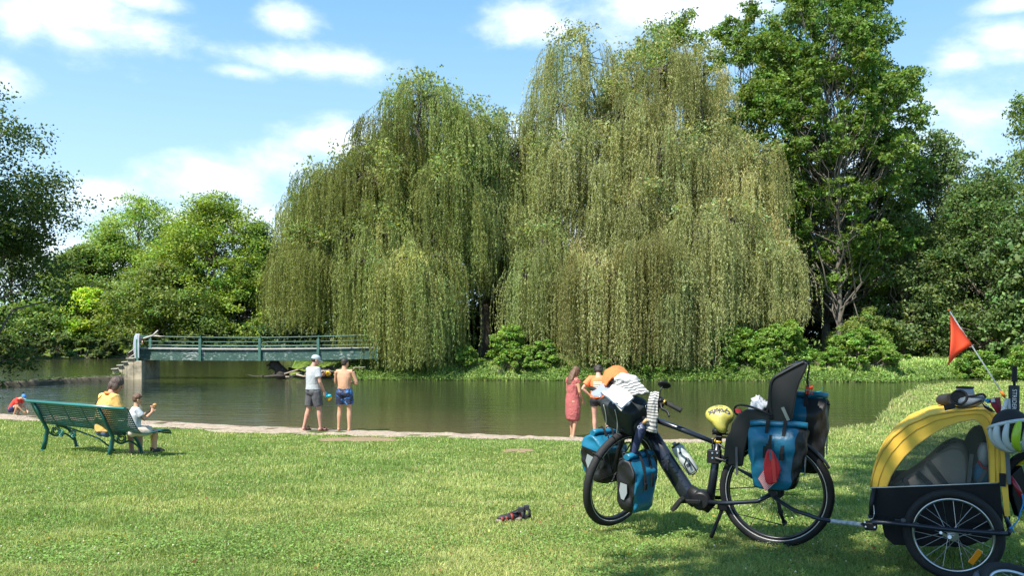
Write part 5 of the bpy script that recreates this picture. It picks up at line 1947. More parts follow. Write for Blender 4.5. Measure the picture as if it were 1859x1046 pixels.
# ------------------------------------------------------------------ touring bicycle
BLK = mat('black_satin', (0.008, 0.0085, 0.010), 0.45, spec=0.4)
FRAME_M = mat('frame_dark', (0.014, 0.018, 0.030), 0.28, metal=0.2, spec=0.6, coat=0.4)
RUB = mat('rubber', (0.011, 0.011, 0.0115), 0.75, var=.25, vscale=60, bump=.3, bscale=300)
STEEL = mat('steel', (0.55, 0.56, 0.58), 0.28, metal=1.0)
ALU_D = mat('dark_alloy', (0.06, 0.06, 0.065), 0.35, metal=0.8)
REFL = mat('reflective_strip', (0.62, 0.62, 0.60), 0.4, metal=.3)
BLUE = mat('tarpaulin_blue', (0.008, 0.135, 0.235), 0.38, var=.18, vscale=8, spec=0.5, bump=.9, bscale=11)
BAGBLK = mat('bag_black', (0.007, 0.0075, 0.0085), 0.55, var=.2, vscale=10, bump=.4, bscale=12)
WEB = mat('webbing', (0.012, 0.012, 0.013), 0.85)
SILVER = mat('reflector_patch', (0.22, 0.25, 0.26), 0.35, spec=.7)

BR0 = Vector((1.71, 5.36, 0))                    # where the rear tyre touches the lawn
BU = Vector((0.900, -0.436, 0)).normalized()     # towards the tail
BL = Vector((-0.436, -0.900, 0)).normalized()    # towards the left side of the bicycle
UP = Vector((0, 0, 1))


def on_plane(px, py, p0, nrm):
    r = Vector(((px - CX) / F, 1, -(py - HY) / F))
    o_ = Vector((0, 0, CZ))
    k = (p0 - o_).dot(nrm) / r.dot(nrm)
    return o_ + r * k


def B(px, py, t=0.0):
    return on_plane(px, py, BR0 + BL * t, BL)


def wheel(parent, c, nrm, R, tyre_r, spokes=32, hub=0.018, name='wheel', rim_m=None, strip=True, width=None, spoke_m=None, phase=0.0, spoke_r=0.0013):
    """tyre > rim, spokes, hub"""
    rim_m = rim_m or ALU_D
    b = MB()
    b.ring(c, nrm, R - tyre_r, tyre_r, n=72, k=12)
    w = b.build(name, RUB, parent)
    b = MB()
    b.ring(c, nrm, R - tyre_r * 2 - 0.004, (0.010, tyre_r * 0.55), n=72, k=8)
    b.build('rim', rim_m, w)
    if strip:
        for sg in (-1, 1):
            b = MB()
            b.ring(c + nrm * (sg * tyre_r * 0.80), nrm, R - tyre_r * 1.62, (0.003, 0.0015), n=72, k=6)
            b.build('reflective_ring', REFL, w)
    a, b_, d = frame(nrm)
    m_ = MB()
    for i in range(spokes):
        t = 2 * math.pi * (i + phase) / spokes
        cr = (0.9 if (i // 2) % 2 else -0.9)
        sg = 1 if i % 2 else -1
        h = c + (a * math.cos(t + cr) + b_ * math.sin(t + cr)) * (hub * 1.6) + nrm * (0.028 * sg)
        e = c + (a * math.cos(t) + b_ * math.sin(t)) * (R - tyre_r * 2 - 0.006)
        m_.tube([h, e], spoke_r, n=4, caps=False)
    m_.build('spokes', spoke_m or ALU_D, w)
    m_ = MB()
    m_.tube([c - nrm * 0.05, c + nrm * 0.05], hub, n=14)
    m_.tube([c - nrm * 0.034, c - nrm * 0.028], hub * 1.9, n=16)
    m_.tube([c + nrm * 0.028, c + nrm * 0.034], hub * 1.9, n=16)
    m_.tube([c - nrm * 0.068, c + nrm * 0.068], 0.007, n=8)
    m_.build('hub', ALU_D if rim_m is ALU_D else STEEL, w)
    return w


def puff(b, G, thick, bulge=0.0):
    b.grid(G, thick=thick)


def pannier(label, c, face, side, up, L, T, H, parent_label=None, strapn=2, taper=.82, seed=0, roll=True, end_sign=1, blue_from=.32, blue_top=2.0):
    """roll-top pannier. face: long direction of the broad side; side: outward; c: centre"""
    rng = np.random.default_rng(seed)
    face, side, up = face.normalized(), side.normalized(), up.normalized()
    root = thing('pannier', label, 'pannier', tuple(c - up * H / 2), 'blue and black panniers on the bicycle')
    # body as one rounded loft: rows bottom to top, columns round the section
    nrow, ncol = 17, 40
    G = []
    for i in range(nrow):
        t = i / (nrow - 1)
        k = taper + (1 - taper) * min(1, t * 1.5)
        if t > .8:
            kk = (t - .8) / .2
            thk = T * (1 - .72 * kk)
            k = k * (1 + .04 * kk)
        else:
            thk = T * (1 - .12 * (1 - t))
        row = []
        for j in range(ncol):
            a = 2 * math.pi * j / ncol
            ca, sa = math.cos(a), math.sin(a)
            e = .32
            x = math.copysign(abs(ca) ** e, ca) * L / 2 * k
            y = math.copysign(abs(sa) ** (e * 1.3), sa) * thk / 2
            if t < .08:
                x *= .90
                y *= .80
            wr = rng.normal() * .0022 + .008 * math.sin(7 * t + 3 * a + seed) + .006 * math.sin(13 * t - 5 * a) + .004 * math.sin(23 * t + 4 * a + 2 * seed)
            row.append(c + face * (x + wr) + side * (y + wr) + up * (H * (t - .5)))
        G.append(row)
    b = MB()
    vs = [p for r in G for p in r]
    fs, mi = [], []
    for i in range(nrow - 1):
        for j in range(ncol):
            fs.append((i * ncol + j, i * ncol + (j + 1) % ncol, (i + 1) * ncol + (j + 1) % ncol, (i + 1) * ncol + j))
    fs.append(tuple(reversed(range(ncol))))
    fs.append(tuple(range((nrow - 1) * ncol, nrow * ncol)))
    b.add(vs, fs, True)
    for q in range((nrow - 1) * ncol):
        a = 2 * math.pi * (q % ncol + .5) / ncol
        x_ = math.copysign(abs(math.cos(a)) ** .32, math.cos(a)) * end_sign
        if (q // ncol) / nrow > blue_top:
            continue
        b.mi[q] = 1 if x_ * .5 > .5 - blue_from or math.sin(a) < -.35 else 0
    b.mi[-2] = 1
    body = b.build('bag_body', mats=[BLUE, BAGBLK], parent=root, sub=1)
    # roll top
    top = c + up * (H / 2 + .012)
    b = MB()
    b.tube([top - face * L * .50, top - face * L * .3 + up * .006, top, top + face * L * .3 + up * .006, top + face * L * .50], [(.026, .020)] * 5, n=12, hint=up)
    b.build('roll_top', BLUE if roll else BAGBLK, root)
    # closing straps over the top and down the front
    for s_ in ((-.18, .12) if strapn == 2 else (0,)):
        b = MB()
        pts = [c + face * L * s_ - side * T * .2 + up * H * .42, top + face * L * s_ - side * .02 + up * .022, top + face * L * s_ + side * .03 + up * .018,
               c + face * L * s_ + side * (T * .45 + .006) + up * H * .25, c + face * L * s_ + side * (T * .5 + .008) + up * H * .02]
        sp_ = spline(pts, 4)
        for p, q in zip(sp_[:-1], sp_[1:]):
            b.bar(p, q, .022, .003, hint=side)
        b.build('strap', WEB, root)
    b = MB()
    b.box(c + face * L * (.12 if strapn == 2 else 0) + side * (T * .5 + .012) + up * H * .06, (.028, .012, .045), (face, side, up))
    b.build('buckle', BLK, root, bevel=.003)
    # reflector on the black end
    e = c + face * (end_sign * (L / 2 * .965 + .004)) - up * H * .10
    b = MB()
    poly = [(-.030, .045), (.026, .050), (.034, .0), (.012, -.048), (-.012, -.048), (-.034, -.004)]
    b.prism([e + side * x * T / .15 * .8 + up * z * H / .33 for x, z in poly], face * (end_sign * .004))
    b.build('reflector', SILVER, root)
    b = MB()
    b.tube([c - side * (T / 2 + .004) - face * L * .3 + up * H * .38, c - side * (T / 2 + .004) + face * L * .3 + up * H * .38], .009, n=6)
    b.build('hook_rail', BLK, root)
    return root


def bicycle():
    zr = gz(BR0.x, BR0.y)
    root = thing('touring_bicycle', 'loaded dark touring bicycle leaning on its kickstand, front wheel turned to the camera', 'bicycle', (BR0.x, BR0.y, zr))
    # ---- wheels
    hub = B(1408, 889)
    hub.z = zr + .355
    rw = wheel(root, hub, BL, 0.360, 0.028, name='rear_wheel')
    f = Vector((-0.75, -0.66, 0)).normalized()
    v = Vector((0.20, -0.13, 0.95))
    v = (v - f * v.dot(f)).normalized()
    left = v.cross(f).normalized()          # points to the left end of the axle
    if left.y > 0:
        left = -left
    D_ = 5.80
    C = P(1126, 868, D_)
    fw = wheel(root, C, left, 0.358, 0.028, name='front_wheel')
    # ---- frame
    head_t, head_b = B(1166, 742), B(1176, 792)
    bb = B(1281, 905)
    seat_t = B(1305, 803)
    fr = MB()
    def boxtube(pts, ws, hs, m_=fr):
        m_.tube([Vector(p) for p in pts], [(h / 2, w / 2) for w, h in zip(ws, hs)], n=12, hint=BL)
    boxtube([head_b.lerp(head_t, .55), B(1212, 840), B(1247, 895), B(1266, 912)], [.055, .065, .070, .07], [.075, .118, .122, .11])
    fr.tube([head_t.lerp(head_b, .25), B(1240, 781), B(1300, 805)], [(.021, .026), (.020, .022), (.016, .018)], n=12, hint=BL)
    fr.tube([B(1289, 908), B(1296, 860), B(1303.5, 803)], [.030, .027, .024], n=14)
    fr.tube([head_t + UP * .01, head_b - UP * .01], .026, n=14)
    frame_o = fr.build('frame', FRAME_M, root)
    b = MB()
    for sg in (-1, 1):
        b.tube([B(1283, 912, sg * .03), B(1320, 914, sg * .065), B(1375, 911, sg * .07), hub + BL * sg * .068], [.016, .014, .014, .012], n=10)
    b.build('chainstay', FRAME_M, root)
    for sg in (-1, 1):
        b = MB()
        b.tube([B(1302, 822, sg * .02), B(1340, 852, sg * .06), hub + BL * sg * .068 + UP * .02], [.010, .009, .009], n=8)
        b.build('seatstay', FRAME_M, root)
    # motor, crank, pedals
    b = MB()
    mc = B(1274, 908)
    b.tube([mc - BL * .055, mc - BL * .03, mc + BL * .03, mc + BL * .055], [.055, .068, .068, .05], n=20)
    b.tube([B(1250, 890) , mc, B(1292, 925)], [.045, .06, .04], n=12, flat=(.8, 1))
    b.build('motor', BLK, root)
    b = MB()
    b.tube([mc - BL * .10, mc + BL * .085], .012, n=10)
    b.bar(mc + BL * .08, B(1236, 911, .085), .014, .026, hint=UP)
    b.bar(mc - BL * .09, mc - BL * .09 + BU * .16 + UP * .01, .014, .026, hint=UP)
    b.build('crank', BLK, root, bevel=.003)
    b = MB()
    p0 = B(1234, 913, .085)
    b.box(p0 + BL * .055, (.10, .10, .028), (BU * .6 + UP * .8, BL, (UP * .6 - BU * .8)))
    b.build('pedal', mat('pedal_black', (.02, .018, .016), .6), root, bevel=.006)
    b = MB()
    b.tube([mc - BL * .07, mc - BL * .073], .055, n=28)
    b.build('chainring', STEEL, root)
    # cassette, derailleur, chain
    b = MB()
    for i in range(7):
        b.tube([hub - BL * (.022 + .004 * i), hub - BL * (.0235 + .004 * i)], .052 - .005 * i, n=24)
    b.build('cassette', ALU_D, root)
    b = MB()
    b.tube([hub - BL * .06 - UP * .02, B(1417, 932, -.06), B(1424, 950, -.06)], [.012, .014, .010], n=8)
    b.tube([B(1417, 930, -.055), B(1417, 930, -.065)], .018, n=12)
    b.tube([B(1424, 949, -.055), B(1424, 949, -.065)], .018, n=12)
    b.build('derailleur', BLK, root)
    b = MB()
    b.tube([mc - BL * .072 + UP * .052, hub - BL * .05 + UP * .03], .0035, n=4)
    b.tube([mc - BL * .072 - UP * .052, B(1424, 955, -.06)], .0035, n=4)
    b.build('chain', ALU_D, root)
    # kickstand
    b = MB()
    k0, k1 = B(1311, 925, .05), B(1291, 976, .19)
    b.tube([k0, k0.lerp(k1, .5), k1], [(.012, .016), (.010, .014), (.012, .017)], n=8)
    b.box(k0 + UP * .012, (.05, .05, .03))
    b.build('kickstand', BLK, root)
    # seat post, clamp, under-saddle bracket
    b = MB()
    b.tube([B(1303.5, 803), B(1306, 788)], .020, n=12)
    b.tube([B(1293, 788), B(1322, 789)], .006, n=6)
    b.tube([B(1305, 800), B(1306, 794)], .020, n=12)
    b.build('seat_post', BLK, root)
    b = MB()
    b.tube([B(1303.4, 804), B(1304, 800)], .0265, n=12)
    b.build('seat_collar', mat('collar_yellow', (.55, .38, .02), .4), root)
    # bracket box for the child seat
    b = MB()
    b.box(B(1297, 829, .02), (.085, .07, .085), (BU, BL, UP))
    b.tube([B(1294, 800, .04), B(1292, 830, .04)], .006, n=6)
    b.tube([B(1294, 800, .04), B(1300, 793, .03), B(1322, 795, .03)], .006, n=6)
    b.tube([B(1298, 832, .06), B(1330, 842, .06)], .010, n=6)
    b.tube([B(1298, 832, -.04), B(1330, 842, -.04)], .010, n=6)
    b.tube([B(1304, 806, .03), B(1335, 830, .05)], .008, n=6)
    b.tube([B(1304, 806, -.03), B(1335, 830, -.03)], .008, n=6)
    b.build('seat_bracket', BLK, root, bevel=.004)
    b = MB()
    for px in (1293, 1302):
        b.tube([B(px, 823, .055), B(px, 823, .062)], .006, n=8)
        b.tube([B(px, 832, .055), B(px, 832, .062)], .006, n=8)
    b.build('bracket_bolts', STEEL, root)
    # fork with crown, and stem
    crown = B(1141, 797)
    crown = C + v * .385 + (head_b - (C + v * .385)) * 0.10
    b = MB()
    for sg in (-1, 1):
        b.tube([crown + left * sg * .045, C + v * .18 + left * sg * .06, C + left * sg * .058], [.022, .020, .014], n=10)
    b.tube([crown - left * .055, crown + left * .055], .024, n=10)
    b.tube([crown, crown.lerp(head_t, .5), head_t], [.024, .024, .022], n=12)
    b.build('fork', BLK, root)
    hb = head_t + UP * .02 - BU * .04
    b = MB()
    b.tube([head_t, head_t + UP * .03, hb + f * .02], [.020, .020, .016], n=10)
    b.build('stem', BLK, root)
    hb = hb + f * .02
    gl = P(1237, 746, 5.42)
    g0 = P(1208, 731, 5.46)
    b = MB()
    lend = g0
    b.tube(spline([hb - left * .30 - f * .02, hb - left * .10, hb + left * .08, lend], 5), .0125, n=10)
    b.tube([lend, gl], .011, n=10)
    b.build('handlebar', BLK, root)
    b = MB()
    b.tube([g0.lerp(gl, .05), g0.lerp(gl, .5), g0.lerp(gl, .93), gl], [.0165, .0155, .0165, .0175], n=14)
    b.build('grip', RUB, root)
    b = MB()
    b.tube([hb - left * .30, hb - left * .43 - BU * .0], [.0165, .0165], n=12)
    b.build('grip', RUB, root)
    b = MB()
    b.tube([P(1204, 729, 5.45), P(1207.5, 731, 5.45)], .0185, n=12)
    b.build('grip_ring', mat('brass', (.45, .33, .10), .35, metal=.8), root)
    b = MB()
    b.tube(spline([P(1200, 733, 5.44), P(1201, 742, 5.42), P(1207, 745, 5.40), P(1212, 749, 5.38), P(1215, 757, 5.36)], 4), [(.006, .010)] * 17, n=8, hint=UP)
    b.ell(P(1200, 734, 5.46), (.022, .022, .026))
    b.tube([P(1198, 724, 5.47), P(1201, 731, 5.45)], .020, n=10)
    b.build('brake_lever', BLK, root)
    # mirror
    b = MB()
    b.tube(spline([P(1199, 731, 5.45), P(1197.5, 716, 5.45), P(1200, 707, 5.45), P(1203, 702, 5.46)], 4), .005, n=8)
    b.build('mirror_arm', BLK, root)
    b = MB()
    ma = (Vector((.95, .1, -.28)).normalized(), Vector((.25, -.45, .6)).normalized())
    mz = ma[0].cross(ma[1]).normalized()
    my = mz.cross(ma[0]).normalized()
    b.ell(P(1206, 699, 5.46), (.046, .030, .010), (ma[0], my, mz), n=20)
    b.build('mirror', BLK, root)
    # cables
    b = MB()
    b.tube(spline([P(1198, 735, 5.46), P(1188, 752, 5.5), P(1172, 760, 5.5), P(1168, 782, 5.55)], 5), .0028, n=5)
    b.tube(spline([P(1198, 737, 5.46), P(1185, 775, 5.45), P(1160, 790, 5.6), C + v * .2 + left * .06], 5), .0028, n=5)
    b.build('cables', BLK, root)
    # lamp
    b = MB()
    lp = crown + f * .05 + UP * .02
    b.tube([lp - f * .03, lp + f * .02], [.018, .026], n=14)
    b.build('headlight', BLK, root)
    b = MB()
    b.tube([lp + f * .021, lp + f * .024], .023, n=14)
    b.build('headlight_lens', mat('lens', (.35, .36, .36), .15, spec=.8), root)
    # mudguards
    def guard(c, nrm, e1, e2, R_, a0, a1, w_, name):
        rows = []
        for i in range(25):
            a = math.radians(a0 + (a1 - a0) * i / 24)
            d = e1 * math.cos(a) + e2 * math.sin(a)
            rows.append([c + d * (R_ - .012 * abs(q) ** 2) + nrm * (w_ / 2 * q) for q in (-1, -.6, 0, .6, 1)])
        m_ = MB()
        m_.grid(rows, thick=nrm * 0 + UP * .0025)
        m_.build(name, BLK, root)
    guard(C, left, -f, v, .372, 2, 100, .062, 'front_mudguard')
    guard(hub, BL, BU, UP, .378, 28, 150, .062, 'rear_mudguard')
    b = MB()
    for a in (118, 146):
        d = (-f) * math.cos(math.radians(a)) + v * math.sin(math.radians(a))
        cc = C + d * .335
        pts = [cc + (left * math.cos(t) * .040 + d * math.sin(t) * .040) for t in np.linspace(0, 2 * math.pi, 17)]
        b.tube(pts, .004, n=5)
    b.build('tyre_ties', WEB, root)
    # racks
    b = MB()
    for sg in (-1, 1):
        b.tube([C + left * sg * .075 + f * .12 + v * .22, C + left * sg * .085 - f * .14 + v * .22], .006, n=6)
        b.tube([C + left * sg * .075 + f * .12 + v * .22, C + left * sg * .07], .005, n=6)
        b.tube([C + left * sg * .075 - f * .14 + v * .22, C + left * sg * .07], .005, n=6)
    b.build('front_rack', BLK, root)
    b = MB()
    for sg in (-1, 1):
        b.tube([B(1350, 800, sg * .055), B(1452, 800, sg * .055)], .006, n=6)
        b.tube([B(1375, 800, sg * .055), hub + BL * sg * .075], .005, n=6)
        b.tube([B(1440, 800, sg * .055), hub + BL * sg * .075], .005, n=6)
    b.build('rear_rack', BLK, root)
    # faint lettering along the down tube
    dt = (B(1247, 895) - B(1212, 840)).normalized()
    nn = BL
    yy = nn.cross(dt).normalized()
    mid = B(1223, 858) + BL * .031
    ax_ = (dt, yy, nn) if dt.cross(yy).dot(nn) > 0 else (dt, -yy, nn)
    text_obj('RUIN', .085, mid, ax_, mat('gloss_black', (.012, .014, .020), .5), frame_o, space=1.25, shear=.3)

    # ---- front panniers
    cn = P(1155.5, 878, 5.58)
    pannier('small blue and black front pannier nearest the camera, hanging low beside the front wheel', cn, f * .97 + BU * .1, left, (v + UP) / 2, .295, .19, .365, seed=1, end_sign=1, blue_from=.06)
    cf = P(1095.5, 829, 6.02)
    pannier('blue and black front pannier on the far side of the front wheel, lit from above', cf, f, -left, (v * .6 + UP), .27, .25, .345, seed=2, end_sign=1, blue_from=.06, blue_top=.60)
    # ---- rear panniers
    pannier('blue rear pannier on the near side with a red pouch strapped to its front', B(1410, 832, .15) , BU, BL, UP + BU * .06, .345, .17, .40, seed=3, end_sign=1, blue_from=.14, taper=.74)
    big = pannier('tallest blue and black pannier standing behind the child seat', B(1463, 790, -.17), BU, (BL * 1.0), UP + BU * .03, .26, .22, .50, seed=4, end_sign=1, blue_from=.30, taper=.85, strapn=1)
    b = MB()
    b.tube(spline([B(1496, 725, -.15), B(1500, 730, -.14), B(1506, 736, -.13)], 4), .008, n=6)
    b.build('strap', WEB, big)
    return root, C, f, v, left, hub


bike, FC, Ff, Fv, Fl, RH = bicycle()


def cloth(rows, name, m_, label, cat, parent=None, thick=.006, noise=.006, nscale=.05, sub=5, seed=0, stripes=None, mats=None, stripe_axis=0):
    """rows of (px, py, depth) control points -> smooth wrinkled sheet of real thickness"""
    R = [spline([P(*c) for c in r], sub) for r in rows]
    C_ = len(R[0])
    cols = [spline([r[j] for r in R], sub) for j in range(C_)]
    nr = len(cols[0])
    G = [[cols[j][i] for j in range(C_)] for i in range(nr)]
    A = np.array([[tuple(p) for p in r] for r in G])
    du = np.gradient(A, axis=0)
    dv = np.gradient(A, axis=1)
    N = unit(np.cross(du, dv))
    s_ = np.linspace(0, 1, nr)[:, None] * np.ones((1, C_))
    t_ = np.linspace(0, 1, C_)[None, :] * np.ones((nr, 1))
    k = vnoise(s_ * 3.1 + seed, t_ * 3.1, .5, 70 + seed) - .5 + .6 * (vnoise(s_ * 3 + t_ * 5, s_ * 1.5 + seed, .3, 71) - .5)
    A = A + N * (k * noise * 2)[..., None]
    b = MB()
    n0 = N.mean(axis=(0, 1))
    b.grid([[tuple(p) for p in r] for r in A], thick=tuple(-n0 / np.linalg.norm(n0) * thick))
    if mats:
        nq = (nr - 1) * (C_ - 1)
        for q in range(len(b.f)):
            qq = q % nq if q < 2 * nq else 0
            i, j = qq // (C_ - 1), qq % (C_ - 1)
            kk = i if stripe_axis == 0 else j
            b.mi[q] = 1 if (kk % stripes[0]) < stripes[1] else 0
        o = b.build(name, mats=mats, parent=parent)
    else:
        o = b.build(name, m_, parent)
    if label:
        tag(o, label, cat)
    return o


def bike_load():
    # ---- handlebar bag
    c = P(1134, 750, 5.68)
    ff, ll = (Ff + Vector((0, 0, -.42))).normalized(), Fl
    uu = ff.cross(ll)
    if uu.z < 0:
        uu = -uu
    root = thing('handlebar_bag', 'black bag with reflective piping on the front of the bicycle under the map case', 'bag', tuple(c - UP * .14))
    b = MB()
    W_, Dp, H_ = .325, .22, .215
    G = []
    rng = np.random.default_rng(12)
    for i in range(9):
        t = i / 8
        k = .86 + .14 * min(1, 1.6 * t)
        row = []
        for j in range(28):
            a = 2 * math.pi * j / 28
            ca, sa = math.cos(a), math.sin(a)
            row.append(c + ll * (math.copysign(abs(ca) ** .45, ca) * W_ / 2 * k) + ff * (math.copysign(abs(sa) ** .45, sa) * Dp / 2 * k) + uu * (H_ * (t - .5)) + Vector(rng.normal(size=3)) * .003)
        G.append(row)
    vs = [p for r in G for p in r]
    fs = [(i * 28 + j, i * 28 + (j + 1) % 28, (i + 1) * 28 + (j + 1) % 28, (i + 1) * 28 + j) for i in range(8) for j in range(28)]
    fs += [tuple(reversed(range(28))), tuple(range(8 * 28, 9 * 28))]
    b.add(vs, fs, True)
    b.build('bag_body', mat('nylon_dark', (0.010, 0.015, 0.017), .6, var=.25, vscale=12, bump=.4, bscale=14), root, sub=1)
    for q in (-.30, .02):
        b = MB()
        pts = [c + ll * (W_ * q) + ff * (Dp * .5 + .004) + uu * (H_ * z) + ll * .02 * math.sin((z + .5) * 3) for z in (.42, .2, -.1, -.35, -.46)]
        b.tube(spline(pts, 4), .0028, n=6)
        b.build('piping', REFL, root)
    b = MB()
    b.ell(c + ll * (W_ / 2 + .0) + ff * .02 - uu * .03, (.035, .075, .065), (ll, ff, uu))
    b.build('side_pocket', BAGBLK, root)
    b = MB()
    p0 = c + ll * (W_ * .52) - ff * .05 + uu * .06
    b.tube([p0, p0 - uu * .05 + ll * .01], .009, n=6)
    b.ring(p0 - uu * .075 + ll * .012, ff, .016, .004, n=14, k=5)
    b.ring(p0 + uu * .02, ff, .014, .004, n=14, k=5)
    b.build('snap_hook', STEEL, root)
    b = MB()
    b.tube([c - uu * .10 - ff * .05, c - uu * .17 - ff * .10, P(1150, 788, 5.66)], [.012, .011, .014], n=8)
    b.tube([P(1128, 779, 5.6), P(1140, 787, 5.6), P(1157, 783, 5.6)], .008, n=8)
    b.build('mount', BLK, root)
    # ---- map case
    T1, T2, T3, T4 = P(1091, 715, 5.56), P(1118, 696, 5.70), P(1151, 724, 5.44), P(1128, 743.5, 5.32)
    G = []
    for i in range(9):
        a, d = T1.lerp(T2, i / 8), T4.lerp(T3, i / 8)
        G.append([a.lerp(d, j / 12) + UP * (.012 * math.sin(j / 12 * 3.14) + .008 * math.sin(i * 1.3 + j * .4)) for j in range(13)])
    b = MB()
    b.grid(G, thick=-UP * .008)
    mc_ = b.build('map_case', mat('plastic_sleeve', (.52, .51, .48), .6, spec=.12, coat=.0))
    tag(mc_, 'white folded map in a clear plastic case on top of the handlebar bag', 'map case')
    b = MB()
    for a, d in ((T4, T3), (T4, T1)):
        b.tube([a + UP * .006, d + UP * .006], .004, n=6)
    b.box(T4.lerp(T1, .3) + UP * .008, (.035, .02, .006))
    b.build('case_edge', mat('case_edge', (.10, .14, .20), .4), mc_)
    b = MB()
    r_ = np.random.default_rng(14)
    for i in range(7):
        p = T1.lerp(T2, r_.uniform(.15, .8)).lerp(T4.lerp(T3, r_.uniform(.15, .8)), r_.uniform(.2, .8))
        b.tube([p + UP * .021, p + (T3 - T1) * r_.uniform(-.12, .12) + (T2 - T1) * r_.uniform(-.15, .15) + UP * .021], .0012, n=4)
    b.build('map_lines', mat('map_ink', (.40, .50, .46), .7), mc_)
    cloth([[(1072, 716, 5.8), (1082, 706, 5.84), (1095, 697, 5.88), (1112, 690, 5.9)], [(1078, 719, 5.76), (1090, 712, 5.78), (1104, 703, 5.82), (1119, 696, 5.84)],
           [(1088, 720, 5.70), (1096, 716, 5.72), (1108, 708, 5.76), (1124, 699, 5.78)]], 'plastic_flap', mat('plastic_pale', (.26, .29, .36), .25, spec=.7), 'pale translucent plastic flap sticking out left of the map case', 'plastic sheet')
    # ---- towels and clothes
    WH = mat('towel_white', (.45, .45, .45), .9, bump=.4, bscale=90)
    GS = mat('towel_stripe', (.10, .105, .11), .9, bump=.4, bscale=90)
    GS2 = mat('towel_white2', (.42, .42, .40), .9, bump=.4, bscale=90)
    cloth([[(1103, 688, 5.86), (1118, 700, 5.78), (1132, 712, 5.66), (1147, 723, 5.56)], [(1112, 686, 5.90), (1128, 697, 5.78), (1142, 709, 5.64), (1156, 720, 5.52)],
           [(1124, 685, 5.92), (1140, 694, 5.78), (1154, 706, 5.62), (1168, 718, 5.50)], [(1137, 684, 5.92), (1153, 692, 5.78), (1168, 703, 5.60), (1180, 716, 5.48)]],
          'striped_towel', None, 'white towel with grey stripes lying crumpled on the handlebar bag', 'towel', stripes=(4, 2), mats=[GS2, GS], noise=.006, thick=.014, sub=11, seed=1, stripe_axis=1)
    cloth([[(1181, 712, 5.52), (1188, 711, 5.50), (1198, 712, 5.48)], [(1178, 726, 5.46), (1187, 725, 5.44), (1195, 726, 5.44)], [(1176, 742, 5.45), (1184, 743, 5.43), (1194, 744, 5.43)],
           [(1175, 760, 5.45), (1184, 762, 5.42), (1194, 763, 5.43)], [(1173.5, 782, 5.45), (1183, 785, 5.42), (1192, 787, 5.43)]],
          'hanging_towel', None, 'end of the grey and white striped towel hanging down from the handlebar', 'towel', stripes=(2, 1), mats=[GS2, mat('towel_stripe2', (.11, .115, .12), .9)], noise=.008, thick=.014, sub=7, seed=2)
    cloth([[(1115, 684, 5.88), (1122, 679, 5.94), (1135, 678, 5.96), (1146, 680, 5.96), (1158, 686, 5.90)], [(1116, 687, 5.80), (1124, 681, 5.80), (1136, 680, 5.80), (1150, 683, 5.80), (1162, 690, 5.80)],
           [(1120, 690, 5.78), (1130, 689, 5.74), (1140, 689, 5.72), (1152, 690, 5.74), (1161, 693, 5.78)]], 'white_towel', WH, 'white fluffy cloth rolled up on top of the striped towel', 'towel', noise=.009, thick=.03, seed=3, sub=6)
    cloth([[(1093, 700, 5.9), (1095, 686, 5.98), (1103, 671, 6.02), (1118, 664, 6.04), (1132, 668, 6.02), (1142, 678, 5.98)], [(1097, 700, 5.84), (1101, 688, 5.86), (1110, 676, 5.88), (1120, 671, 5.90), (1132, 674, 5.90), (1142, 683, 5.90)],
           [(1101, 699, 5.80), (1104, 692, 5.78), (1109, 684, 5.78), (1118, 682, 5.80), (1130, 682, 5.82), (1141, 686, 5.86)]], 'orange_shirt', mat('cloth_orange', (.66, .17, .045), .8), 'orange shirt thrown over the top of the bundle on the handlebar', 'shirt', noise=.010, thick=.012, seed=4, sub=6)
    # ---- furled navy umbrella with wooden tip
    g = thing('folded_umbrella', 'folded navy umbrella with a light wooden handle strapped upright by the fork', 'umbrella', tuple(P(1152, 830, 5.5)))
    b = MB()
    b.tube([P(1150, 832, 5.52), P(1153, 815, 5.5), P(1160, 792, 5.48), P(1166, 776, 5.47), P(1171, 767, 5.46)], [.018, .024, .030, .038, .020], n=12)
    b.build('canopy', mat('navy_cloth', (.022, .032, .085), .7, var=.2, vscale=10, bump=.4, bscale=25), g, sub=1)
    b = MB()
    b.tube([P(1168, 769, 5.44), P(1174, 762, 5.42)], .011, n=10)
    b.build('handle', mat('tan_wood', (.62, .36, .19), .5), g)
    X_, Y_ = (P(1160, 792, 5.4) - P(1166, 776, 5.4)).normalized(), None
    text_obj('CE', .028, P(1161.5, 776, 5.425), (Vector((.88, -.2, .3)).normalized(), Vector((-.3, .1, .95)).normalized(), Vector((.2, -.97, 0)).normalized()), mat('ink_pale', (.5, .52, .6), .6), g)
    # dark red bag corner under the handlebar bag
    b = MB()
    b.ell(P(1152, 770, 5.72), (.035, .03, .035))
    b.ell(P(1176, 748, 5.64), (.025, .03, .06))
    tag(b.build('red_pouch', mat('dark_red', (.22, .01, .03), .7)), 'small dark red pouch tucked behind the handlebar bag', 'pouch')
    # ---- bottle
    g = thing('water_bottle', 'translucent white water bottle with a grey cap held on the down tube', 'bottle', tuple(B(1257, 855)))
    b0, b1 = B(1260, 858, .0), B(1227, 810, .0)
    ax = (b1 - b0).normalized()
    L_ = (b1 - b0).length
    b = MB()
    b.tube([b0 + ax * L_ * t for t in (0, .03, .45, .58, .64, .70, .92, .97)], [.034, .042, .043, .042, .037, .042, .042, .036], n=20)
    b.build('bottle_body', mat('bottle_white', (.42, .46, .46), .5, spec=.3), g)
    b = MB()
    b.tube([b0 + ax * L_ * .94, b0 + ax * L_ * 1.04], [.034, .033], n=20)
    b.build('bottle_cap', mat('cap_dark', (.03, .035, .04), .5), g)
    b = MB()
    b.tube([b0 + ax * L_ * 1.04, b0 + ax * L_ * 1.13], [.014, .011], n=12)
    b.build('spout', mat('spout_grey', (.25, .27, .31), .4), g)
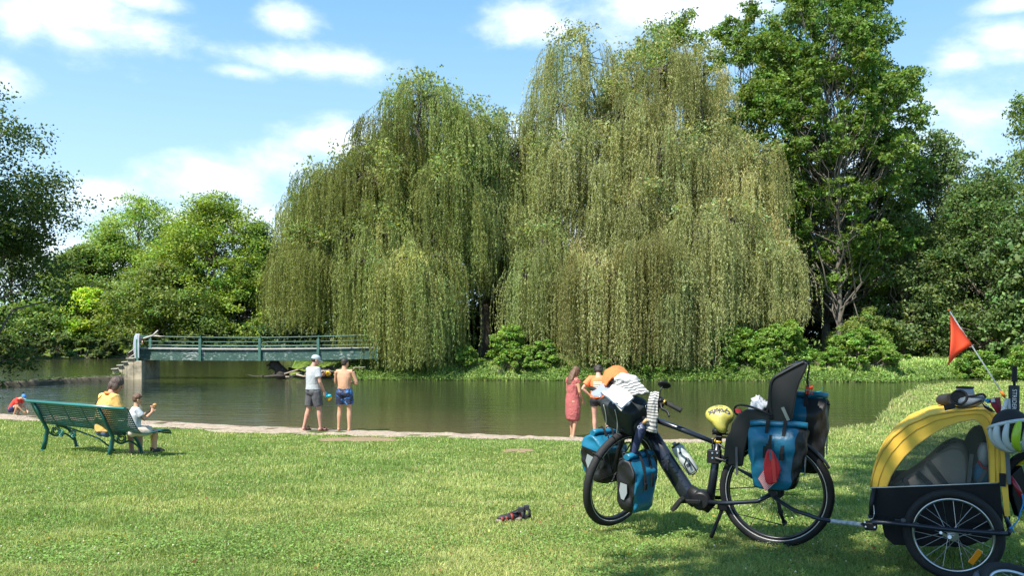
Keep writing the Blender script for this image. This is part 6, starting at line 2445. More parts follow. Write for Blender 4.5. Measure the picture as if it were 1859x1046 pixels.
    perp = ax.cross(BL).normalized()
    if perp.z < 0:
        perp = -perp
    for t_, w_ in ((.74, .020), (.30, .030)):
        b = MB()
        for k in range(2 if t_ < .5 else 1):
            b.box(b0 + ax * L_ * (t_ - .05 * k) + BL * .0430 + perp * .008, (.012, .002, w_), (ax, BL, perp))
        b.build('bottle_print', mat('ink_dark', (.03, .035, .05), .6), g)
    b = MB()
    loop = [b0 + ax * L_ * a + BL * .046 + perp * q for a, q in ((.42, .005), (.50, .028), (.44, .034), (.05, .034), (-.03, .030), (-.03, -.012), (.05, -.020), (.38, -.012), (.42, .005))]
    b.tube(loop, .0035, n=6)
    b.tube([b0 - ax * .01 + BL * .035 - perp * .01, b0 - ax * .012 - BL * .035 - perp * .01], .0035, n=6)
    b.build('bottle_cage', BLK, bike)
    # ---- saddle with yellow rain cover
    g = thing('saddle_cover', 'wrinkled yellow saddle cover printed cyclofix upside down', 'saddle cover', tuple(B(1306, 795)))
    outline = [(1306, 734.5), (1317, 735.5), (1326, 741), (1331, 750), (1331, 759), (1326, 764), (1321, 768), (1319.5, 775), (1318.5, 782), (1312, 786), (1305, 783), (1299, 778),
               (1295, 771), (1288, 766), (1281, 759), (1279, 750), (1283, 742), (1294, 736)]
    cen = (1307, 757)
    v_up = (UP * .90 + BU * .0 - BL * .44).normalized()
    base = B(1306, 760, .03)
    nr_ = (BL * .9 + UP * .44).normalized()
    def S(px, py, dz=0.0):
        return on_plane(px, py, base, nr_) + nr_ * dz
    b = MB()
    rings = []
    for k, dz in ((1.0, -.045), (1.03, -.02), (.97, .0), (.86, .016), (.66, .028), (.40, .035), (.15, .038)):
        rings.append([S(cen[0] + (x - cen[0]) * k, cen[1] + (y - cen[1]) * k, dz + .002 * math.sin(i * 2.1 + k * 9) * (k < .95)) for i, (x, y) in enumerate(outline)])
    nn = len(outline)
    vs = [p for r in rings for p in r]
    fs = [(i * nn + j, i * nn + (j + 1) % nn, (i + 1) * nn + (j + 1) % nn, (i + 1) * nn + j) for i in range(len(rings) - 1) for j in range(nn)]
    fs += [tuple(range((len(rings) - 1) * nn, len(rings) * nn)), tuple(reversed(range(nn)))]
    b.add(vs, fs, True)
    b.build('cover', mat('cover_yellow', (.56, .50, .10), .42, var=.12, vscale=14, spec=.5, bump=.6, bscale=22), g, sub=1)
    # lettering, upside down as on the photo, bent along an arch
    word = 'cyclofix'
    from mathutils.bvhtree import BVHTree
    bpy.context.view_layer.update()
    cov = [o_ for o_ in g.children if o_.name.startswith('cover')][0]
    ev = bpy.data.meshes.new_from_object(cov.evaluated_get(bpy.context.evaluated_depsgraph_get()))
    go_ = origin(cov)
    bv = BVHTree.FromPolygons([v_.co + go_ for v_ in ev.vertices], [tuple(p_.vertices) for p_ in ev.polygons])
    n = len(word)
    widths = [1.0, 1.0, 1.0, .55, 1.1, .65, .5, 1.0]
    tot_ = sum(widths)
    acc = 0
    IM = mat('ink_navy', (.02, .02, .06), .6)
    right = (S(1330, 757) - S(1280, 757)).normalized()
    upv = nr_.cross(right).normalized()
    if upv.z < 0:
        upv = -upv
    for ch, w_ in zip(word, widths):
        t = (acc + w_ / 2) / tot_                    # 0..1 reading direction: right to left in the picture
        acc += w_
        px = 1326.0 - 37 * t
        py = 754.0 - 4.6 * math.sin(math.pi * t)
        ang = math.radians(180 - (t - .5) * -58)
        X_ = right * math.cos(ang) + upv * math.sin(ang)
        Y_ = nr_.cross(X_).normalized()
        hit = bv.ray_cast(S(px, py, .2), -nr_)
        nz = hit[1] if hit[1] is not None and hit[1].dot(nr_) > 0 else nr_
        nz = (nz + nr_).normalized()
        X2 = (X_ - nz * X_.dot(nz)).normalized()
        text_obj(ch, .046, hit[0] + nz * .0015, (X2, nz.cross(X2).normalized(), nz), IM, g, depth=.0022, bold=.0016)
    b = MB()
    for px0, px1, py, h in ((1299.5, 1305, 740.5, .0045), (1306.5, 1313.5, 740.8, .0045), (1299, 1314, 743.3, .0012), (1295, 1318, 746.3, .0010)):
        a_, c_ = [bv.ray_cast(S(q_, py, .2), -nr_)[0] + nr_ * .001 for q_ in (px0, px1)]
        b.bar(a_, c_, h, .004, hint=nr_)
    b.build('small_print', IM, g)
    b = MB()
    b.ell(B(1306, 783, .0), (.05, .035, .03))
    b.tube([B(1295, 782), B(1322, 783)], .004, n=6)
    b.build('saddle', BLK, bike)
    # ---- child seat
    root = thing('child_seat', 'black moulded child seat with high curved back above the rear wheel', 'child seat', tuple(B(1370, 830)))
    def band(pl, t0, t1, name, thick_px=None, m_=None, nseg=5, bow=0.0):
        """pl: profile of pixels front and back -> shell across the seat width"""
        rows = []
        sp_ = spline([Vector((x, y, 0)) for x, y in pl], 5)
        for q in range(nseg):
            u = -1 + 2 * q / (nseg - 1)
            tt = (t0 + t1) / 2 + (t1 - t0) / 2 * u
            rows.append([B(p.x, p.y, tt) - BU * (bow * u * u) for p in sp_])
        m2 = MB()
        m2.grid(rows, thick=BU * .014 - UP * .004)
        return m2.build(name, m_ or SEATM, root)
    SEATM = mat('seat_plastic', (.008, .008, .009), .5, bump=.15, bscale=200)
    PADM = mat('seat_pad', (.012, .013, .015), .85)
    band([(1462, 660), (1440, 668), (1424, 684), (1412, 698), (1409, 722), (1406, 745), (1398, 762), (1372, 760), (1350, 752)], -.13, .13, 'shell', bow=.05, nseg=9)
    # side cheeks of the back and of the base: solid prisms
    for sg in (-1, 1):
        t_ = sg * .145
        b = MB()
        b.prism([B(x, y, t_) for x, y in ((1463, 657), (1466, 662), (1462, 674), (1453, 692), (1446, 712), (1442, 735), (1438, 760), (1424, 790), (1396, 790), (1396, 762), (1396, 745), (1396, 722), (1399, 700), (1405, 687), (1420, 678), (1440, 668), (1452, 660))], BL * (-sg * .03))
        b.build('back_wing', SEATM, root, bevel=.008)
        b = MB()
        b.tube(spline([B(x, y, t_) for x, y in ((1402, 760), (1399, 745), (1397.5, 722), (1399, 700), (1405, 687), (1420, 678), (1440, 667), (1460, 657))], 4), .010, n=8)
        b.build('wing_rim', SEATM, root)
        b = MB()
        b.prism([B(x, y, t_) for x, y in ((1406, 758), (1392, 750), (1372, 744), (1354, 744), (1340, 752), (1330, 768), (1325, 790), (1322, 818), (1322, 845), (1348, 847), (1352, 820), (1358, 795), (1372, 778), (1392, 774), (1404, 768))], BL * (-sg * .025))
        b.build('leg_guard', SEATM, root, bevel=.008)
        b = MB()
        b.tube(spline([B(1402, 755, sg * .15), B(1372, 742, sg * .16), B(1350, 736, sg * .155), B(1336, 738, sg * .13), B(1334, 748, sg * .11), B(1342, 757, sg * .10)], 5), [(.007, .013)] * 26, n=8, hint=BL)
        b.build('arm_bow', SEATM, root)
    b = MB()
    b.prism([B(x, y, -.12) for x, y in ((1330, 790), (1345, 765), (1372, 762), (1400, 768), (1415, 775), (1420, 800), (1395, 806), (1365, 800), (1350, 806), (1342, 822), (1326, 826))], BL * .24)
    b.build('base', SEATM, root, bevel=.01)
    b = MB()
    b.tube([B(1430, 672, 0), B(1450, 661, 0), B(1463, 659, 0)], [(.07, .020), (.10, .022), (.11, .014)], n=14, hint=UP)
    b.build('headrest', SEATM, root)
    b = MB()
    b.prism([B(1335, 812, .175), B(1339, 812, .175), B(1340, 862, .175), B(1336, 864, .175)], BL * .006)
    b.build('foot_strap', mat('strap_grey', (.09, .09, .10), .7), root)
    b = MB()
    b.tube(spline([B(1440, 668, 0), B(1452, 656, 0), B(1463, 655, 0), B(1469, 664, .0), B(1467, 680, .0), B(1466, 693, .0), B(1468, 702, .0)], 5), [(.006, .022)] * 31, n=8, hint=BL)
    b.build('harness_strap', WEB, root)
    b = MB()
    bc = B(1469, 704, .0)
    b.box(bc, (.045, .014, .022), (BU, BL, UP))
    for q in (-.016, 0, .016):
        b.box(bc + BU * q - UP * .025, (.009, .010, .032), (BU, BL, UP))
    b.build('buckle', mat('buckle_red', (.75, .05, .02), .4), root)
    b = MB()
    b.tube(spline([B(1463, 678, .02), B(1458, 690, .02), B(1446, 698, .03), B(1446, 704, .03), B(1458, 707, .03), B(1475, 711, .02), B(1489, 711, .0), B(1493, 703, .0)], 5), .0022, n=5)
    b.build('cord', mat('cord_teal', (.03, .35, .42), .6), root)
    b = MB()
    b.box(B(1426, 752, .17), (.020, .003, .09), (BU * .9 + UP * .4, BL, UP * .9 - BU * .4))
    b.build('sticker', mat('sticker', (.25, .27, .24), .4), root)
    b = MB()
    for px, py in ((1337, 742), (1338, 746)):
        b.box(B(px + 3, py + 2, .13), (.035, .02, .014), (BU, BL, UP))
    b.build('belt_button', mat('button_red', (.6, .04, .05), .4), root)
    # plastic bag and bottle in the seat
    cloth([[(1364, 741, 5.45), (1368, 728, 5.5), (1373, 717, 5.5), (1379, 722, 5.5), (1386, 728, 5.45)], [(1363, 743, 5.36), (1370, 731, 5.36), (1376, 724, 5.36), (1383, 727, 5.36), (1392, 731, 5.36)],
           [(1368, 748, 5.3), (1376, 744, 5.28), (1384, 738, 5.28), (1392, 735, 5.28), (1399, 733, 5.3)]], 'plastic_bag', mat('bag_white', (.45, .47, .50), .4), 'crumpled white plastic bag lying in the child seat', 'plastic bag', noise=.02, thick=.02, seed=5)
    b = MB()
    b.tube([B(1374, 745, .04), B(1399, 735, .04)], .026, n=12)
    b.cur = 1
    b.tube(spline([B(1391, 727, .07), B(1398, 731, .09), B(1394, 740, .09), B(1400, 745, .07), B(1399, 730, .09)], 4), .004, n=5)
    tag(b.build('white_roll', mats=[mat('roll_white', (.66, .67, .68), .5), WEB]), 'white roll tied with a black cord in the child seat', 'roll')
    # ---- red pouch and red striped cloth on the near rear pannier
    t0 = .255
    g = thing('red_pouch', 'red drawstring pouch buckled to the near rear pannier', 'pouch', tuple(B(1403, 850, t0)))
    b = MB()
    b.prism([B(x, y, t0) for x, y in ((1393, 817), (1401, 816), (1408, 826), (1415, 840), (1418, 853), (1413, 870), (1408, 877), (1398, 880), (1391, 876), (1388, 860), (1387, 845), (1390, 828))], BL * .03)
    b.build('pouch_body', mat('cloth_red', (.55, .02, .025), .7, var=.2, vscale=14, bump=.8, bscale=22), g, bevel=.01)
    b = MB()
    b.prism([B(x, y, t0 + .032) for x, y in ((1397, 818), (1402, 818), (1408, 840), (1410, 876), (1404, 877), (1401, 845))], BL * .006)
    b.build('fold', mat('cloth_red2', (.66, .05, .04), .7), g, bevel=.002)
    b = MB()
    b.prism([B(x, y, t0 + .036) for x, y in ((1396, 820), (1400, 820), (1402, 834), (1398, 836))], BL * .004)
    b.build('tag', mat('tag_navy', (.08, .11, .17), .6), g)
    b = MB()
    b.prism([B(x, y, t0 + .01) for x, y in ((1397, 790), (1402, 790), (1400, 806), (1394, 806))], BL * .004)
    b.prism([B(x, y, t0 + .01) for x, y in ((1391, 806), (1401, 806), (1401, 815), (1391, 815))], BL * .012)
    b.build('buckle', BLK, g)
    # striped cloth: a lozenge cut into fine red and white stripes
    b = MB()
    q0, q1, q2, q3 = (B(1376, 869, t0 - .02), B(1387, 852, t0 - .02), B(1411, 874, t0 - .02), B(1390, 893, t0 - .02))
    n = 24
    for i in range(n):
        b.cur = i % 2
        a0, a1 = q1.lerp(q3.lerp(q1, 0), 0), None
        l0, l1 = q0.lerp(q3, i / n), q0.lerp(q3, (i + 1) / n)
        r0, r1 = q1.lerp(q2, i / n), q1.lerp(q2, (i + 1) / n)
        b.add([l0, r0, r1, l1, l0 - BL * .004, r0 - BL * .004, r1 - BL * .004, l1 - BL * .004], [(0, 1, 2, 3), (7, 6, 5, 4), (0, 4, 5, 1), (2, 6, 7, 3)], False)
    tag(b.build('striped_cloth', mats=[mat('stripe_red', (.50, .05, .06), .8), mat('stripe_white', (.62, .50, .50), .8)]), 'pointed cloth with fine red and white stripes behind the red pouch', 'cloth')


bike_load()


# ------------------------------------------------------------------ trailer
TF = Vector((-0.885, 0.465, 0)).normalized()     # towards its front
TL = Vector((0.465, 0.885, 0)).normalized()      # away from the camera
TC = P(1730, 972, 4.5)


def T(px, py, t=0.0):
    """t metres from the near wheel's plane towards the far side"""
    return on_plane(px, py, TC + TL * t, TL)


def mesh_window_mat():
    m_ = bpy.data.materials.new('insect_mesh')
    m_.use_nodes = True
    t = NT(m_.node_tree)
    p = t.n('ShaderNodeBsdfPrincipled', ins={'Base Color': (0.10, 0.11, 0.11, 1), 'Roughness': 0.15, 'Specular IOR Level': 0.6})
    tr = t.n('ShaderNodeBsdfTransparent', ins={'Color': (0.93, 0.95, 0.95, 1)})
    mx = t.n('ShaderNodeMixShader', ins={0: 0.30, 1: tr.outputs[0], 2: p.outputs[0]})
    t.n('ShaderNodeOutputMaterial', ins={0: mx.outputs[0]})
    return m_


def trailer():
    YEL = mat('fabric_yellow', (.93, .54, .07), .55, var=.14, vscale=5, bump=.55, bscale=11, spec=.3)
    YEL2 = mat('yellow_inside_shade', (.55, .25, .03), .6)
    DKF = mat('fabric_black', (.006, .0065, .0075), .85, bump=.2, bscale=200)
    root = thing('bike_trailer', 'yellow and black child bicycle trailer with clear side windows hitched behind the bicycle', 'trailer', (TC.x, TC.y, gz(TC.x, TC.y)))
    near, far = .075, .72
    wheel(root, TC, TL, .248, .024, spokes=24, rim_m=STEEL, strip=False, spoke_m=STEEL, name='wheel', hub=.015, spoke_r=.0016)
    wheel(root, TC + TL * .80, TL, .248, .024, spokes=24, rim_m=STEEL, strip=False, spoke_m=STEEL, name='wheel', hub=.015, spoke_r=.0016)
    # outline of the canopy side (near plane), window hole
    out = [(1581, 886), (1583, 868), (1590, 844), (1602, 819), (1621, 794), (1650, 771), (1688, 755), (1736, 747), (1772, 744), (1788, 745), (1800, 753), (1808, 770), (1813, 800), (1815, 840), (1816, 877)]
    win = [(1611, 883.5), (1617, 866), (1627, 849), (1642, 829), (1662, 810), (1688, 791), (1715, 776), (1740, 767), (1766, 762), (1775, 764), (1784, 775), (1791, 793), (1795, 825), (1796, 850), (1796, 876.5)]
    OUT = [T(x, y, near) for x, y in out]
    WIN = [T(x, y, near) for x, y in win]
    dpl = TL * (far - near)
    for off, nm in ((Vector(), 'side_panel'), (dpl, 'side_panel')):
        b = MB()
        b.grid([[p + off for p in OUT], [p + off for p in WIN]], smooth=False, thick=TL * .004)
        b.prism([WIN[0] + off, OUT[0] + off, OUT[0] + off - UP * .0, WIN[0] + off + UP * .001], TL * .004)
        b.build(nm, YEL, root)
        b = MB()
        b.add([p + off + TL * .002 for p in WIN], [tuple(range(len(WIN)))], False)
        b.build('window', WINM, root)
    # roof fabric from the near to the far arch, bellied a little
    b = MB()
    rows = []
    for k in range(7):
        s_ = k / 6
        r = []
        for p in OUT[:11]:
            r.append(p + dpl * s_ + UP * (.02 * math.sin(math.pi * s_)) + TF * (.012 * math.sin(math.pi * s_)))
        rows.append(r)
    b.grid(rows, thick=-UP * .004)
    roof = b.build('roof_fabric', YEL, root)
    b = MB()
    b.tube(OUT, .006, n=8)
    b.build('hem', mat('fabric_yellow_dark', (.60, .36, .05), .6), root)
    b = MB()
    mid_ = [a.lerp(c_, .42) - TL * .003 for a, c_ in zip(OUT, WIN)]
    b.tube(mid_, .0022, n=6)
    b.build('seam', MATS['fabric_yellow_dark'], root)
    b = MB()
    b.tube([w_ - TL * .002 for w_ in WIN], .0028, n=6)
    b.build('window_binding', mat('binding', (.55, .36, .10), .6), root)
    # inner side of the roof fabric, its shade put into an amber colour
    b = MB()
    rows = [[p + dpl * s_ - TF * .012 - UP * .004 for p in (T(1612, 880, near), T(1622, 850, near), T(1645, 815, near), T(1678, 790, near), T(1715, 772, near))] for s_ in (.9, .55)]
    b.grid(rows, thick=-UP * .004)
    b.build('roof_inside', YEL2, root)
    # lower black side, tapering, with rounded rear
    side = [(1588, 886), (1815, 877), (1818, 910), (1822, 958), (1700, 965), (1592, 950), (1583, 940)]
    for s_, nm in ((0, 'lower_side'), (far - near, 'lower_side')):
        b = MB()
        b.prism([T(x, y, near) + TL * s_ for x, y in side], TL * .006)
        b.build(nm, DKF, root)
    b = MB()
    b.tube([T(1580, 886.5, near - .004), T(1700, 882, near - .004), T(1816, 877, near - .004)], .0035, n=6)
    b.build('piping', REFL, root)
    b = MB()
    floor_ = [(1600, 948), (1606, 975), (1622, 990), (1690, 993), (1790, 985), (1815, 965)]
    rows = [[T(x, y, near) + TL * q for x, y in floor_] for q in (0, .3, far - near)]
    b.grid(rows, thick=UP * .004)
    for q in (0, far - near - .004):
        b.prism([T(x, y, near) + TL * q for x, y in [(1594, 946)] + floor_ + [(1820, 950)]], TL * .004)
    b.build('tub', DKF, root)
    # front panel, back panel
    b = MB()
    b.grid([[T(1583, 940, near), T(1588, 886, near)], [T(1583, 940, near) + dpl, T(1588, 886, near) + dpl]], thick=TF * .004)
    b.build('front_panel', DKF, root)
    b = MB()
    back = [(1788, 745), (1803, 752), (1813, 768), (1820, 800), (1826, 850), (1832, 905), (1834, 945)]
    rows = [[T(x, y, near) + TL * q for x, y in back] for q in (0, far - near)]
    b.grid(rows, thick=TF * .004)
    b.build('back_panel', DKF, root)
    b = MB()
    st = [(1788, 745), (1801, 753), (1809, 768), (1815, 800), (1817, 850), (1818, 885), (1824, 938)]
    st2 = [(1793, 744), (1808, 752), (1817, 768), (1824, 800), (1828, 850), (1830, 885), (1834, 938)]
    b.grid([[T(x, y, near - .003) for x, y in st], [T(x, y, near - .003) for x, y in st2]], smooth=False, thick=TL * .004)
    b.build('rear_strip', YEL, root)
    b = MB()
    b.box(T(1820, 872, near - .01), (.03, .01, .07), (TF, TL, UP))
    b.build('strap_tab', WEB, root)
    # frame rail outside the near wheel, hitch and arm
    FR = mat('rail_navy', (.020, .026, .040), .35, metal=.3, spec=.6)
    b = MB()
    o_ = -.055
    rail = [T(1582, 952, o_ + .03), T(1594, 949, o_), T(1660, 955, o_), T(1740, 964, o_), T(1830, 970, o_ + .0)]
    b.tube(spline(rail, 4), .013, n=12)
    b.tube([T(1830, 970, o_), T(1834, 962, o_ + .05), T(1834, 962, near + .05)], .013, n=10)
    b.tube([T(1582, 952, o_ + .03), T(1582, 950, near), T(1582, 950, near) + dpl], .013, n=10)
    b.tube([T(1582, 950, near) + dpl, T(1830, 966, near) + dpl], .013, n=10)
    b.tube([T(1834, 962, near), T(1834, 962, near) + dpl], .013, n=10)
    b.build('frame_rail', FR, root)
    b = MB()
    b.box(T(1581, 955, o_ + .03), (.065, .06, .045), (TF, TL, UP))
    b.build('hitch_block', BLK, root, bevel=.008)
    b = MB()
    for px, py in ((1571.5, 957), (1588, 958), (1570, 949)):
        b.tube([T(px, py, o_ - .002), T(px, py, o_ - .010)], .005, n=8)
    b.tube(spline([T(1575, 937, o_ + .03), T(1578, 943, o_), T(1584, 942, o_), T(1587, 934, o_ + .03), T(1586, 918, o_ + .04)], 5), .0022, n=5)
    b.build('bolts', STEEL, root)
    b = MB()
    b.tube([T(1583, 935, near - .02), T(1582, 915, near - .02), T(1587, 888, near - .01)], [.016, .013, .013], n=10)
    b.tube([T(1576, 938, near - .02), T(1590, 938, near - .02)], .010, n=8)
    b.build('front_post', BLK, root)
    arm = spline([RH + BL * .085 + UP * -.02, P(1440, 926, 5.12), P(1466, 935, 5.02), P(1492, 944, 4.95), P(1530, 949, 4.92), T(1566, 953.5, o_ + .03)], 5)
    b = MB()
    b.tube(arm, .0125, n=12)
    b.tube([RH + BL * .07, RH + BL * .10], .022, n=12)
    b.build('tow_arm', FR, root)
    b = MB()
    k = [p for p in arm if P(1508, 900, 4.9).x - .0 < p.x < P(1546, 900, 4.92).x]
    if len(k) > 1:
        b.tube(k, .0131, n=12)
        b.build('worn_label', mat('label_worn', (.45, .47, .50), .6, var=.5, vscale=30), root)
    # hub axle plate, reflector on the spokes
    b = MB()
    b.bar(T(1706, 967, -.05), T(1724, 977, -.05), .010, .014)
    b.tube([T(1708, 968, -.05), T(1708, 968, -.065)], .008, n=8)
    b.tube([T(1724, 976, -.06), T(1724, 976, .05)], .010, n=10)
    b.build('axle_clamp', STEEL, root)
    b = MB()
    b.bar(T(1762, 1024, -.018), T(1780, 1000, -.018), .012, .030, hint=TF)
    b.build('spoke_reflector', mat('reflector_orange', (.85, .28, .01), .25, spec=.8), root, bevel=.003)
    b = MB()
    b.box(T(1634, 948, o_ + .06), (.05, .03, .03), (TF, TL, UP))
    b.tube([T(1640, 946, o_ + .03), T(1640, 946, o_ + .06)], .015, n=10)
    b.build('latch', ALU_D, root, bevel=.004)
    return root, near, far, dpl


WINM = mesh_window_mat()
trail, TNEAR, TFAR, TD = trailer()


def trailer_cargo():
    # bags inside
    TP = mat('cloth_taupe', (.30, .26, .23), .8, var=.15, vscale=8, bump=.5, bscale=14)
    g = thing('duffel_bag', 'taupe soft bag with dark straps lying inside the trailer', 'bag', tuple(T(1690, 880, .3)))
    prof = [(1618, 884), (1630, 874), (1652, 862), (1672, 848), (1690, 832), (1710, 814), (1732, 804), (1748, 808), (1757, 822), (1760, 850), (1758, 884)]
    b = MB()
    rows = []
    for q in (0, .04, .16, .30, .34):
        s_ = {0: .90, .04: .98, .16: 1.04, .30: .98, .34: .9}[q]
        rows.append([T(1690 + (x - 1690) * s_, 884 - (884 - y) * s_, .16) + TL * q for x, y in prof])
    b.grid(rows, thick=-UP * .01)
    b.prism([T(1690 + (x - 1690) * .9, 884 - (884 - y) * .9, .16) for x, y in prof], TL * .01)
    b.build('bag_body', TP, g)
    b = MB()
    for x0_, y0_, x1_, y1_ in ((1684, 838, 1718, 882), (1664, 858, 1690, 882), (1640, 868, 1648, 884)):
        b.bar(T(x0_, y0_, .145), T(x1_, y1_, .145), .030, .006, hint=TL)
    b.build('strap', mat('strap_charcoal', (.035, .035, .04), .8), g)
    b = MB()
    b.tube(spline([T(1700, 822, .15), T(1722, 806, .15), T(1735, 803, .15)], 4), .006, n=6)
    b.build('zip', WEB, g)
    g = thing('backpack', 'black and grey backpack with a blue bundle upright inside the trailer window', 'backpack', tuple(T(1780, 880, .3)))
    b = MB()
    b.ell(T(1777, 826, .30), (.08, .10, .17), (TF, TL, UP))
    b.build('bag_body', mat('pack_black', (.02, .022, .024), .8, bump=.5, bscale=20), g)
    b = MB()
    b.ell(T(1785, 862, .22), (.055, .06, .08), (TF, TL, UP))
    b.build('blue_bundle', mat('bundle_blue', (.02, .16, .30), .5, bump=.5, bscale=15), g)
    b = MB()
    b.ell(T(1787, 826, .20), (.035, .05, .07), (TF, TL, UP))
    b.build('silver_bundle', mat('bundle_silver', (.45, .47, .50), .3, bump=.7, bscale=15), g)
    b = MB()
    b.tube(spline([T(1776, 838, .16), T(1783, 848, .15), T(1792, 852, .15)], 4), .007, n=6)
    b.build('red_cord', mat('cord_red', (.5, .02, .03), .6), g)
    b = MB()
    b.bar(T(1764, 825, .2), T(1758, 882, .17), .02, .008, hint=TL)
    b.bar(T(1775, 880, .16), T(1792, 850, .16), .018, .006, hint=TL)
    b.build('grey_strap', mat('strap_midgrey', (.16, .17, .17), .7), g)
    # ---- things on the roof
    z0 = lambda px, py, t: T(px, py, t)
    GRY = mat('shoe_grey', (.20, .23, .26), .75, bump=.3, bscale=120)
    g = thing('grey_shoe', 'grey shoe with black trim and a dark opening lying on the trailer roof', 'shoe', tuple(T(1750, 738, .2)))
    b = MB()
    rows = []
    c = [(1733, 728), (1752, 730), (1770, 728), (1782, 723), (1788, 720)]
    w_ = [.030, .042, .036, .028, .018]
    h_ = [.055, .062, .045, .030, .018]
    b.tube([T(x, y, .16) for x, y in c], [(b_, a_) for a_, b_ in zip(w_, h_)], n=14, hint=UP)
    b.build('upper', GRY, g, sub=1)
    b = MB()
    b.ring(T(1741, 722, .125), (UP * .35 - TL * .9 + TF * .3).normalized(), .040, .007, n=26, k=6)
    b.tube(spline([T(1727, 733, .115), T(1740, 740, .11), T(1760, 736, .11), T(1782, 727, .12)], 5), .006, n=6)
    b.tube(spline([T(1753, 721, .12), T(1768, 719, .12), T(1784, 716, .12), T(1790, 723, .12)], 5), .007, n=6)
    b.build('trim', WEB, g)
    b = MB()
    b.ell(T(1741, 722, .127), (.036, .034, .008), (TF, (UP * .9 + TL * .35).normalized(), (UP * .35 - TL * .9).normalized()))
    b.build('opening', mat('inside_shade', (.01, .01, .01), .9), g)  # black disc on the upper, painted as the shade inside the shoe
    g = thing('grey_cup', 'pale grey soft cap with a black rim standing on the trailer roof', 'cap', tuple(T(1752, 720, .33)))
    b = MB()
    b.tube([T(1752, 721, .36), T(1752, 712, .36), T(1751.5, 704, .36)], [.050, .048, .042], n=22)
    b.build('cap_body', mat('cap_palegrey', (.30, .33, .37), .8), g)
    b = MB()
    b.ring(T(1751.5, 704, .36), UP, .042, .006, n=26, k=6)
    b.build('rim', WEB, g)
    b = MB()
    b.tube([T(1708, 727, .4), T(1712, 726, .36), T(1727, 724, .30)], [.028, .034, .030], n=14)
    tag(b.build('black_roll', mat('roll_black', (.018, .018, .02), .9, bump=.4, bscale=60)), 'black rolled cloth at the left end of the things on the trailer roof', 'roll')
    b = MB()
    b.bar(T(1714, 741, .068), T(1733, 737, .068), .012, .03, hint=UP)
    tag(b.build('fastener_strap', WEB), 'short black hook strap stuck on the yellow roof edge', 'strap')
    b = MB()
    b.grid([[T(1795, 725, .10), T(1806, 723, .12), T(1816, 722, .14)], [T(1800, 737, .08), T(1810, 738, .08), T(1818, 738, .10)], [T(1810, 752, .07), T(1815, 753, .07), T(1818, 753, .08)]], thick=TL * .03)
    o_ = b.build('red_bag', mat('bag_red', (.25, .008, .02), .7, bump=.4, bscale=40))
    tag(o_, 'dark red pouch with a pale print at the rear corner of the trailer roof', 'pouch')
    b = MB()
    b.bar(T(1799, 727.5, .068), T(1806, 726.5, .068), .004, .020, hint=UP)
    b.build('print', mat('print_pale', (.6, .6, .62), .6), o_)
    b = MB()
    r_ = np.random.default_rng(15)
    b.tube(spline([T(1788 + r_.uniform(0, 9), 722 + r_.uniform(0, 10), .09 + r_.random() * .02) for _ in range(11)], 4), .004, n=5)
    tag(b.build('blue_rope', mat('rope_blue', (.02, .25, .55), .6)), 'small knot of blue rope beside the grey shoe', 'rope')
    b = MB()
    b.prism([T(x, y, .072) for x, y in ((1781, 730), (1790, 738), (1800, 742), (1808, 750), (1797, 747), (1787, 741))], -TL * .006)
    o_ = b.build('black_flap', WEB)
    tag(o_, 'black fabric flap with a pale rivet at the rear corner of the yellow roof', 'flap')
    b = MB()
    b.ell(T(1793, 737.5, .063), .006)
    b.build('rivet', REFL, o_)
    # ---- flag
    DF = 4.85
    g = thing('safety_flag', 'orange triangular safety flag on a thin white leaning pole behind the trailer', 'flag', tuple(P(1826, 724, DF)))
    p0, p1 = P(1722.5, 563, DF + .1), P(1827, 726, DF)
    b = MB()
    b.tube([p0, p0.lerp(p1, .5), p1], [.0035, .004, .0045], n=8)
    b.build('pole', mat('pole_white', (.70, .70, .70), .4), g)
    b = MB()
    b.ell(p0, .0085)
    b.tube([P(1818, 711, DF), P(1824, 721, DF)], .0085, n=10)
    b.build('pole_tip', mat('tip_orange', (.85, .24, .02), .4), g)
    A_, B__, C__ = P(1725, 567, DF + .1), P(1764, 626, DF + .05), P(1718, 664, DF + .02)
    rows = []
    for i in range(9):
        t = i / 8
        a, c_ = A_.lerp(C__, t), A_.lerp(B__, t)
        rows.append([a.lerp(c_, j / 8) + Vector((0, -1, 0)) * (.015 * math.sin(j / 8 * 5 + t * 2) * t) + Vector((1, 0, 0)) * (.012 * math.sin(3.1 * t) * (1 - j / 8)) for j in range(9)])
    b = MB()
    b.grid(rows, thick=Vector((0, .0015, 0)))
    b.build('pennant', leafy_orange, g)
    # ---- balance bike carried on the back
    g = thing('balance_bike', 'balance bike with black stem pad marked STRIDER strapped behind the trailer', 'balance bike', tuple(T(1850, 900, .2)))
    DK = 4.42
    b = MB()
    b.tube([P(1840.5, 752, DK), P(1841, 700, DK)], [.026, .026], n=18)
    b.build('stem_pad', mat('pad_black', (.025, .03, .035), .75), g, bevel=.004)
    b = MB()
    b.tube([P(1841.5, 700, DK), P(1841.5, 693, DK)], .007, n=10)
    b.tube([P(1841.5, 694, DK), P(1841.8, 690, DK), P(1842, 668, DK), P(1842, 665, DK)], [.016, .013, .012, .014], n=14)
    b.build('grip', RUB, g)
    X_ = Vector((-.03, 0, -1)).normalized()
    nr2 = Vector((-.50, -.86, 0)).normalized()
    Y_ = nr2.cross(X_).normalized()
    text_obj('STRIDER', .029, P(1841, 725, DK) + nr2 * .0268, (X_, Y_, nr2), mat('letter_white', (.75, .75, .75), .5), g, depth=.0012)
    b = MB()
    WT = mat('tube_white', (.50, .52, .54), .35)
    b.tube([P(1816, 764, DK), P(1822, 744, DK), P(1829, 724, DK)], [.010, .012, .010], n=10, flat=(1, 1))
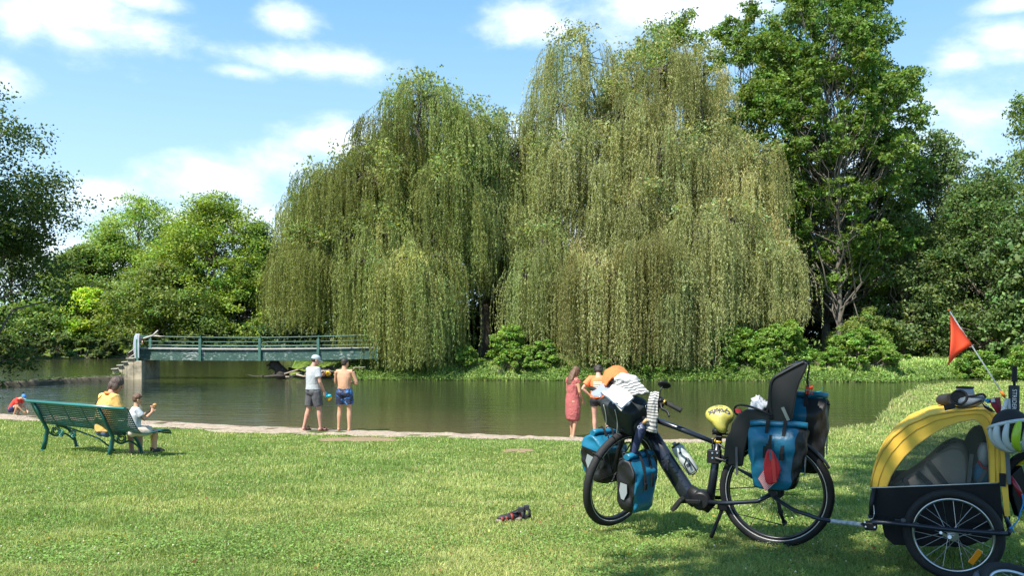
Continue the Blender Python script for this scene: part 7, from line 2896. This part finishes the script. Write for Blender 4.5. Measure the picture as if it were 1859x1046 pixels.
    b.tube([P(1836, 764, DK), P(1833, 744, DK), P(1831, 724, DK)], [.010, .012, .010], n=10)
    b.tube([P(1842, 752, DK), P(1843, 765, DK)], .014, n=10)
    b.build('fork', WT, g)
    b = MB()
    b.tube([P(1834, 866, 4.45), P(1846, 885, 4.42), P(1857, 905, 4.40)], .012, n=10)
    b.build('frame_tube', mat('frame_red', (.25, .01, .02), .3), g)
    c = P(1880, 868, 4.50)
    b = MB()
    b.ring(c, Vector((-.5, -.86, 0)).normalized(), .13, .022, n=48, k=10)
    w_ = b.build('wheel', RUB, g)
    b = MB()
    b.ring(c, Vector((-.5, -.86, 0)).normalized(), .100, (.010, .014), n=48, k=8)
    b.build('rim', mat('rim_yellow', (.55, .42, .01), .4), w_)
    c2 = P(1868, 915, 4.46)
    b = MB()
    b.prism([P(x, y, 4.5) for x, y in ((1838, 862), (1856, 846), (1864, 870), (1862, 920), (1850, 940), (1838, 900))], Vector((0, .05, 0)))
    b.build('guard', BLK, g, bevel=.006)
    b = MB()
    b.tube(spline([P(1856, 898, 4.35), P(1858, 915, 4.35), P(1853, 930, 4.35), P(1848, 945, 4.36), P(1840, 955, 4.36), P(1832, 963, 4.36), P(1836, 958, 4.36), P(1841, 968, 4.36)], 5), .0038, n=6)
    tag(b.build('blue_rope', MATS['rope_blue']), 'long blue rope hanging from the balance bike behind the trailer', 'rope')
    b = MB()
    b.bar(P(1826, 782, 4.44), P(1829, 830, 4.44), .022, .006, hint=(0, 1, 0))
    b.bar(P(1829, 830, 4.44), P(1832, 880, 4.43), .020, .006, hint=(0, 1, 0))
    tag(b.build('grey_strap', mat('strap_lightgrey', (.12, .13, .14), .8)), 'grey strap hanging from the helmet down the trailer back', 'strap')
    # ---- helmet
    g = thing('bicycle_helmet', 'silver and lime bicycle helmet with dark vents hanging behind the trailer', 'helmet', tuple(P(1838, 820, 4.35)))
    hc = P(1838, 781, 4.33)
    b = MB()
    X1, Y1, Z1 = Vector((.95, -.2, .1)).normalized(), None, None
    Z1 = Vector((.1, -.35, -.93)).normalized()
    Y1 = Z1.cross(X1).normalized()
    X1 = Y1.cross(Z1).normalized()
    b.ell(hc, (.100, .080, .112), (X1, Y1, Z1), 20, 14)
    b.build('liner', mat('liner_dark', (.012, .012, .013), .8), g)
    HM, LM = mat('shell_silver', (.50, .54, .56), .3, spec=.6), mat('shell_lime', (.38, .55, .03), .3)
    def rib(u, m_, w=.018, ph0=-15, ph1=78):
        b = MB()
        pts = []
        for i in range(15):
            ph = math.radians(ph0 + (ph1 - ph0) * i / 14)
            th = math.radians(u) + .35 * math.sin(ph * 1.6)
            d = (X1 * math.cos(th) + Y1 * math.sin(th)) * math.cos(ph) * 1.0
            q = d * .104 + Z1 * (math.sin(ph) * .112)
            q = hc + X1 * q.dot(X1) + Y1 * q.dot(Y1) * .84 + Z1 * q.dot(Z1)
            pts.append(q)
        b.tube(pts, [w * (1.15 - .5 * abs(i / 7 - 1) ** 2) for i in range(15)], n=8)
        b.build('shell_rib', m_, g)
    for k, u in enumerate(range(0, 360, 30)):
        rib(u, LM if k in (9, 3) else HM, .019 if k % 2 else .015)
    b = MB()
    ang = np.linspace(0, 2 * math.pi, 33)
    b.tube([hc + X1 * math.cos(a) * .104 + Y1 * math.sin(a) * .087 - Z1 * .028 for a in ang], [(.012, .010)] * 33, n=8)
    b.build('shell_rim', HM, g)
    b = MB()
    b.tube([hc + X1 * math.cos(a) * .075 + Y1 * math.sin(a) * .062 + Z1 * .080 for a in ang], [.008] * 33, n=8)
    b.build('shell_ring', HM, g)
    b = MB()
    b.tube([hc + X1 * math.cos(a) * .040 + Y1 * math.sin(a) * .034 + Z1 * .103 for a in ang], [.007] * 33, n=8)
    b.build('shell_ring', LM, g)
    # ---- wheel of a small bike lying at the bottom edge
    g = thing('small_bicycle', 'small bicycle lying at the bottom right corner, only tyre and grey mudguard showing', 'bicycle', (2.5, 3.9, gz(2.5, 3.9)))
    nrm = Vector((.10, -.45, .88)).normalized()
    c = P(1856, 1079, 3.85)
    wheel(g, c, nrm, .20, .026, spokes=20, rim_m=STEEL, strip=False, spoke_m=STEEL, name='wheel', spoke_r=.0016)
    a, b_, d = frame(nrm)
    b = MB()
    rows = []
    for i in range(9):
        th = math.radians(148 + i * 7)
        dd_ = Vector((math.cos(th), 0, 0)) + Vector((0, math.sin(th), 0))
        dd_ = (dd_ - nrm * dd_.dot(nrm)).normalized()
        rows.append([c + dd_ * (.212 - .014 * q * q) + nrm * (.034 * q) for q in (-1, -.5, 0, .5, 1)])
    b.grid(rows, thick=nrm * .001 + UP * .003)
    b.build('mudguard', mat('guard_grey', (.09, .10, .13), .5), g)
    b = MB()
    b.tube([c, c + Vector((.35, -.1, .05)), c + Vector((.7, .0, .12))], .014, n=8)
    b.build('frame_tube', FRAME_M, g)


leafy_orange = bpy.data.materials.new('flag_cloth')
leafy_orange.use_nodes = True
_t = NT(leafy_orange.node_tree)
_p = _t.n('ShaderNodeBsdfPrincipled', ins={'Base Color': (.90, .11, .035, 1), 'Roughness': .6})
_r = _t.n('ShaderNodeBsdfTranslucent', ins={'Color': (.9, .12, .03, 1)})
_m = _t.n('ShaderNodeMixShader', ins={0: .4, 1: _p.outputs[0], 2: _r.outputs[0]})
_t.n('ShaderNodeOutputMaterial', ins={0: _m.outputs[0]})
trailer_cargo()
